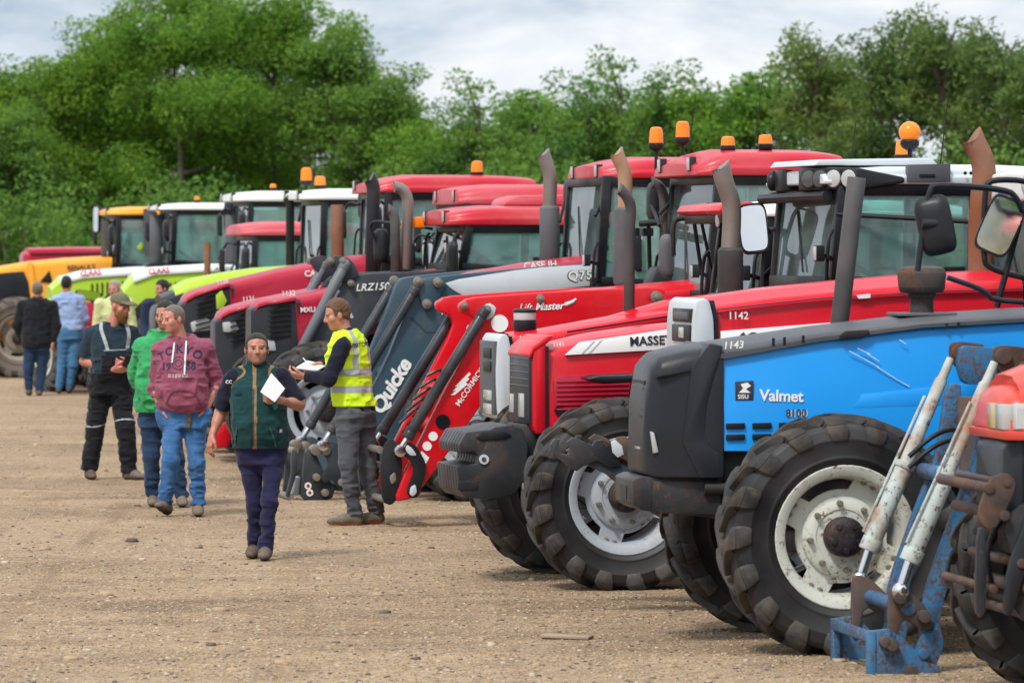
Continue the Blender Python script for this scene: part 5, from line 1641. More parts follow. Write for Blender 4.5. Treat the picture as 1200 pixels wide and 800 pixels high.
class Torso:
    """elliptic loft from pelvis to neck base; prof: (t, half width, half depth, forward offset)"""
    def __init__(s, a, b, r, f, prof, grow=0.0, k=.03, t0=0.0, t1=1.0):
        s.a, s.b, s.r, s.f, s.prof, s.g, s.k, s.t0, s.t1 = V(a), V(b), V(r), V(f), np.array(prof, float), grow, k, t0, t1
    def box(s):
        lo = np.minimum(s.a, s.b) - .34; hi = np.maximum(s.a, s.b) + .34
        L = np.linalg.norm(s.b - s.a)
        return lo - V(0, 0, 0), hi + V(0, 0, .0)
    def d(s, P):
        ab = s.b - s.a; L = np.linalg.norm(ab); u = ab / L
        q = P - s.a
        t = q @ u / L
        q2 = q - (t * L)[..., None] * u
        w = np.interp(t, s.prof[:, 0], s.prof[:, 1]) + s.g
        dp = np.interp(t, s.prof[:, 0], s.prof[:, 2]) + s.g
        o = np.interp(t, s.prof[:, 0], s.prof[:, 3])
        x = q2 @ s.r; y = q2 @ s.f - o
        n = 2.4
        k0 = (np.abs(x / w) ** n + np.abs(y / dp) ** n) ** (1 / n)
        d = (k0 - 1) * np.minimum(w, dp) * .85
        d = np.maximum(d, (t - s.t1) * L); d = np.maximum(d, (s.t0 - t) * L)
        return d


def smin(a, b, k):
    if k <= 0: return np.minimum(a, b)
    h = np.clip(.5 + .5 * (b - a) / k, 0, 1)
    return b * (1 - h) + a * h - k * h * (1 - h)


def field(prims, h, cuts=(), subs=(), disp=None, pad=.03):
    lo = np.min([p.box()[0] for p in prims], axis=0) - pad
    hi = np.max([p.box()[1] for p in prims], axis=0) + pad
    n = np.ceil((hi - lo) / h).astype(int) + 1
    D = np.full(n, .5, np.float32)
    xs = [lo[i] + h * np.arange(n[i]) for i in range(3)]
    def sl(p, extra=.03):
        a, b = p.box()
        i0 = np.clip(np.floor((a - extra - lo) / h).astype(int), 0, n - 1)
        i1 = np.clip(np.ceil((b + extra - lo) / h).astype(int) + 1, 1, n)
        g = np.stack(np.meshgrid(xs[0][i0[0]:i1[0]], xs[1][i0[1]:i1[1]], xs[2][i0[2]:i1[2]], indexing='ij'), -1)
        return (slice(i0[0], i1[0]), slice(i0[1], i1[1]), slice(i0[2], i1[2])), g
    for p in prims:
        s_, g = sl(p)
        D[s_] = smin(D[s_], p.d(g).astype(np.float32), p.k)
    for p in subs:
        s_, g = sl(p)
        D[s_] = -smin(-D[s_], p.d(g).astype(np.float32), p.k)
    if cuts or disp:
        near = np.argwhere(np.abs(D) < .04)
        ii = tuple(near.T)
        P = lo + near * h
        v = D[ii]
        if disp: v = v + disp(P)
        D[ii] = v
    if cuts:
        g = None
        inside = np.argwhere(D < .03)
        ii = tuple(inside.T)
        P = lo + inside * h
        v = D[ii]
        for c in cuts:
            v = np.maximum(v, c(P))
        D[ii] = v
    return D, lo, h


def surface_nets(D, lo, h):
    S = D < 0
    nx, ny, nz = D.shape
    c = [S[dx:nx - 1 + dx, dy:ny - 1 + dy, dz:nz - 1 + dz] for dx in (0, 1) for dy in (0, 1) for dz in (0, 1)]
    anyb = c[0].copy(); allb = c[0].copy()
    for q in c[1:]:
        anyb |= q; allb &= q
    act = np.argwhere(anyb & ~allb)
    idx = np.full((nx - 1, ny - 1, nz - 1), -1, np.int64)
    idx[tuple(act.T)] = np.arange(len(act))
    corner = {}
    for dx in (0, 1):
        for dy in (0, 1):
            for dz in (0, 1):
                corner[(dx, dy, dz)] = D[act[:, 0] + dx, act[:, 1] + dy, act[:, 2] + dz].astype(float)
    acc = np.zeros((len(act), 3)); cnt = np.zeros(len(act))
    ks = list(corner)
    for a in ks:
        for ax in range(3):
            if a[ax] == 0:
                b = list(a); b[ax] = 1; b = tuple(b)
                va, vb = corner[a], corner[b]
                m = (va < 0) != (vb < 0)
                t = va / (va - vb + 1e-12)
                p = np.zeros((len(act), 3)); p[:] = a
                p[:, ax] = t
                acc[m] += p[m]; cnt[m] += 1
    vs = lo + (act + acc / cnt[:, None]) * h
    faces = []
    for ax in range(3):
        o1, o2 = [(1, 2), (2, 0), (0, 1)][ax]
        sl0 = [slice(1, -1)] * 3; sl1 = [slice(1, -1)] * 3
        sl0[ax] = slice(0, -1); sl1[ax] = slice(1, None)
        a, b = S[tuple(sl0)], S[tuple(sl1)]
        for flip, m in ((False, a & ~b), (True, ~a & b)):
            e = np.argwhere(m)
            if not len(e): continue
            base = e.copy()
            for q in (o1, o2): base[:, q] += 1
            def cell(d1, d2):
                k = base.copy(); k[:, o1] -= d1; k[:, o2] -= d2
                return idx[k[:, 0], k[:, 1], k[:, 2]]
            q = np.stack([cell(1, 1), cell(0, 1), cell(0, 0), cell(1, 0)], 1)
            if flip: q = q[:, ::-1]
            faces.append(q)
    f = np.concatenate(faces)
    f = f[(f >= 0).all(1)]
    # one relaxation pass
    for _ in range(1):
        s2 = np.zeros_like(vs); n2 = np.zeros(len(vs))
        for i in range(4):
            j = (i + 1) % 4
            np.add.at(s2, f[:, i], vs[f[:, j]]); np.add.at(n2, f[:, i], 1)
            np.add.at(s2, f[:, j], vs[f[:, i]]); np.add.at(n2, f[:, j], 1)
        vs = vs * .55 + .45 * s2 / np.maximum(n2, 1)[:, None]
    return vs, f


def sdf_obj(name, parent, origin, prims, h, mats, cuts=(), subs=(), disp=None, zone=None):
    D, lo, h = field(prims, h, cuts, subs, disp)
    vs, f = surface_nets(D, lo, h)
    me = bpy.data.meshes.new(name)
    me.vertices.add(len(vs)); me.vertices.foreach_set('co', (vs - V(*origin)).ravel())
    me.loops.add(f.size); me.loops.foreach_set('vertex_index', f.ravel().astype(np.int32))
    me.polygons.add(len(f)); me.polygons.foreach_set('loop_start', (np.arange(len(f)) * 4).astype(np.int32))
    for m in (mats if isinstance(mats, (list, tuple)) else [mats]):
        me.materials.append(M[m] if isinstance(m, str) else m)
    if zone:
        cen = vs[f].mean(1)
        me.polygons.foreach_set('material_index', zone(cen).astype(np.int32))
    me.polygons.foreach_set('use_smooth', np.ones(len(f), bool))
    me.update(calc_edges=True); me.validate()
    return link(name, me, parent)


def hand(w, d, palm, thumb_side, L=.185, curl=.5, k=.008, spread=.15, grip=None):
    """w wrist, d direction along the hand, palm = direction the palm faces, thumb_side = direction of the thumb"""
    d = nrm(V(d)); palm = V(palm); palm = nrm(palm - d * (palm @ d)); th = nrm(V(thumb_side) - d * (V(thumb_side) @ d)); th = nrm(th - palm * (th @ palm))
    w = V(w)
    out = [Cone(w - d * .02, w + d * .03, .028, .030, .012, sq=(palm, .75))]
    kn = w + d * L * .50
    for i, o in enumerate((-.030, -.010, .010, .030)):
        out.append(Cone(w + d * .03 + th * o * .6, kn + th * o, .019, .0145, .012))
        ln = L * (.42, .48, .52, .47)[i]
        c = curl
        d1 = nrm(d * math.cos(c * .8) + palm * math.sin(c * .8) + th * o * spread * 4)
        d2 = nrm(d * math.cos(c * 1.9) + palm * math.sin(c * 1.9))
        m = kn + th * o * 1.05 + d1 * ln * .5
        e = m + d2 * ln * .42
        out.append(Cone(kn + th * o, m, .0108, .0098, .004)); out.append(Cone(m, e, .0098, .008, .003))
    t0 = w + d * .03 + th * .026
    t1 = t0 + nrm(th * .75 + d * .75 + palm * .25) * .048
    t2 = t1 + nrm(d * .85 + th * .1 + palm * (.25 + curl * .4)) * .045
    out.append(Cone(t0, t1, .017, .0125, .010)); out.append(Cone(t1, t2, .0125, .0095, .004))
    return out


SKIN = {}


def skin_mat(name, col):
    if name in SKIN: return SKIN[name]
    m, nt, b = new_mat(name)
    co = ocoord(nt)
    n = noise(nt, 14, 4, .6, co)
    c = mixc(nt, ramp(nt, n, .35, .7), col, (min(1, col[0] * 1.15), col[1] * .82, col[2] * .78))
    nt.links.new(c, b.inputs['Base Color'])
    b.inputs['Roughness'].default_value = .5
    b.inputs['Subsurface Weight'].default_value = .15
    b.inputs['Subsurface Radius'].default_value = (.012, .004, .002)
    SKIN[name] = m
    return m


M['eye'] = plain('eye_dark', (.02, .015, .012), .2)
M['eyewhite'] = plain('shaded_eye_white', (.27, .20, .17), .3)  # eye whites painted in the tone of shaded skin
M['lip'] = plain('lip_skin', (.36, .13, .105), .5)


def rot_h(v, deg):
    c, s = math.cos(R(deg)), math.sin(R(deg))
    return V(v[0] * c - v[1] * s, v[0] * s + v[1] * c, v[2])


PROF = {  # t, half width, half depth, forward offset
    'slim': [(-.12, .150, .105, 0), (0, .172, .118, -.012), (.15, .165, .110, 0), (.35, .150, .105, .01), (.6, .166, .115, .012), (.8, .175, .110, .005), (.92, .150, .085, -.01), (1.0, .10, .062, -.015), (1.06, .07, .055, -.01)],
    'stout': [(-.12, .165, .125, 0), (0, .185, .140, 0), (.15, .192, .155, .025), (.35, .190, .160, .045), (.6, .190, .145, .03), (.8, .188, .125, .01), (.92, .160, .095, -.01), (1.0, .105, .066, -.015), (1.06, .075, .06, -.01)],
}


class Person:
    """joints are traced in the photograph as (px, py, depth offset in metres) at the person's own depth"""
    def __init__(s, label, d, J, foot, face_yaw, torso_yaw, H=1.78, build='slim', head_pitch=0, head_roll=0, h=.007, skin=('skin_fair', (.50, .27, .19)), hair=None, hairs=.016, hairline=.062, cat='person',
                 stubble=None, name='person', grp='people in the sale yard', hands=None, limb=1.0, brow=True, headw=1.0, bare=False):
        s.d = d
        s.J = {k: V(*at(v[0], v[1], d + v[2])) for k, v in J.items()}
        fp = at(foot[0], foot[1], d); s.origin = Vector((fp.x, d, 0))
        s.root = thing(name, label, cat, s.origin, 0, grp)
        s.h = h; s.skin = skin_mat(*skin)
        s.f = V(math.sin(R(torso_yaw)), -math.cos(R(torso_yaw)), 0); s.r = V(math.cos(R(torso_yaw)), math.sin(R(torso_yaw)), 0)
        hf = V(math.sin(R(face_yaw)), -math.cos(R(face_yaw)), 0); hr = V(math.cos(R(face_yaw)), math.sin(R(face_yaw)), 0); hu = V(0, 0, 1)
        cp, sp = math.cos(R(head_pitch)), math.sin(R(head_pitch))   # positive looks down
        hf, hu = hf * cp - hu * sp, hu * cp + hf * sp
        cr, sr = math.cos(R(head_roll)), math.sin(R(head_roll))
        hr, hu = hr * cr - hu * sr, hu * cr + hr * sr
        s.hf, s.hr, s.hu = hf, hr, hu
        s.H = H; s.k = H / 1.78; s.prof = PROF[build]; s.limb = limb
        s.stub = stubble; s.hw = headw; s.bare = bare
        s.make_body(hands or {}, hair, hairs, hairline, brow)

    def hl(s, P):
        q = (P - s.J['hd']) / s.k
        return q @ s.hr, q @ s.hf, q @ s.hu

    def head_prims(s):
        c = s.J['hd']; k = s.k
        A = (s.hr, s.hf, s.hu)
        def L(x, y, z): return c + (s.hr * x + s.hf * y + s.hu * z) * k
        pr = [Ell(L(0, -.012, .032), A, V(.077 * s.hw, .097, .086) * k, .02), Ell(L(0, .022, -.04), A, V(.062 * s.hw ** 1.6, .070, .076) * k, .02), Ell(L(0, .052, -.088), A, V(.034, .034, .026) * k, .02),
              Cone(L(-.036, .076, .022), L(.036, .076, .022), .013 * k, None, .014), Cone(L(0, .090, .010), L(0, .108, -.024), .009 * k, .0135 * k, .010),
              Cone(L(-.011, .094, -.030), L(.011, .094, -.030), .009 * k, None, .008),
              Cone(L(-.020, .079, -.060), L(.020, .079, -.060), .010 * k, None, .008),
              Ell(L(-.046, .055, -.02), A, V(.024, .026, .026) * k, .02), Ell(L(.046, .055, -.02), A, V(.024, .026, .026) * k, .02)]
        for x in (-1, 1):
            pr.append(Ell(L(x * .079 * s.hw, -.008, -.008), A, V(.011, .021, .032) * k, .006))
        pr.append(Cone(L(0, -.025, -.06), s.J['nk'] + V(0, 0, -.02), .056 * k, .066 * k, .03))
        subs = [Ell(L(-.032, .092, .004), A, V(.017, .013, .011) * k, .008), Ell(L(.032, .092, .004), A, V(.017, .013, .011) * k, .008)]
        eyes = [Ell(L(-.032, .070, .003), A, V(.0135, .0135, .0125) * k, .0), Ell(L(.032, .070, .003), A, V(.0135, .0135, .0125) * k, .0)]
        return pr, subs, eyes, L

    def make_body(s, hands, hair, hairs, hairline, brow):
        bare = s.bare; J = s.J; k = s.k; l = s.limb
        hp, subs, eyes, L = s.head_prims()
        s.L = L
        pr = [Torso(J['pv'], J['nk'], s.r, s.f, s.prof, -.040, .03, -.05, 1.03)]
        for q in 'AB':
            pr += [Cone(J['nk'] + (J['sh' + q] - J['nk']) * .3 - V(0, 0, .03), J['sh' + q], .05 * k, (.052 if bare else .038) * k, .04),
                   Cone(J['sh' + q], J['el' + q], (.050 if bare else .036) * k * l, (.040 if bare else .030) * k * l, .03), Cone(J['el' + q], J['wr' + q], (.040 if bare else .030) * k * l, (.027 if bare else .024) * k, .02),
                   Cone(J['el' + q] + (J['wr' + q] - J['el' + q]) * .08, J['el' + q] + (J['wr' + q] - J['el' + q]) * .45, (.043 if bare else .030) * k * l, (.036 if bare else .028) * k * l, .03),
                   Cone(J['hip' + q], J['kn' + q], .062 * k * l, .040 * k, .04), Cone(J['kn' + q], J['an' + q], .040 * k, .030 * k, .03), Cone(J['an' + q], J['an' + q] + V(0, 0, -.02) + nrm(J['to' + q] - J['an' + q]) * .05, .030, .022, .02)]
            hd = hands.get(q, {})
            fd = nrm(J['wr' + q] - J['el' + q])
            hd_dir = hd.get('dir', fd)
            pr += hand(J['wr' + q], hd_dir, hd.get('palm', -s.r if q == 'B' else s.r), hd.get('thumb', s.f), .185 * k, hd.get('curl', .45))
        pr += hp
        pr_all = pr
        s.HF = np.array([(-.14, -.075), (-.07, -.062), (-.035, -.03), (-.012, .012), (.012, -.004), (.030, -.006), (.036, .045), (.060, hairline + .010), (.085, hairline + .020), (.14, hairline + .022)])
        D = None
        def zone(P):
            x, y, z = s.hl(P)
            m = np.zeros(len(P), int)
            for sx in (-1, 1):
                e = (np.abs(x - sx * .032) < .015) & (np.abs(z - .004) < .0072) & (y > .06)
                m[e] = 1
                i = (np.abs(x - sx * .032) < .0065) & (np.abs(z - .004) < .0075) & (y > .06)
                m[i] = 2
                if brow:
                    b = (np.abs(x - sx * .034) < .020) & (np.abs(z - (.026 - .10 * np.abs(np.abs(x) - .034))) < .0036) & (y > .055)
                    m[b] = 3
            if hair:
                hz = np.interp(y, s.HF[:, 0], s.HF[:, 1]) + np.where(y > .035, .5 * np.clip(np.abs(x) - .034, 0, .03), 0)
                m[(z > hz + .008 * vnoise(P * 110, 9) + .003) & (np.abs(x) < .0835 * s.hw)] = 3
            lp = (np.abs(x) < .023) & (np.abs(z + .060) < .0065) & (y > .06); m[lp] = 4
            if s.stub is not None:
                st = (z < -.028) & (z > -.125) & (y > -.02) & ~lp & ~((np.abs(x) < .02) & (z > -.045)); m[st] = 5
            return m
        hm = M[hair] if hair else s.skin
        sm = s.stub if s.stub is not None else s.skin
        # socket subtraction happens before the eyeballs are added: use two passes
        D, lo, h = field(pr_all, s.h, (), subs)
        def addp(prims):
            nn = D.shape
            for p in prims:
                a, b = p.box()
                i0 = np.clip(np.floor((a - .02 - lo) / h).astype(int), 0, np.array(nn) - 1); i1 = np.clip(np.ceil((b + .02 - lo) / h).astype(int) + 1, 1, nn)
                g = np.stack(np.meshgrid(*[lo[i] + h * np.arange(i0[i], i1[i]) for i in range(3)], indexing='ij'), -1)
                s_ = tuple(slice(i0[i], i1[i]) for i in range(3))
                D[s_] = smin(D[s_], p.d(g).astype(np.float32), p.k)
        addp(eyes)
        vs, f = surface_nets(D, lo, h)
        me = bpy.data.meshes.new('body')
        me.vertices.add(len(vs)); me.vertices.foreach_set('co', (vs - V(*s.origin)).ravel())
        me.loops.add(f.size); me.loops.foreach_set('vertex_index', f.ravel().astype(np.int32))
        me.polygons.add(len(f)); me.polygons.foreach_set('loop_start', (np.arange(len(f)) * 4).astype(np.int32))
        for m in (s.skin, M['eyewhite'], M['eye'], hm, M['lip'], sm): me.materials.append(m)
        me.polygons.foreach_set('material_index', zone(vs[f].mean(1)).astype(np.int32))
        me.polygons.foreach_set('use_smooth', np.ones(len(f), bool))
        me.update(calc_edges=True); me.validate()
        s.body = link('body', me, s.root)
        if hair:
            A = (s.hr, s.hf, s.hu)
            c0 = Ell(L(0, -.0125, .034), A, (V(.0775 * s.hw, .0975, .0865) + V(.0025 + hairs * .12, .003 + hairs * .35, hairs)) * k, .0)
            c1 = Ell(L(0, -.045, -.015), A, V(.066 * s.hw + hairs * .1, .054 + hairs * .2, .06) * k, .02)
            hf_ = np.array([(-.14, -.075), (-.07, -.062), (-.035, -.03), (-.012, .012), (.012, -.004), (.030, -.006), (.036, .045), (.060, hairline + .010), (.085, hairline + .020), (.14, hairline + .022)])
            def cut(P):
                x, y, z = s.hl(P)
                return (np.interp(y, hf_[:, 0], hf_[:, 1]) + np.where(y > .035, .5 * np.clip(np.abs(x) - .034, 0, .03), 0) - z) * k + .010 * vnoise(P * 120, 9) + .006 * vnoise(P * 50, 6)
            def disp(P):
                return (hairs * .8 + .003) * (.45 * vnoise(P * 55, 3) + .6 * vnoise(P * 140, 5))
            sdf_obj('hair', s.root, s.origin, [c0, c1], max(.005, s.h * .8), hair, (cut,), (), disp)

    # ---- clothing
    def top(s, name, mats, hem, grow=.014, sleeve=1.0, arm=.016, neck=.0, folds=.006, zone=None, vneck=None, sleeves=True, collar=None, hood=None, hemflare=.0, k=.035, extra=(), waistband=None):
        """sleeve: 0..1 upper arm, 1..2 forearm"""
        J = s.J; kk = s.k; l = s.limb
        u = nrm(J['nk'] - J['pv'])
        pr = [Torso(J['pv'], J['nk'], s.r, s.f, s.prof, grow, k, -.30, 1.06)]
        cuts = []
        for q in 'AB':
            a, b, c = J['sh' + q], J['el' + q], J['wr' + q]
            pr.append(Cone(J['nk'] + (a - J['nk']) * .25 - V(0, 0, .03), a + (0 if sleeves else -.35) * (a - J['nk']), .062 * kk + grow * .8, (.056 if sleeves else .05) * kk + grow * .8, .04))
            if sleeves:
                if sleeve <= 1:
                    pr.append(Cone(a, a + (b - a) * sleeve, .053 * kk * l + arm, .050 * kk * l + arm * 1.25, .03, flat1=True))
                else:
                    pr.append(Cone(a, b, .053 * kk * l + arm, .044 * kk * l + arm, .03))
                    pr.append(Cone(b, b + (c - b) * (sleeve - 1), .044 * kk * l + arm, (.033 * kk + arm * .8), .025, flat1=True))
        pr += list(extra)
        if collar:
            pr.append(Cone(J['nk'] - V(0, 0, .03), J['nk'] + (s.J['hd'] - J['nk']) * collar, .082 * kk, .074 * kk, .012, flat1=True))
        if hood:
            c = J['nk'] - s.f * .075 + V(0, 0, .01)
            pr += [Cone(c - s.r * .07, c + s.r * .07, .05, .05, .03), Cone(c - s.r * .075, J['nk'] + s.f * .06 - s.r * .045 - V(0, 0, .035), .042, .022, .025), Cone(c + s.r * .075, J['nk'] + s.f * .06 + s.r * .045 - V(0, 0, .035), .042, .022, .025)]
        cuts.append(lambda P: (hem(P) if callable(hem) else hem) - P[:, 2])
        if neck:
            def nc(P):
                q = P - J['nk']
                return neck - np.sqrt((q @ s.r) ** 2 + ((q @ s.f) - .015) ** 2) - np.maximum(0, -q[:, 2]) * .6
            cuts.append(nc)
        sub = []
        if vneck is not None: sub.append(vneck)
        def disp(P):
            sc = V(9, 9, 13)
            return folds * (np.abs(vnoise(P * sc, 11)) * 3.2 - .55 + (np.abs(vnoise(P * V(19, 19, 27), 4)) * 2 - .4) * .6)
        return sdf_obj(name, s.root, s.origin, pr, s.h, mats, tuple(cuts), tuple(sub), disp, zone)

    def trousers(s, name, mats, waist, grow=.012, leg=.016, cuff=.03, folds=.008, zone=None, flare=.014, up=0.0, extra=()):
        J = s.J; kk = s.k; l = s.limb
        pr = [Torso(J['pv'], J['nk'], s.r, s.f, s.prof, grow, .03, -.17, .40 + up)]
        for q in 'AB':
            a, b, c = J['hip' + q], J['kn' + q], J['an' + q]
            e = b + (c - b) * (1 + cuff)
            pr.append(Cone(a, b, .084 * kk * l + leg, .052 * kk + leg, .045)); pr.append(Cone(b, e, .052 * kk + leg, .046 * kk + flare, .03, flat1=True))
        pr += list(extra)
        def disp(P):
            z = P[:, 2]
            low = np.clip((.55 - z) / .45, 0, 1)
            return folds * ((np.abs(vnoise(P * V(7, 7, 13), 21)) * 2.4 - .4) * .8 + (np.abs(vnoise(P * V(13, 13, 26), 8)) * 2.4 - .4) * (.35 + .9 * low))
        cuts = (lambda P: P[:, 2] - waist,)
        return sdf_obj(name, s.root, s.origin, pr, s.h, mats, cuts, (), disp, zone)

    def shoes(s, mat, sole='shoe_sole', length=.27, hi=.05):
        for q in 'AB':
            an, to = s.J['an' + q], s.J['to' + q]
            d = to - an; dirh = nrm(V(d[0], d[1], 0) if abs(d[2]) < .6 * np.linalg.norm(d) + 1 else d)
            pitch = getattr(s, 'pitch_' + q, 0.0)
            up = V(0, 0, 1)
            dr = dirh * math.cos(R(pitch)) + up * math.sin(R(pitch)); n = up * math.cos(R(pitch)) - dirh * math.sin(R(pitch))
            lift = getattr(s, 'lift_' + q, 0.0)
            heel = V(an[0], an[1], .0) - dirh * .06 + up * (lift)
            if pitch < 0: heel = heel + up * (length * math.sin(R(-pitch)))
            side = np.cross(dr, n)
            P0 = heel + n * .048
            pr = [Cone(P0 + dr * .03, P0 + dr * .16, .044, .045, .02, sq=(n, .95)), Cone(P0 + dr * .14 - n * .008, P0 + dr * (length - .045) - n * .012, .047, .040, .02, sq=(n, .72)),
                  Cone(P0 + dr * .045, P0 + dr * .05 + n * (hi + .02), .042, .044, .03, flat1=True), Cone(P0 + dr * .08 + n * .02, P0 + dr * .16 + n * .01, .036, .034, .03)]
            cut = lambda P, H=heel, n=n: .014 - (P - H) @ n
            sdf_obj('shoe', s.root, s.origin, pr, max(.006, s.h * .9), [mat, sole], (lambda P, H=heel, n=n: -(P - H) @ n,), (), lambda P: .003 * vnoise(P * 40, 2),
                    zone=lambda P, H=heel, n=n: (((P - H) @ n) < .022).astype(int))

    def project(s, me, target, dirv, off=.003):
        """press a mesh (already in person space) onto a garment along dirv"""
        tm = target.data
        bm = bmesh.new(); bm.from_mesh(tm); tree = BVHTree.FromBMesh(bm); bm.free()
        dv = Vector(dirv).normalized()
        for v in me.vertices:
            hit = tree.ray_cast(v.co - dv * .5, dv)
            if hit[0] is not None:
                v.co = hit[0] - dv * (off + (v.co.z * 0))
        me.update()

    def print_text(s, txt, cpx, size, target, mat, bold=.02, align='CENTER', rot=0, dirv=None, name='print', off=.003, spacing=1.0):
        dv = V(*(dirv if dirv is not None else -s.f)); dv = nrm(V(dv[0], dv[1], 0))     # direction from outside to the garment
        c = Vector(V(*at(cpx[0], cpx[1], s.d)) - V(*s.origin))
        me = text_mesh(txt, size, bold, 0, 0, spacing, align)
        bm = bmesh.new(); bm.from_mesh(me)
        bmesh.ops.triangulate(bm, faces=bm.faces); 
        bmesh.ops.subdivide_edges(bm, edges=[e for e in bm.edges if e.calc_length() > size * .25], cuts=2)
        bm.to_mesh(me); bm.free()
        n = -Vector(dv); xax = Vector((0, 0, 1)).cross(n).normalized()
        cr, sr = math.cos(R(rot)), math.sin(R(rot))
        for v in me.vertices:
            x, y = v.co.x * cr - v.co.y * sr, v.co.x * sr + v.co.y * cr
            v.co = c + xax * x + Vector((0, 0, 1)) * y
        s.project(me, target, dv, off)
        me.materials.append(M[mat])
        return link(name, me, target)

    def strip(s, pts, width, target, mat, name='strap', off=.006, thick=.004, dirv=(0, 1, 0)):
        """a ribbon traced on the garment as seen in the photo"""
        tm = target.data
        bm = bmesh.new(); bm.from_mesh(tm); tree = BVHTree.FromBMesh(bm); bm.free()
        P = bend([at(x, y, s.d) - s.origin for x, y in pts], 2)
        dense = []
        for a, b in zip(P[:-1], P[1:]):
            for q in range(4): dense.append(a.lerp(b, q / 4))
        dense.append(P[-1])
        dv = Vector(dirv).normalized()
        out = []
        for i, p in enumerate(dense):
            t = (dense[min(i + 1, len(dense) - 1)] - dense[max(i - 1, 0)]).normalized()
            sd = t.cross(dv).normalized() * width / 2
            row = []
            for q in (p - sd, p + sd):
                hit = tree.ray_cast(q - dv * .6, dv)
                row.append((hit[0] if hit[0] is not None else q) - dv * off)
            out.append((row[0], row[1], row[1] - dv * thick, row[0] - dv * thick))
        mb = MB(); mb.loft(out)
        return mb.build(name, M[mat], target, 0)
M['hair_salt'] = cloth('dark_greying_hair', (.040, .033, .030), 90, .6, .7, col2=(.007, .006, .006), pscale=30)
M['hair_dark'] = cloth('dark_cropped_hair', (.022, .018, .016), 140, .4, .6)
M['hair_brown'] = cloth('brown_hair', (.13, .068, .036), 120, .45, .6)
M['hair_grey'] = cloth('greying_short_hair', (.17, .13, .105), 140, .4, .7)
M['hair_silver'] = cloth('silver_hair', (.30, .26, .22), 120, .3, .7)
M['beard'] = cloth('ginger_beard', (.22, .095, .035), 120, .5, .8)
M['stubble'] = skin_mat('stubbled_skin', (.34, .19, .135))
M['fleece'] = cloth('bottle_green_fleece', (.005, .040, .042), 90, .3)
M['navy'] = cloth('navy_jersey', (.007, .009, .021), 80, .3)
M['chino'] = cloth('navy_chino', (.016, .015, .055), 90, .3)
M['tan_trim'] = cloth('tan_trim', (.26, .16, .07), 90, .2)
M['hivis'] = cloth('hi_vis_yellow', (.62, .88, .015), 120, .10, .7)
M['reflective'] = plain('reflective_grey_tape', (.36, .38, .39), .45)
M['jeans_grey'] = cloth('charcoal_jeans', (.085, .09, .105), 100, .45, col2=(.045, .048, .056), pscale=5)
M['jeans_blue'] = cloth('blue_jeans', (.05, .15, .32), 100, .5, col2=(.022, .075, .20), pscale=6)
M['jeans_mid'] = cloth('washed_jeans', (.07, .19, .34), 100, .4, col2=(.03, .10, .22), pscale=4)
M['jeans_dark'] = cloth('dark_jeans', (.018, .045, .10), 100, .5, col2=(.010, .022, .05), pscale=4)
M['maroon'] = cloth('maroon_sweat', (.25, .065, .11), 110, .22)
M['maroon_seam'] = cloth('maroon_rib', (.16, .04, .07), 110, .2)
M['green'] = cloth('green_sweat', (.035, .30, .10), 110, .2)
M['greylining'] = cloth('grey_hood_lining', (.16, .15, .16), 100, .2)
M['tee'] = cloth('slate_tee', (.013, .028, .042), 100, .25)
M['workwear'] = cloth('charcoal_workwear', (.009, .010, .014), 100, .3)
M['khaki'] = cloth('khaki_cap', (.14, .125, .075), 100, .3)
M['strap'] = cloth('grey_braces', (.34, .36, .36), 100, .2)
M['blackjacket'] = cloth('black_quilted', (.009, .010, .014), 60, .3)
M['paleblue'] = cloth('pale_blue_shirt', (.27, .36, .58), 100, .12)
M['paleyellow'] = cloth('pale_yellow_shirt', (.50, .53, .25), 100, .15)
M['navyjacket'] = cloth('navy_jacket', (.014, .025, .06), 80, .3)
M['brownboot'] = paint('brown_boot', (.085, .052, .034), .6, .5, scale=14, coat=0)
M['tanboot'] = paint('tan_boot', (.12, .080, .050), .6, .6, scale=14, coat=0)
M['trainer'] = paint('brown_trainer', (.12, .095, .07), .7, .4, scale=20, coat=0)
M['shoe_sole'] = paint('dark_sole', (.045, .036, .03), .8, .5, scale=14, coat=0)
M['orange_sole'] = plain('orange_sole', (.55, .14, .07), .7)
M['paper'] = plain('white_paper', (.78, .79, .82), .8)
M['white_cord'] = plain('white_cord', (.75, .74, .72), .8)
M['print_navy'] = cloth('navy_print', (.03, .028, .06), 100, .3)
M['print_white'] = cloth('worn_white_print', (.55, .45, .48), 100, .3)


def sheet(name, P, corners, mat, t=.006, parent=None, label=None, cat='paper'):
    """a stiff sheet through four traced corners (px, py, depth offset); its own thing"""
    pts = [at(x, y, P.d + dd) for x, y, dd in corners]
    c = sum(pts, Vector()) / 4
    mb = MB(); mb.quad(*[p - c for p in pts], t=t)
    o = mb.build(name, M[mat], None, .0, loc=c)
    if label: tag(o, label, cat)
    return o


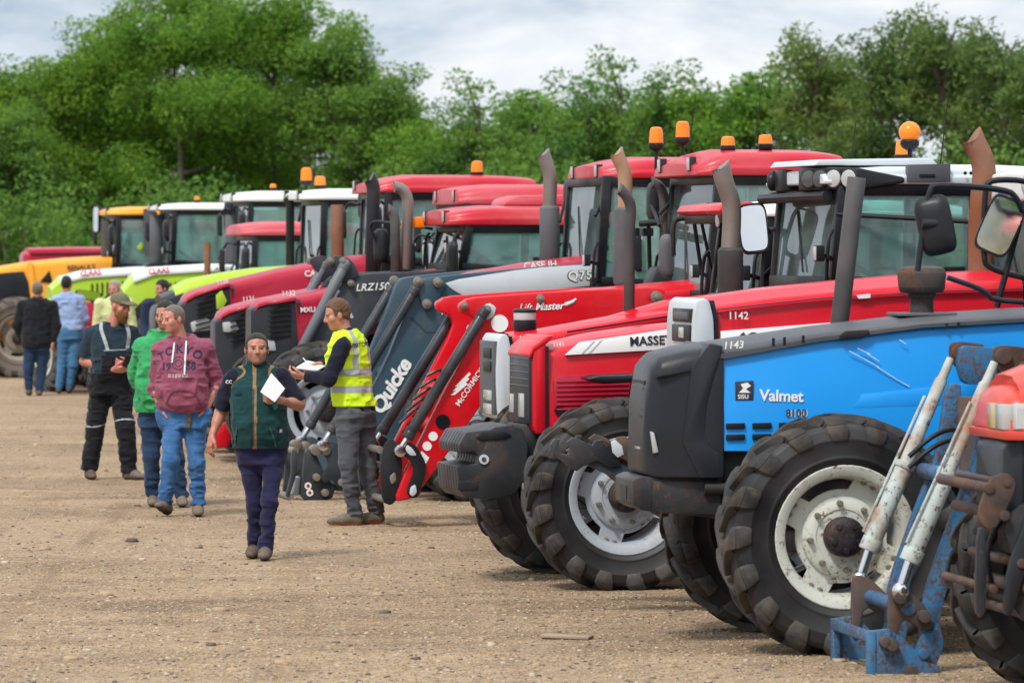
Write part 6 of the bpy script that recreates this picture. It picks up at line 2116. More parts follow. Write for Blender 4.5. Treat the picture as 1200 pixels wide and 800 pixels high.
# ---- man in the green fleece waistcoat, walking to the camera
J = dict(hd=(301, 409, 0), nk=(300.5, 433, .03), pv=(306, 527, .02),
         shA=(273, 443, .02), elA=(259, 482, .06), wrA=(249, 509, -.02), shB=(331, 442, .02), elB=(351, 474, .0), wrB=(329, 469, -.20),
         hipA=(292, 530, .02), knA=(299, 590, .05), anA=(298, 642, .14), hipB=(321, 530, .02), knB=(316, 588, -.10), anB=(311, 644, -.10), toA=(293, 650, -.06), toB=(309, 652, -.30))
P = Person('man in bottle green fleece waistcoat walking forward with white paper in his hand', 36.2, J, (303, 655), 6, 4, 1.74, 'stout', 0, 0, .0062, ('skin_tanned', (.38, .19, .125)), 'hair_salt', .006, .067, headw=1.08, bare=True, stubble=M['stubble'],
           hands=dict(A=dict(dir=(-.25, -.2, -1), palm=(.6, .3, 0), thumb=(.3, -1, 0), curl=.5), B=dict(dir=(-1, -.15, .12), palm=(0, .8, .4), thumb=(0, -.2, 1), curl=.9)))
def zone(Pt, P=P):
    q = Pt - P.J['pv']; x = q @ P.r; y = q @ P.f
    m = np.zeros(len(Pt), int)
    xz = at(298, 480, 36.2).x - P.J['pv'][0]
    m[(np.abs(x - xz) < .014) & (y > .04)] = 1
    for q_ in 'AB':
        dd = Cone(P.J['sh' + q_] + (P.J['nk'] - P.J['sh' + q_]) * .25, P.J['el' + q_], .075, .07).d(Pt)
        m[np.abs(dd - .006) < .008] = 1
    return m
shirt = P.top('shirt', 'navy', 1.02, -.006, .92, .020, folds=.010, neck=.055, collar=.35)
gil = P.top('waistcoat', ['fleece', 'tan_trim'], at(300, 525, 36.2).z, .014, sleeves=False, folds=.013, zone=zone, collar=.42, neck=.06,
            vneck=Cone(P.J['nk'] + P.f * .13 + V(0, 0, .06), P.J['nk'] + P.f * .15 - V(0, 0, .13), .062, .012, .01))
P.strip([(298.2, 455), (298, 480), (298, 523)], .008, gil, 'decal_dark', 'zip')
P.strip([(276, 462), (284, 461)], .012, gil, 'navy', 'chest_seam')
lg = P.trousers('trousers', 'chino', at(300, 519, 36.2).z, -.006, .008, .05, .016, flare=.008); P.shoes('brownboot')
P.strip([(318, 500), (323, 515), (324, 523)], .010, gil, 'decal_green', 'pocket_zip'); P.strip([(279, 500), (276, 515), (276, 522)], .010, gil, 'decal_green', 'pocket_zip')
P.print_text('R', (329, 506), .04, gil, 'white', .01)
P.print_text('CC', (268, 449), .035, shirt, 'white', .01)
sheet('paper', P, [(305, 459, -.27), (318, 437, -.25), (334, 455, -.24), (322, 471, -.27)], 'paper', .006, label='folded white paper held by the man in the green waistcoat')
sheet('green_card', P, [(318, 473, -.27), (324, 470, -.26), (326, 477, -.27), (322, 481, -.27)], 'fleece', .004, label='small green card under the white paper', cat='card')

# ---- man in the hi-vis waistcoat, turned away
J = dict(hd=(395, 369, 0), nk=(405, 393, .02), pv=(417, 486, .03),
         shA=(402, 405, -.17), elA=(386, 444, -.24), wrA=(357, 441, -.12), shB=(419, 402, .20), elB=(398, 438, .25), wrB=(374, 427, .10),
         hipA=(408, 490, -.06), knA=(408, 545, -.10), anA=(415, 600, -.06), hipB=(426, 490, .09), knB=(430, 545, .08), anB=(441, 598, .12), toA=(388, 610, -.12), toB=(420, 608, .04))
P = Person('man in yellow high-visibility waistcoat and charcoal jeans writing on a clipboard', 40.6, J, (418, 614), -78, -128, 1.84, 'slim', 14, 0, .0065, ('skin_fair', (.43, .22, .15)), 'hair_brown', .018, .068,
           hands=dict(A=dict(dir=(-1, .15, .12), palm=(0, .6, .8), thumb=(-.2, .3, 1), curl=.8), B=dict(dir=(-1, -.25, -.15), palm=(0, -.3, -1), thumb=(-.4, -1, 0), curl=.9)))
jk = P.top('jumper', 'navy', .95, .004, 1.97, .016, folds=.010, neck=.055, collar=.30)
def zone(Pt, P=P):
    m = np.zeros(len(Pt), int)
    z = Pt[:, 2]; q = Pt - P.J['pv']; x = q @ P.r; y = q @ P.f
    z1 = at(400, 436, 40.6).z; z2 = at(400, 456, 40.6).z
    m[np.abs(z - z1) < .028] = 1; m[np.abs(z - z2) < .028] = 1
    m[(np.abs(np.abs(x) - .105) < .026) & (z > z1)] = 1
    return m
vest = P.top('waistcoat', ['hivis', 'reflective'], at(415, 476, 40.6).z, .032, sleeves=False, folds=.012, zone=zone, neck=.09)
P.print_text('VISITOR', (421, 406), .046, vest, 'print_navy', .02, rot=6, dirv=(-.1, 1, 0))
P.trousers('jeans', 'jeans_grey', at(410, 470, 40.6).z, .006, .018, .06, .020); P.shoes('trainer', 'orange_sole', .30)
b = sheet('clipboard', P, [(347, 431, -.06), (360, 423, .16), (383, 428, .12), (372, 434, -.10)], 'paper', .012, label='clipboard with white sheets held by the man in the yellow waistcoat', cat='clipboard')
mb = MB(); mb.tube([at(355, 419, 40.66) - at(360, 425, 40.66), at(366, 432, 40.66) - at(360, 425, 40.66)], .005, 6); tag(mb.build('pen', M['white'], None, loc=at(360, 425, 40.66)), 'slim white pen in the hand of the clipboard man', 'pen')

# ---- man in the maroon hooded top
J = dict(hd=(203, 374, -.02), nk=(212, 400, .03), pv=(215, 486, .02),
         shA=(189, 411, .03), elA=(182, 453, .08), wrA=(188, 478, -.03), shB=(240, 407, .03), elB=(254, 449, .10), wrB=(243, 477, -.03),
         hipA=(202, 492, .02), knA=(200, 540, -.12), anA=(194, 584, -.02), hipB=(228, 492, .02), knB=(230, 542, -.03), anB=(232, 588, .02), toA=(184, 596, -.22), toB=(233, 600, -.22))
P = Person('man in maroon hooded top with dark lettering and blue jeans, hands in pockets', 41.9, J, (215, 604), -52, -4, 1.80, 'stout', 8, -4, .0065, ('skin_pink', (.46, .22, .16)), 'hair_grey', .003, .070, headw=1.05, bare=True,
           hands=dict(A=dict(dir=(.15, -.2, -1), palm=(1, .3, 0), curl=.5), B=dict(dir=(-.25, -.2, -1), palm=(-1, .3, 0), curl=.5)))
hd = P.top('hooded_top', 'maroon', lambda Pt: at(212, 482, 41.9).z + .012 * np.sin(Pt[:, 0] * 14), .026, 1.50, .017, folds=.017, hood=True, neck=.062)
P.trousers('jeans', 'jeans_blue', at(212, 478, 41.9).z, .0, .016, .05, .020, extra=[Cone(P.J['wr' + q] + nrm(V(0, -.1, -1)) * .03, P.J['wr' + q] + V(.03 if q == 'A' else -.03, -.01, -.13), .044, .05, .04) for q in 'AB'])
P.pitch_A = 16; P.lift_A = .0; P.shoes('tanboot', length=.29, hi=.07)
for ch, x_, y_, r_ in (('T', 193, 421, 26), ('O', 201.5, 415.5, 13), ('K', 212, 413, 0), ('Y', 222, 414.5, -12), ('O', 231.5, 419, -24)): P.print_text(ch, (x_, y_), .098, hd, 'print_navy', .03, rot=r_)
P.print_text('19', (197.5, 433), .088, hd, 'print_navy', .035); P.print_text('68', (226.5, 432), .088, hd, 'print_navy', .035)
ring = MB(); c = at(212, 425, 41.9) - P.origin
for rr, w_ in ((.050, .007), (.026, .006)):
    ring.loft([[c + Vector((math.cos(2 * PI * q / 28) * (rr + sgn), 0, math.sin(2 * PI * q / 28) * (rr + sgn))) for sgn in (0, w_)] for q in range(29)], cap=False)
o = ring.build('print', M['print_navy'], hd, split=False); P.project(o.data, hd, -P.f, .003)
for (tx, y, sz) in (('UNIVERSITY', 438, .026), ('TOKYO JAPAN', 443.5, .032)):
    pass
mb = MB()
for q in range(6):
    x0 = -.085 + q * .03
    for (a, b) in (((x0, .012), (x0 + .022, .012)), ((x0, 0), (x0 + .022, 0)), ((x0 + .004, .016), (x0 + .004, -.012)), ((x0 + .018, .016), (x0 + .018, -.012)), ((x0, -.011), (x0 + .022, -.011))):
        mb.bar(Vector((a[0], 0, a[1])) + at(212, 439.5, 41.9) - P.origin, Vector((b[0], 0, b[1])) + at(212, 439.5, 41.9) - P.origin, .004, .004)
o = mb.build('print', M['print_white'], hd, merge=False, split=False); P.project(o.data, hd, -P.f, .004)
for pts in ([(205, 401), (204, 412), (203, 424)], [(219, 399), (218.5, 418), (218, 438)]):
    P.strip(pts, .013, hd, 'white_cord', 'drawcord', .006, .01)
P.strip([(224, 482), (222, 492), (221, 503)], .035, P.root.children[-1] if False else [o for o in P.root.children if o.name.startswith('jeans')][0], 'brownboot', 'belt_end', .012, .01)

P.strip([(196, 474), (200, 462), (206, 457), (225, 457), (232, 462), (237, 474)], .008, hd, 'maroon_seam', 'pocket_seam', .004, .003)
P.strip([(187, 476), (200, 480), (215, 481), (230, 480), (244, 475)], .010, hd, 'maroon_seam', 'hem_seam', .004, .003)

# ---- man in the green hooded top
J = dict(hd=(194, 369, 0), nk=(191, 394, .03), pv=(187, 484, .03),
         shA=(167, 406, .04), elA=(157, 440, .16), wrA=(172, 466, .22), shB=(214, 404, .05), elB=(222, 440, .12), wrB=(214, 468, .10),
         hipA=(176, 490, .02), knA=(177, 535, .0), anA=(179, 578, .06), hipB=(198, 490, .02), knB=(206, 538, -.02), anB=(213, 581, .0), toA=(180, 590, -.16), toB=(215, 592, -.22))
P = Person('dark-haired man in bright green hooded top, half hidden behind the maroon one', 43.4, J, (190, 594), -30, 6, 1.80, 'stout', 10, 0, .0075, ('skin_fair', (.43, .22, .15)), 'hair_dark', .010, .068)
P.top('hooded_top', 'green', at(185, 483, 43.4).z, .028, 1.95, .018, folds=.020, hood=True, neck=.062)
P.trousers('jeans', 'jeans_dark', at(185, 479, 43.4).z, .006, .020, .05, .018); P.shoes('tanboot', hi=.06)

# ---- bearded man in the cap
J = dict(hd=(141, 359, -.02), nk=(131, 382, .02), pv=(129, 450, .02),
         shA=(108, 391, .02), elA=(98, 423, .03), wrA=(132, 433, -.20), shB=(153, 390, .06), elB=(160, 418, .06), wrB=(151, 428, -.16),
         hipA=(119, 453, .02), knA=(112, 498, .02), anA=(105, 547, .08), hipB=(141, 453, .02), knB=(147, 499, -.06), anB=(151, 549, -.02), toA=(110, 557, -.16), toB=(166, 560, -.12))
P = Person('bearded man in khaki cap and charcoal dungarees with grey braces', 48.4, J, (128, 562), 50, 22, 1.86, 'stout', 12, 0, .0072, ('skin_ruddy', (.45, .20, .14)), None, .010, .07, bare=True,
           hands=dict(A=dict(dir=(1, -.25, .02), palm=(0, .6, .4), thumb=(.2, -.2, 1), curl=.8), B=dict(dir=(-.7, -.5, .1), palm=(-.3, .6, .3), thumb=(0, -.3, 1), curl=.9)), stubble=None)
tee = P.top('tee_shirt', 'tee', 1.0, .018, .85, .026, folds=.012, neck=.062)
def bib(Pt, P=P):
    q = Pt - P.J['pv']
    return np.maximum(Pt[:, 2] - at(130, 415, 48.4).z, np.where(Pt[:, 2] > at(130, 436, 48.4).z, np.maximum(np.abs(q @ P.r) - .15, .02 - q @ P.f), -1))
J_ = P.J
bb = sdf_obj('dungarees', P.root, P.origin, [Torso(J_['pv'], J_['nk'], P.r, P.f, P.prof, .030, .03, -.17, .85)] +
             [p for q in 'AB' for p in (Cone(J_['hip' + q], J_['kn' + q], .118, .088, .045), Cone(J_['kn' + q], J_['kn' + q] + (J_['an' + q] - J_['kn' + q]) * 1.07, .088, .082, .03, flat1=True))],
             .0075, ['workwear', 'reflective'], (bib,), (), lambda Pt: .016 * (np.abs(vnoise(Pt * V(7, 7, 13), 21)) * 2.4 + np.abs(vnoise(Pt * V(13, 13, 26), 8)) * 2.2 - .9),
             zone=lambda Pt: ((np.abs(Pt[:, 2] - at(120, 495, 48.4).z - .04 * np.sin((Pt[:, 0] - P.J['pv'][0]) * 9)) < .006) & (Pt[:, 1] < 48.4 + .05)).astype(int))
P.shoes('brownboot', length=.30, hi=.06)
for pts in ([(119, 377), (119, 384), (122, 392), (126, 402), (128, 410)], [(147, 378), (150, 384), (152, 392), (151, 402), (150, 408)]):
    P.strip(pts, .034, tee, 'strap', 'brace_strap', .010, .006)
P.strip([(124, 410), (150, 409)], .006, tee, 'reflective', 'pocket_trim', .035, .004)
A = (P.hr, P.hf, P.hu); L = P.L; k = P.k
sdf_obj('beard', P.root, P.origin, [Ell(L(0, .030, -.072), A, V(.066, .070, .058) * k, .02), Ell(L(0, .062, -.115), A, V(.045, .038, .042) * k, .03), Cone(L(-.072, .0, -.02), L(-.05, .04, -.07), .014, .02, .02), Cone(L(.072, .0, -.02), L(.05, .04, -.07), .014, .02, .02)],
        .006, 'beard', (lambda Pt: np.where(P.hl(Pt)[1] > .03, P.hl(Pt)[2] + .040, -1),), (), lambda Pt: .014 * vnoise(Pt * 60, 2))
cap = sdf_obj('cap', P.root, P.origin, [Ell(L(0, -.014, .040), A, V(.090, .109, .094) * k, 0.005), Ell(L(0, .110, .052), A, V(.080, .085, .016) * k, .012)], .006, 'khaki',
              (lambda Pt: (.040 + np.where(P.hl(Pt)[1] > .05, -.02, 0) - P.hl(Pt)[2] - .0 * P.hl(Pt)[1]) * k,), (), lambda Pt: .004 * vnoise(Pt * 30, 2))
mb = MB(); mb.box((0, 0, 0), (.07, .02, .13)); o = mb.build('phone', M['black'], None, .008, loc=at(149, 423, 48.16)); o.rotation_euler = (.3, .25, .4); tag(o, 'dark phone held by the bearded man in the cap', 'phone')

# ---- man in the black jacket walking away
J = dict(hd=(44, 340, 0), nk=(44, 353, .0), pv=(43, 402, .0), shA=(27, 359, .0), elA=(20, 381, .02), wrA=(27, 398, .12), shB=(61, 359, 0), elB=(66, 381, .0), wrB=(62, 401, -.03),
         hipA=(36, 404, 0), knA=(33, 432, .0), anA=(34, 455, .02), hipB=(51, 404, 0), knB=(49, 433, .05), anB=(46, 458, .0), toA=(34, 460, .20), toB=(46, 463, .20))
P = Person('man in black quilted jacket seen from behind at the far end of the yard', 75, J, (42, 463), 178, 178, 1.80, 'stout', 0, 0, .010, ('skin_fair', (.43, .22, .15)), 'hair_grey', .012, .06)
P.top('jacket', 'blackjacket', at(44, 407, 75).z, .045, 1.95, .035, folds=.012, collar=.4)
P.trousers('jeans', 'jeans_dark', 1.0, .02, .026, .05, .012); P.shoes('brownboot')

# ---- man in the pale blue shirt
J = dict(hd=(78, 333, 0), nk=(79, 346, 0), pv=(82, 390, 0), shA=(67, 352, .0), elA=(63, 372, .08), wrA=(70, 388, .2), shB=(94, 352, 0), elB=(99, 373, .06), wrB=(93, 388, .2),
         hipA=(76, 393, 0), knA=(73, 427, .05), anA=(69, 454, -.02), hipB=(90, 393, 0), knB=(86, 428, .02), anB=(81, 456, .08), toA=(70, 459, .2), toB=(82, 461, .26))
P = Person('man in pale blue shirt and washed jeans seen from behind near the lime bonnet', 76.2, J, (77, 461), 170, 172, 1.82, 'stout', 0, 0, .010, ('skin_fair', (.43, .22, .15)), 'hair_dark', .016, .06)
P.top('shirt', 'paleblue', at(82, 387, 76.2).z, .02, 1.95, .03, folds=.014, collar=.3)
P.trousers('jeans', 'jeans_mid', at(82, 383, 76.2).z, .016, .026, .05, .012); P.shoes('brownboot')

# ---- two more by the lime tractors
def standing(px, top, d, fy, ty, label, skin, hair, hairs, topmat, legmat, lean=0):
    s_ = F / d; H = 1.78
    z0 = 285 + HC * s_
    zt = top
    hh = (z0 - zt)
    Y = lambda t: z0 - hh * t
    q = hh / 1.78
    J = dict(hd=(px, Y(.93), 0), nk=(px, Y(.84), .02), pv=(px, Y(.54), 0), shA=(px - .2 * q, Y(.81), 0), elA=(px - .25 * q, Y(.63), .02), wrA=(px - .2 * q, Y(.53), -.15), shB=(px + .2 * q, Y(.81), 0), elB=(px + .25 * q, Y(.63), .02), wrB=(px + .2 * q, Y(.53), -.15),
             hipA=(px - .09 * q, Y(.52), 0), knA=(px - .1 * q, Y(.28), -.02), anA=(px - .11 * q, Y(.05), .02), hipB=(px + .09 * q, Y(.52), 0), knB=(px + .1 * q, Y(.28), -.02), anB=(px + .11 * q, Y(.05), .02), toA=(px - .12 * q, Y(.02), -.2), toB=(px + .12 * q, Y(.02), -.2))
    P = Person(label, d, J, (px, z0), fy, ty, hh / s_, 'slim', 10, 0, .011, skin, hair, hairs, .062)
    P.top('jacket', topmat, Y_to_z(Y(.50), d), .02, 1.95, .026, folds=.012, collar=.3)
    P.trousers('trousers', legmat, 1.0, .014, .022, .05, .012); P.shoes('brownboot')
def Y_to_z(y, d): return HC - (y - 285) * d / F
standing(134, 328, 70.3, -20, -10, 'grey-haired man in pale yellow top behind the bearded man in the cap', ('skin_pink', (.46, .22, .16)), 'hair_silver', .006, 'paleyellow', 'jeans_dark')
standing(190, 328, 69.3, -60, -40, 'dark-haired man in navy jacket, only his head and shoulder showing above the green hooded top', ('skin_fair', (.43, .22, .15)), 'hair_dark', .016, 'navyjacket', 'jeans_dark')
# ------------------------------------------------------------------ trees behind the row
def leaf_mat(name, dark, light, yellow):
    m, nt, b = new_mat(name)
    g = nt.nodes.new('ShaderNodeNewGeometry')
    co = ocoord(nt)
    n = noise(nt, .9, 4, .6, co)
    oi = nt.nodes.new('ShaderNodeObjectInfo')
    c = mixc(nt, ramp(nt, g.outputs['Random Per Island'], 0, 1), dark, light)
    c = mixc(nt, ramp(nt, n, .45, .72, 0, .75), c, yellow)
    c = mixc(nt, ramp(nt, oi.outputs['Random'], 0, 1, 0, .35), c, yellow)
    nt.links.new(c, b.inputs['Base Color'])
    b.inputs['Roughness'].default_value = .6
    b.inputs['Specular IOR Level'].default_value = .14
    out = nt.nodes['Material Output']
    tr = nt.nodes.new('ShaderNodeBsdfTranslucent'); nt.links.new(c, tr.inputs['Color'])
    mx = nt.nodes.new('ShaderNodeMixShader'); mx.inputs[0].default_value = .48
    nt.links.new(b.outputs[0], mx.inputs[1]); nt.links.new(tr.outputs[0], mx.inputs[2]); nt.links.new(mx.outputs[0], out.inputs['Surface'])
    return m


M['leaf_a'] = leaf_mat('broadleaf_foliage', (.040, .120, .018), (.15, .31, .036), (.28, .44, .05))
M['leaf_b'] = leaf_mat('ash_foliage', (.038, .110, .026), (.13, .27, .05), (.24, .38, .06))
M['leaf_c'] = leaf_mat('willow_foliage', (.044, .095, .028), (.140, .225, .06), (.24, .31, .065))
M['bark'] = paint('bark', (.075, .055, .038), .9, .4, dustcol=(.10, .10, .07), scale=9, coat=0, bump=.5)


def leaf_cloud(seed, clusters, per, leaf, droop=.0, aspect=1.0):
    """clusters: (x, y, z, r); returns arrays of quads"""
    rs = np.random.RandomState(seed)
    vs = []
    for (cx, cy, cz, cr) in clusters:
        n = int(per * (cr / .6) ** 2)
        d = rs.normal(size=(n, 3)); d /= np.linalg.norm(d, axis=1)[:, None]
        rad = cr * rs.uniform(.15, 1, n) ** .45
        p = np.array([cx, cy, cz]) + d * rad[:, None] * np.array([1, 1, .72])
        p[:, 2] -= droop * rad * rs.uniform(0, 1, n)
        a = rs.normal(size=(n, 3)) + np.array([0, 0, .9]) + d * .5
        a /= np.linalg.norm(a, axis=1)[:, None]
        t = np.cross(a, rs.normal(size=(n, 3))); t /= np.linalg.norm(t, axis=1)[:, None]
        if droop: t = t * .6 + np.array([0, 0, -1]) * droop * 2; t /= np.linalg.norm(t, axis=1)[:, None]
        bt = np.cross(a, t); bt /= np.linalg.norm(bt, axis=1)[:, None]
        L = leaf * rs.uniform(.6, 1.3, n)[:, None] * aspect; W = leaf * rs.uniform(.4, .75, n)[:, None] / aspect
        q = np.stack([p - t * L * .5, p + bt * W * .5 + a * W * .12, p + t * L * .5, p - bt * W * .5 + a * W * .12], 1)
        vs.append(q)
    return np.concatenate(vs).reshape(-1, 3)


def crown_mesh(name, clusters, per, leaf, mat, seed, droop=0, aspect=1.0):
    v = leaf_cloud(seed, clusters, per, leaf, droop, aspect)
    n = len(v) // 4
    me = bpy.data.meshes.new(name)
    me.vertices.add(len(v)); me.vertices.foreach_set('co', v.ravel())
    me.loops.add(n * 4); me.loops.foreach_set('vertex_index', np.arange(n * 4, dtype=np.int32))
    me.polygons.add(n); me.polygons.foreach_set('loop_start', (np.arange(n) * 4).astype(np.int32))
    me.materials.append(M[mat]); me.update(calc_edges=True)
    return me


def tree_variant(seed, H, Wd, mat, kind):
    """trunk mesh and crown mesh of one tree of height H and crown radius Wd"""
    rs = random.Random(seed)
    tb = MB(); cl = []
    th = H * (.16 if kind != 'tall' else .2)
    top = Vector((rs.uniform(-.3, .3), rs.uniform(-.3, .3), H * .9))
    path = [Vector((0, 0, -.1)), Vector((rs.uniform(-.1, .1), rs.uniform(-.1, .1), th)), Vector((rs.uniform(-.3, .3), rs.uniform(-.3, .3), H * .5)), top]
    pts = bend(path, 2)
    tb.tube(pts, [max(.03, .20 * (1 - i / len(pts)) ** 1.1 * H / 9) for i in range(len(pts))], 8)
    nb = int(20 + H * 2.0)
    for i in range(nb):
        t = rs.uniform(.0, 1.0) ** .9
        base = pts[min(len(pts) - 1, int((.07 + .88 * t) * (len(pts) - 1)))]
        a = i * 2.4 + rs.uniform(-.5, .5)
        env = (.62 + .38 * math.sin(PI * min(1, t * 1.25)) if t < .6 else max(.25, 1 - (t - .6) * 1.7)) if kind == 'round' else (1 - t) * .7 + .30
        rr = Wd * env * rs.uniform(.55, 1.08)
        up = rs.uniform(.1, 1.0) * Wd * .6 * (1 if kind == 'round' else 1.6)
        tip = Vector((base.x + math.cos(a) * rr, base.y + math.sin(a) * rr, min(H * 1.0, base.z + up)))
        mid = base.lerp(tip, .5) + Vector((0, 0, -.1 * rr))
        tb.tube(bend([base, mid, tip], 1), [.055 * H / 9, .05 * H / 9, .045 * H / 9, .035, .025, .012], 5)
        for q in range(5):
            u = .45 + .14 * q
            p = base.lerp(tip, min(u, 1.02)) + Vector((rs.gauss(0, .28), rs.gauss(0, .28), rs.gauss(0, .22)))
            cl.append((p.x, p.y, p.z, rs.uniform(.38, .78) * (Wd / 2.4)))
    for q in range(5):
        cl.append((top.x + rs.gauss(0, .5), top.y + rs.gauss(0, .5), H - rs.uniform(.1, 1.2), rs.uniform(.25, .5)))
    tm = tb.mesh('trunk', M['bark'], 0, merge=False)
    if kind == 'willow':
        cm = crown_mesh('crown', cl, 100, .15, mat, seed, .25, 1.5)
    else:
        cm = crown_mesh('crown', cl, 125, .14, mat, seed)
    return tm, cm


VAR = [tree_variant(3, 10.5, 3.1, 'leaf_a', 'round'), tree_variant(11, 10.0, 2.9, 'leaf_a', 'round'), tree_variant(23, 9.5, 2.6, 'leaf_b', 'round'),
       tree_variant(31, 8.2, 1.7, 'leaf_b', 'tall'), tree_variant(47, 8.0, 2.2, 'leaf_b', 'round'), tree_variant(59, 8.5, 1.9, 'leaf_c', 'willow'), tree_variant(61, 6.5, 2.4, 'leaf_a', 'round')]
VH = [10.5, 10.0, 9.5, 8.2, 8.0, 8.5, 6.5]
# (top px, top py, depth, variant, scale across, label)
TREES = [
    (2, 92, 151, 1, 1.1, 'crown set back at the extreme left edge of the photo'),
    (48, 72, 152, 0, 1.0, 'set-back crown close to the left edge of the photo, second from it'),
    (470, 120, 143, 4, 1.1, 'bushy crown filling the slope down from the tall clump'),
    (515, 140, 141, 6, 1.1, 'low bushy crown in the lowest dip of the tree line'),
    (600, 112, 139, 4, 1.2, 'rounded crown standing back between the spiky tree and the tan exhaust'),
    (655, 104, 138, 6, 1.2, 'low broad crown set back left of the paired beacons'),
    (718, 92, 134, 4, 1.2, 'round crown set back behind the paired beacons'),
    (775, 100, 133, 6, 1.2, 'low broad crown set back right of the paired beacons'),
    (830, 96, 132, 4, 1.2, 'round crown set back above the middle of the curved red roof'),
    (880, 92, 129, 4, 1.2, 'round crown set back above the right end of the curved red roof'),
    (930, 84, 127, 6, 1.2, 'broad crown set back left of the grey-green trees'),
    (995, 74, 124, 5, 1.3, 'set-back grey-green crown just left of the round amber beacon'),
    (1070, 64, 122, 5, 1.3, 'set-back grey-green crown just right of the round amber beacon'),
    (1140, 66, 120, 5, 1.3, 'set-back grey-green crown left of the rusty exhaust tip'),
    (1195, 62, 118, 5, 1.3, 'set-back grey-green crown at the right edge of the photo'),
    (160, 15, 152, 2, 1.2, 'green tree filling the gap behind the tall clump, left of its highest crown'),
    (235, -12, 152, 1, 1.2, 'tallest crown of the clump, touching the top edge of the photo'),
    (295, -5, 153, 0, 1.2, 'tall crown just right of the highest point of the clump'),
    (355, 22, 152, 0, 1.1, 'full crown set back on the right side of the tall clump'),
    (100, 60, 152, 2, 1.2, 'full crown set back on the left side of the tall clump'),
    (-6, 138, 142, 2, 1.2, 'dark broadleaf tree at the far left edge of the tree line'),
    (75, 75, 145, 1, 1.0, 'bushy tree sloping down to the left edge of the photo, second in the line'),
    (132, 32, 146, 0, 1.0, 'tall leafy tree left of the highest crown in the line'),
    (205, 2, 144, 0, 1.1, 'tallest full green tree, above the white cab roofs'),
    (262, 20, 150, 1, 1.1, 'tall tree with sky showing through its lower crown'),
    (322, 4, 146, 1, 1.05, 'tall yellowish green tree above the amber beacons of the lime tractor'),
    (385, 32, 144, 2, 1.15, 'dense green tree on the right shoulder of the tall clump'),
    (440, 88, 142, 2, 1.1, 'rounded darker tree stepping down to the right of the tall clump'),
    (492, 148, 138, 6, 1.0, 'low dark green tree at the foot of the tall clump'),
    (540, 108, 136, 4, .9, 'narrow tree with feathered top in the dip of the tree line'),
    (575, 92, 134, 3, 1.1, 'spiky topped tree right of the dip in the tree line'),
    (625, 122, 134, 4, 1.1, 'low rounded tree above the tan exhaust'),
    (690, 76, 130, 4, 1.0, 'broad-topped tree with one high branch, left of the paired beacons'),
    (742, 66, 128, 3, 1.0, 'slender pointed tree above the paired amber beacons'),
    (795, 72, 127, 4, .95, 'open-crowned tree just right of the paired amber beacons'),
    (850, 104, 126, 6, .9, 'low leafy tree above the curved red roof'),
    (905, 76, 122, 3, 1.1, 'loose tree with sprays against the sky, above the curved red roof end'),
    (955, 48, 118, 5, 1.1, 'grey-green tree with drooping leaves, left of the round amber beacon'),
    (1035, 36, 116, 5, 1.15, 'tall grey-green tree above the round amber beacon'),
    (1105, 28, 114, 5, 1.2, 'tallest grey-green tree right of the round amber beacon'),
    (1165, 42, 112, 5, 1.1, 'grey-green tree above the rusty exhaust'),
    (1230, 60, 110, 5, 1.1, 'grey-green tree cut off by the right edge of the photo'),
]
rt = random.Random(5)
for (px, py, d, v, sx, label) in TREES:
    p = at(px, py, d)
    h = p.z
    o = thing('hedgerow_tree', label, 'tree', (p.x, d, 0), rt.uniform(0, 6.28), 'trees behind the tractors')
    k = h / VH[v]
    for nm, me in zip(('trunk', 'crown'), VAR[v]):
        c = link(nm, me, o); c.scale = (sx * (.5 + .5 * k), sx * (.5 + .5 * k), k)
# second line and undergrowth closing the gaps low down
rs = random.Random(12)
def bush_mesh(seed, mat):
    r_ = random.Random(seed)
    cl = [(r_.gauss(0, .9), r_.gauss(0, .7), r_.uniform(.3, 2.6), r_.uniform(.45, .8)) for _ in range(26)]
    return crown_mesh('foliage', cl, 130, .13, mat, seed)
BM = [bush_mesh(71, 'leaf_b'), bush_mesh(72, 'leaf_b'), bush_mesh(73, 'leaf_b')]
stems = []
for i in range(17):
    px = -40 + i * 80
    d = 139 - (px / 1200) * 32
    p = at(px + rs.uniform(-15, 15), 300, d)
    o = thing('hedge_shrub', 'dark leafy shrub in the continuous hedge under the trees', 'shrub', (p.x, d, 0), rs.uniform(0, 6.28), 'shrubs in the hedge under the trees')
    c = link('foliage', BM[i % 3], o); c.scale = (1.35, 1.2, rs.uniform(1.25, 1.7))
    mb = MB()
    for q in range(3): mb.tube([(0.2 * q - .2, 0, -.1), (.5 * q - .5, .1, 1.6), (.7 * q - .7, .2, 2.8)], [.06, .04, .015], 6)
    mb.build('stem', M['bark'], o)

# trees on the photographer's side of the yard: they show only in mirrors and glass
for i, (x, y, v, k) in enumerate(((-46, -52, 0, 1.0), (-37, -58, 1, .9), (-28, -50, 2, 1.1), (-17, -60, 3, 1.0), (-8, -55, 1, .8), (6, -62, 0, 1.0), (18, -58, 4, 1.0), (30, -64, 2, 1.0))):
    o = thing('hedgerow_tree', 'leafy tree on the near side of the yard, seen only as a reflection in glass', 'tree', (x, y, 0), i * 1.3, 'trees behind the photographer')
    for nm, me in zip(('trunk', 'crown'), VAR[v]):
        c = link(nm, me, o); c.scale = (k, k, k)
# the line of trees goes on past the right edge of the frame
for i in range(9):
    x = 16 + i * 4.2; y = 108 - i * 3.0
    o = thing('hedgerow_tree', 'leafy tree continuing the line beyond the right edge of the photo', 'tree', (x, y, 0), i * 1.7, 'trees beyond the right edge')
    v = (5, 4, 6, 2)[i % 4]
    for nm, me in zip(('trunk', 'crown'), VAR[v]):
        c = link(nm, me, o); c.scale = (1.1, 1.1, .85 + .05 * (i % 3))
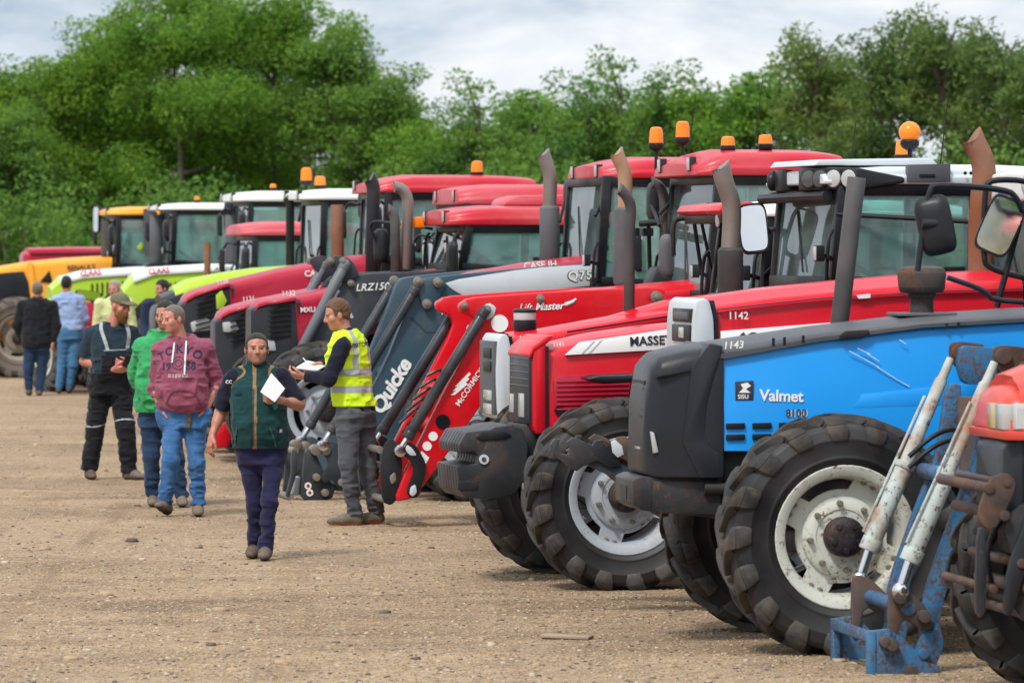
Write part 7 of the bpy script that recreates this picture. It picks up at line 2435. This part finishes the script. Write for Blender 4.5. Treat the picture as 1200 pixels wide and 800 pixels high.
# ------------------------------------------------------------------ loose stones, plank, clods
rs = np.random.RandomState(4)
mS = []
for nm, c in (('pale_stone', (.44, .36, .26)), ('tan_stone', (.36, .255, .155)), ('dark_stone', (.09, .07, .055))):
    M[nm] = paint(nm, c, .9, .3, scale=30, coat=0); mS.append(M[nm])
def stones(name, n, y0, y1, smin_, smax_, label=None):
    v = []; f = []; mi = []
    base = np.array([(-1, -1, -.6), (1, -1, -.6), (1, 1, -.6), (-1, 1, -.6), (-.7, -.6, .6), (.65, -.75, .5), (.7, .6, .65), (-.6, .7, .5)], float)
    fc = np.array([(0, 3, 2, 1), (4, 5, 6, 7), (0, 1, 5, 4), (1, 2, 6, 5), (2, 3, 7, 6), (3, 0, 4, 7)])
    y = 1 / rs.uniform(1 / y1, 1 / y0, n)
    x = rs.uniform(-.5, .5, n) * y * 1200 / F * 1.15
    s = smin_ * (smax_ / smin_) ** (rs.uniform(0, 1, n) ** 2.6)
    a = rs.uniform(0, 6.28, n)
    b = base[None] + rs.uniform(-.28, .28, (n, 8, 3))
    ca, sa = np.cos(a)[:, None], np.sin(a)[:, None]
    bx = b[..., 0] * ca - b[..., 1] * sa; by = b[..., 0] * sa + b[..., 1] * ca
    sx = rs.uniform(.8, 1.5, n)[:, None]
    V_ = np.stack([x[:, None] + bx * s[:, None] * sx * .5, y[:, None] + by * s[:, None] * .5, b[..., 2] * s[:, None] * .38 + s[:, None] * .12], -1).reshape(-1, 3)
    Fc = (fc[None] + (np.arange(n) * 8)[:, None, None]).reshape(-1, 4)
    me = bpy.data.meshes.new(name)
    me.vertices.add(len(V_)); me.vertices.foreach_set('co', V_.ravel())
    me.loops.add(Fc.size); me.loops.foreach_set('vertex_index', Fc.ravel().astype(np.int32))
    me.polygons.add(len(Fc)); me.polygons.foreach_set('loop_start', (np.arange(len(Fc)) * 4).astype(np.int32))
    for m in mS: me.materials.append(m)
    me.polygons.foreach_set('material_index', np.repeat(rs.choice(3, n, p=(.12, .68, .20)), 6).astype(np.int32))
    me.update(calc_edges=True)
    o = link(name, me); tag(o, None, None, None, 'stuff')
    return o
o = stones('gravel', 60000, 24, 80, .006, .024)
tag(o, 'loose pale and dark gravel strewn over the compacted yard', 'gravel')
o = stones('clods', 260, 25, 70, .03, .075)
tag(o, 'scattered larger stones and dry clods on the yard', 'stones')
M['plank'] = paint('weathered_plank', (.30, .22, .15), .85, .5, scale=6, coat=0)
c = at(664, 747, 28.9)
mb = MB(); mb.box((0, 0, 0), (.30, .14, .018)); o = mb.build('plank', M['plank'], None, .004, loc=(c.x, 28.9, .014)); o.rotation_euler = (0, .02, -.25)
tag(o, 'short flat scrap of board lying on the gravel in front of the blue tractor', 'board')
# camera
cam = bpy.data.cameras.new('camera')
cam.sensor_width = 36; cam.lens = F / 1200 * 36
cam.clip_start = 1; cam.clip_end = 3000
cam.dof.use_dof = True; cam.dof.focus_distance = 34.0; cam.dof.aperture_fstop = 5.6
co = bpy.data.objects.new('camera', cam); COL.objects.link(co)
co.location = (0, 0, HC); co.rotation_euler = (PI / 2 - PIT, 0, 0)
scene.camera = co

# world: overcast sky
w = bpy.data.worlds.new('World'); scene.world = w; w.use_nodes = True
nt = w.node_tree
bg = nt.nodes['Background']
SUN_EL, SUN_AZ = 52, -150      # sun high, behind and to the left of the camera
sky = nt.nodes.new('ShaderNodeTexSky'); sky.sky_type = 'NISHITA'; sky.sun_disc = False
sky.sun_elevation = R(SUN_EL); sky.sun_rotation = R(SUN_AZ); sky.dust_density = 2
tc = nt.nodes.new('ShaderNodeTexCoord')
mp = nt.nodes.new('ShaderNodeMapping'); mp.inputs['Scale'].default_value = (1, 1, 2.6)
nt.links.new(tc.outputs['Generated'], mp.inputs['Vector'])
n1 = nd(nt, 'ShaderNodeTexNoise', Scale=14.0, Detail=7, Roughness=.58, Distortion=.3); nt.links.new(mp.outputs[0], n1.inputs['Vector'])
n2 = nd(nt, 'ShaderNodeTexNoise', Scale=2.6, Detail=3, Roughness=.5); nt.links.new(mp.outputs[0], n2.inputs['Vector'])
mpl = nd(nt, 'ShaderNodeMath', operation='MULTIPLY_ADD'); mpl.inputs[1].default_value = .6
nt.links.new(n1.outputs['Fac'], mpl.inputs[0])
half = nd(nt, 'ShaderNodeMath', operation='MULTIPLY'); half.inputs[1].default_value = .4
nt.links.new(n2.outputs['Fac'], half.inputs[0]); nt.links.new(half.outputs[0], mpl.inputs[2])
cr = nt.nodes.new('ShaderNodeValToRGB')
cr.color_ramp.elements[0].position = .40; cr.color_ramp.elements[0].color = (.40, .50, .62, 1)
cr.color_ramp.elements[1].position = .56; cr.color_ramp.elements[1].color = (.90, .92, .94, 1)
e = cr.color_ramp.elements.new(.475); e.color = (.66, .72, .80, 1)
nt.links.new(mpl.outputs[0], cr.inputs[0])
sc = nd(nt, 'ShaderNodeVectorMath', operation='SCALE'); sc.inputs['Scale'].default_value = .10
nt.links.new(sky.outputs[0], sc.inputs[0])
mixn = nt.nodes.new('ShaderNodeMix'); mixn.data_type = 'RGBA'; mixn.inputs[0].default_value = .9
nt.links.new(sc.outputs[0], mixn.inputs[6]); nt.links.new(cr.outputs[0], mixn.inputs[7])
sp = nt.nodes.new('ShaderNodeSeparateXYZ'); nt.links.new(tc.outputs['Generated'], sp.inputs[0])
el = ramp(nt, sp.outputs['Z'], 0.10, 0.9, 0.60, 0.98)     # an overcast sky is brightest overhead
s2 = nt.nodes.new('ShaderNodeVectorMath'); s2.operation = 'SCALE'; nt.links.new(mixn.outputs[2], s2.inputs[0]); nt.links.new(el, s2.inputs['Scale'])
nt.links.new(s2.outputs[0], bg.inputs['Color']); bg.inputs['Strength'].default_value = 1.0
sun = bpy.data.lights.new('sun', 'SUN'); sun.energy = 1.5; sun.angle = R(10); sun.color = (1, .96, .9)
so = bpy.data.objects.new('sun', sun); COL.objects.link(so)
az = R(SUN_AZ)
dirv = Vector((math.sin(az) * math.cos(R(SUN_EL)), math.cos(az) * math.cos(R(SUN_EL)), math.sin(R(SUN_EL))))
so.rotation_euler = dirv.to_track_quat('Z', 'Y').to_euler(); so.location = (0, -20, 40)
scene.view_settings.view_transform = 'Standard'; scene.view_settings.look = 'None'
scene.view_settings.exposure = 1.0; scene.view_settings.gamma = 1

# ground
m, nt, b = new_mat('compacted_gravel')
co_ = ocoord(nt)
mpa = nt.nodes.new('ShaderNodeMapping'); mpa.inputs['Scale'].default_value = (.55, 1, 1); mpa.inputs['Rotation'].default_value = (0, 0, .5)
nt.links.new(co_, mpa.inputs['Vector'])
A_ = noise(nt, .75, 8, .68, mpa.outputs[0], 1.2)
B_ = noise(nt, .18, 4, .55, co_)
C_ = noise(nt, 9, 6, .75, co_)
D_ = noise(nt, 38, 4, .8, co_)
c1 = mixc(nt, ramp(nt, A_, .38, .62), (.225, .142, .074), (.50, .35, .205))
c2 = mixc(nt, ramp(nt, B_, .38, .62, 0, .6), c1, (.45, .32, .195))
c3 = mixc(nt, ramp(nt, C_, .45, .62, .0, .70), c2, (.19, .125, .075))
vo = nd(nt, 'ShaderNodeTexVoronoi', Scale=55); nt.links.new(co_, vo.inputs['Vector'])
bw = nt.nodes.new('ShaderNodeSeparateColor'); nt.links.new(vo.outputs['Color'], bw.inputs[0])
c4 = mixc(nt, ramp(nt, bw.outputs[0], .70, .95, 0, .75), c3, (.46, .40, .33))
c5 = mixc(nt, ramp(nt, bw.outputs[1], .72, .95, 0, .7), c4, (.10, .075, .055))
# wheel tracks running along the row, broken up by noise
mpt = nt.nodes.new('ShaderNodeMapping'); mpt.inputs['Rotation'].default_value = (0, 0, R(12)); mpt.inputs['Scale'].default_value = (1, .05, 1); nt.links.new(co_, mpt.inputs['Vector'])
Tn = noise(nt, 1.3, 5, .6, mpt.outputs[0], .5)
E_ = noise(nt, .35, 5, .6, co_)
tf = nd(nt, 'ShaderNodeMath', operation='MULTIPLY'); nt.links.new(ramp(nt, Tn, .54, .62), tf.inputs[0]); nt.links.new(ramp(nt, E_, .42, .62), tf.inputs[1])
tf2 = nd(nt, 'ShaderNodeMath', operation='MULTIPLY'); tf2.inputs[1].default_value = .55; nt.links.new(tf.outputs[0], tf2.inputs[0])
c5 = mixc(nt, tf2.outputs[0], c5, (.16, .105, .062))
# damp dirt in a few patches
dmp = noise(nt, .28, 4, .55, co_, .8)
c5 = mixc(nt, ramp(nt, dmp, .60, .72, 0, .5), c5, (.17, .115, .07))
nt.links.new(c5, b.inputs['Base Color']); b.inputs['Roughness'].default_value = .95; b.inputs['Specular IOR Level'].default_value = .15
bp = nd(nt, 'ShaderNodeBump', Strength=.9, Distance=.03); nt.links.new(C_, bp.inputs['Height'])
bp2 = nd(nt, 'ShaderNodeBump', Strength=.8, Distance=.012); nt.links.new(vo.outputs['Distance'], bp2.inputs['Height']); nt.links.new(bp.outputs[0], bp2.inputs['Normal'])
nt.links.new(bp2.outputs[0], b.inputs['Normal'])
mb = MB(); mb.add([(-600, -100, 0), (600, -100, 0), (600, 1500, 0), (-600, 1500, 0)], [(0, 1, 2, 3)])
g = mb.build('ground', m); g['kind'] = 'structure'
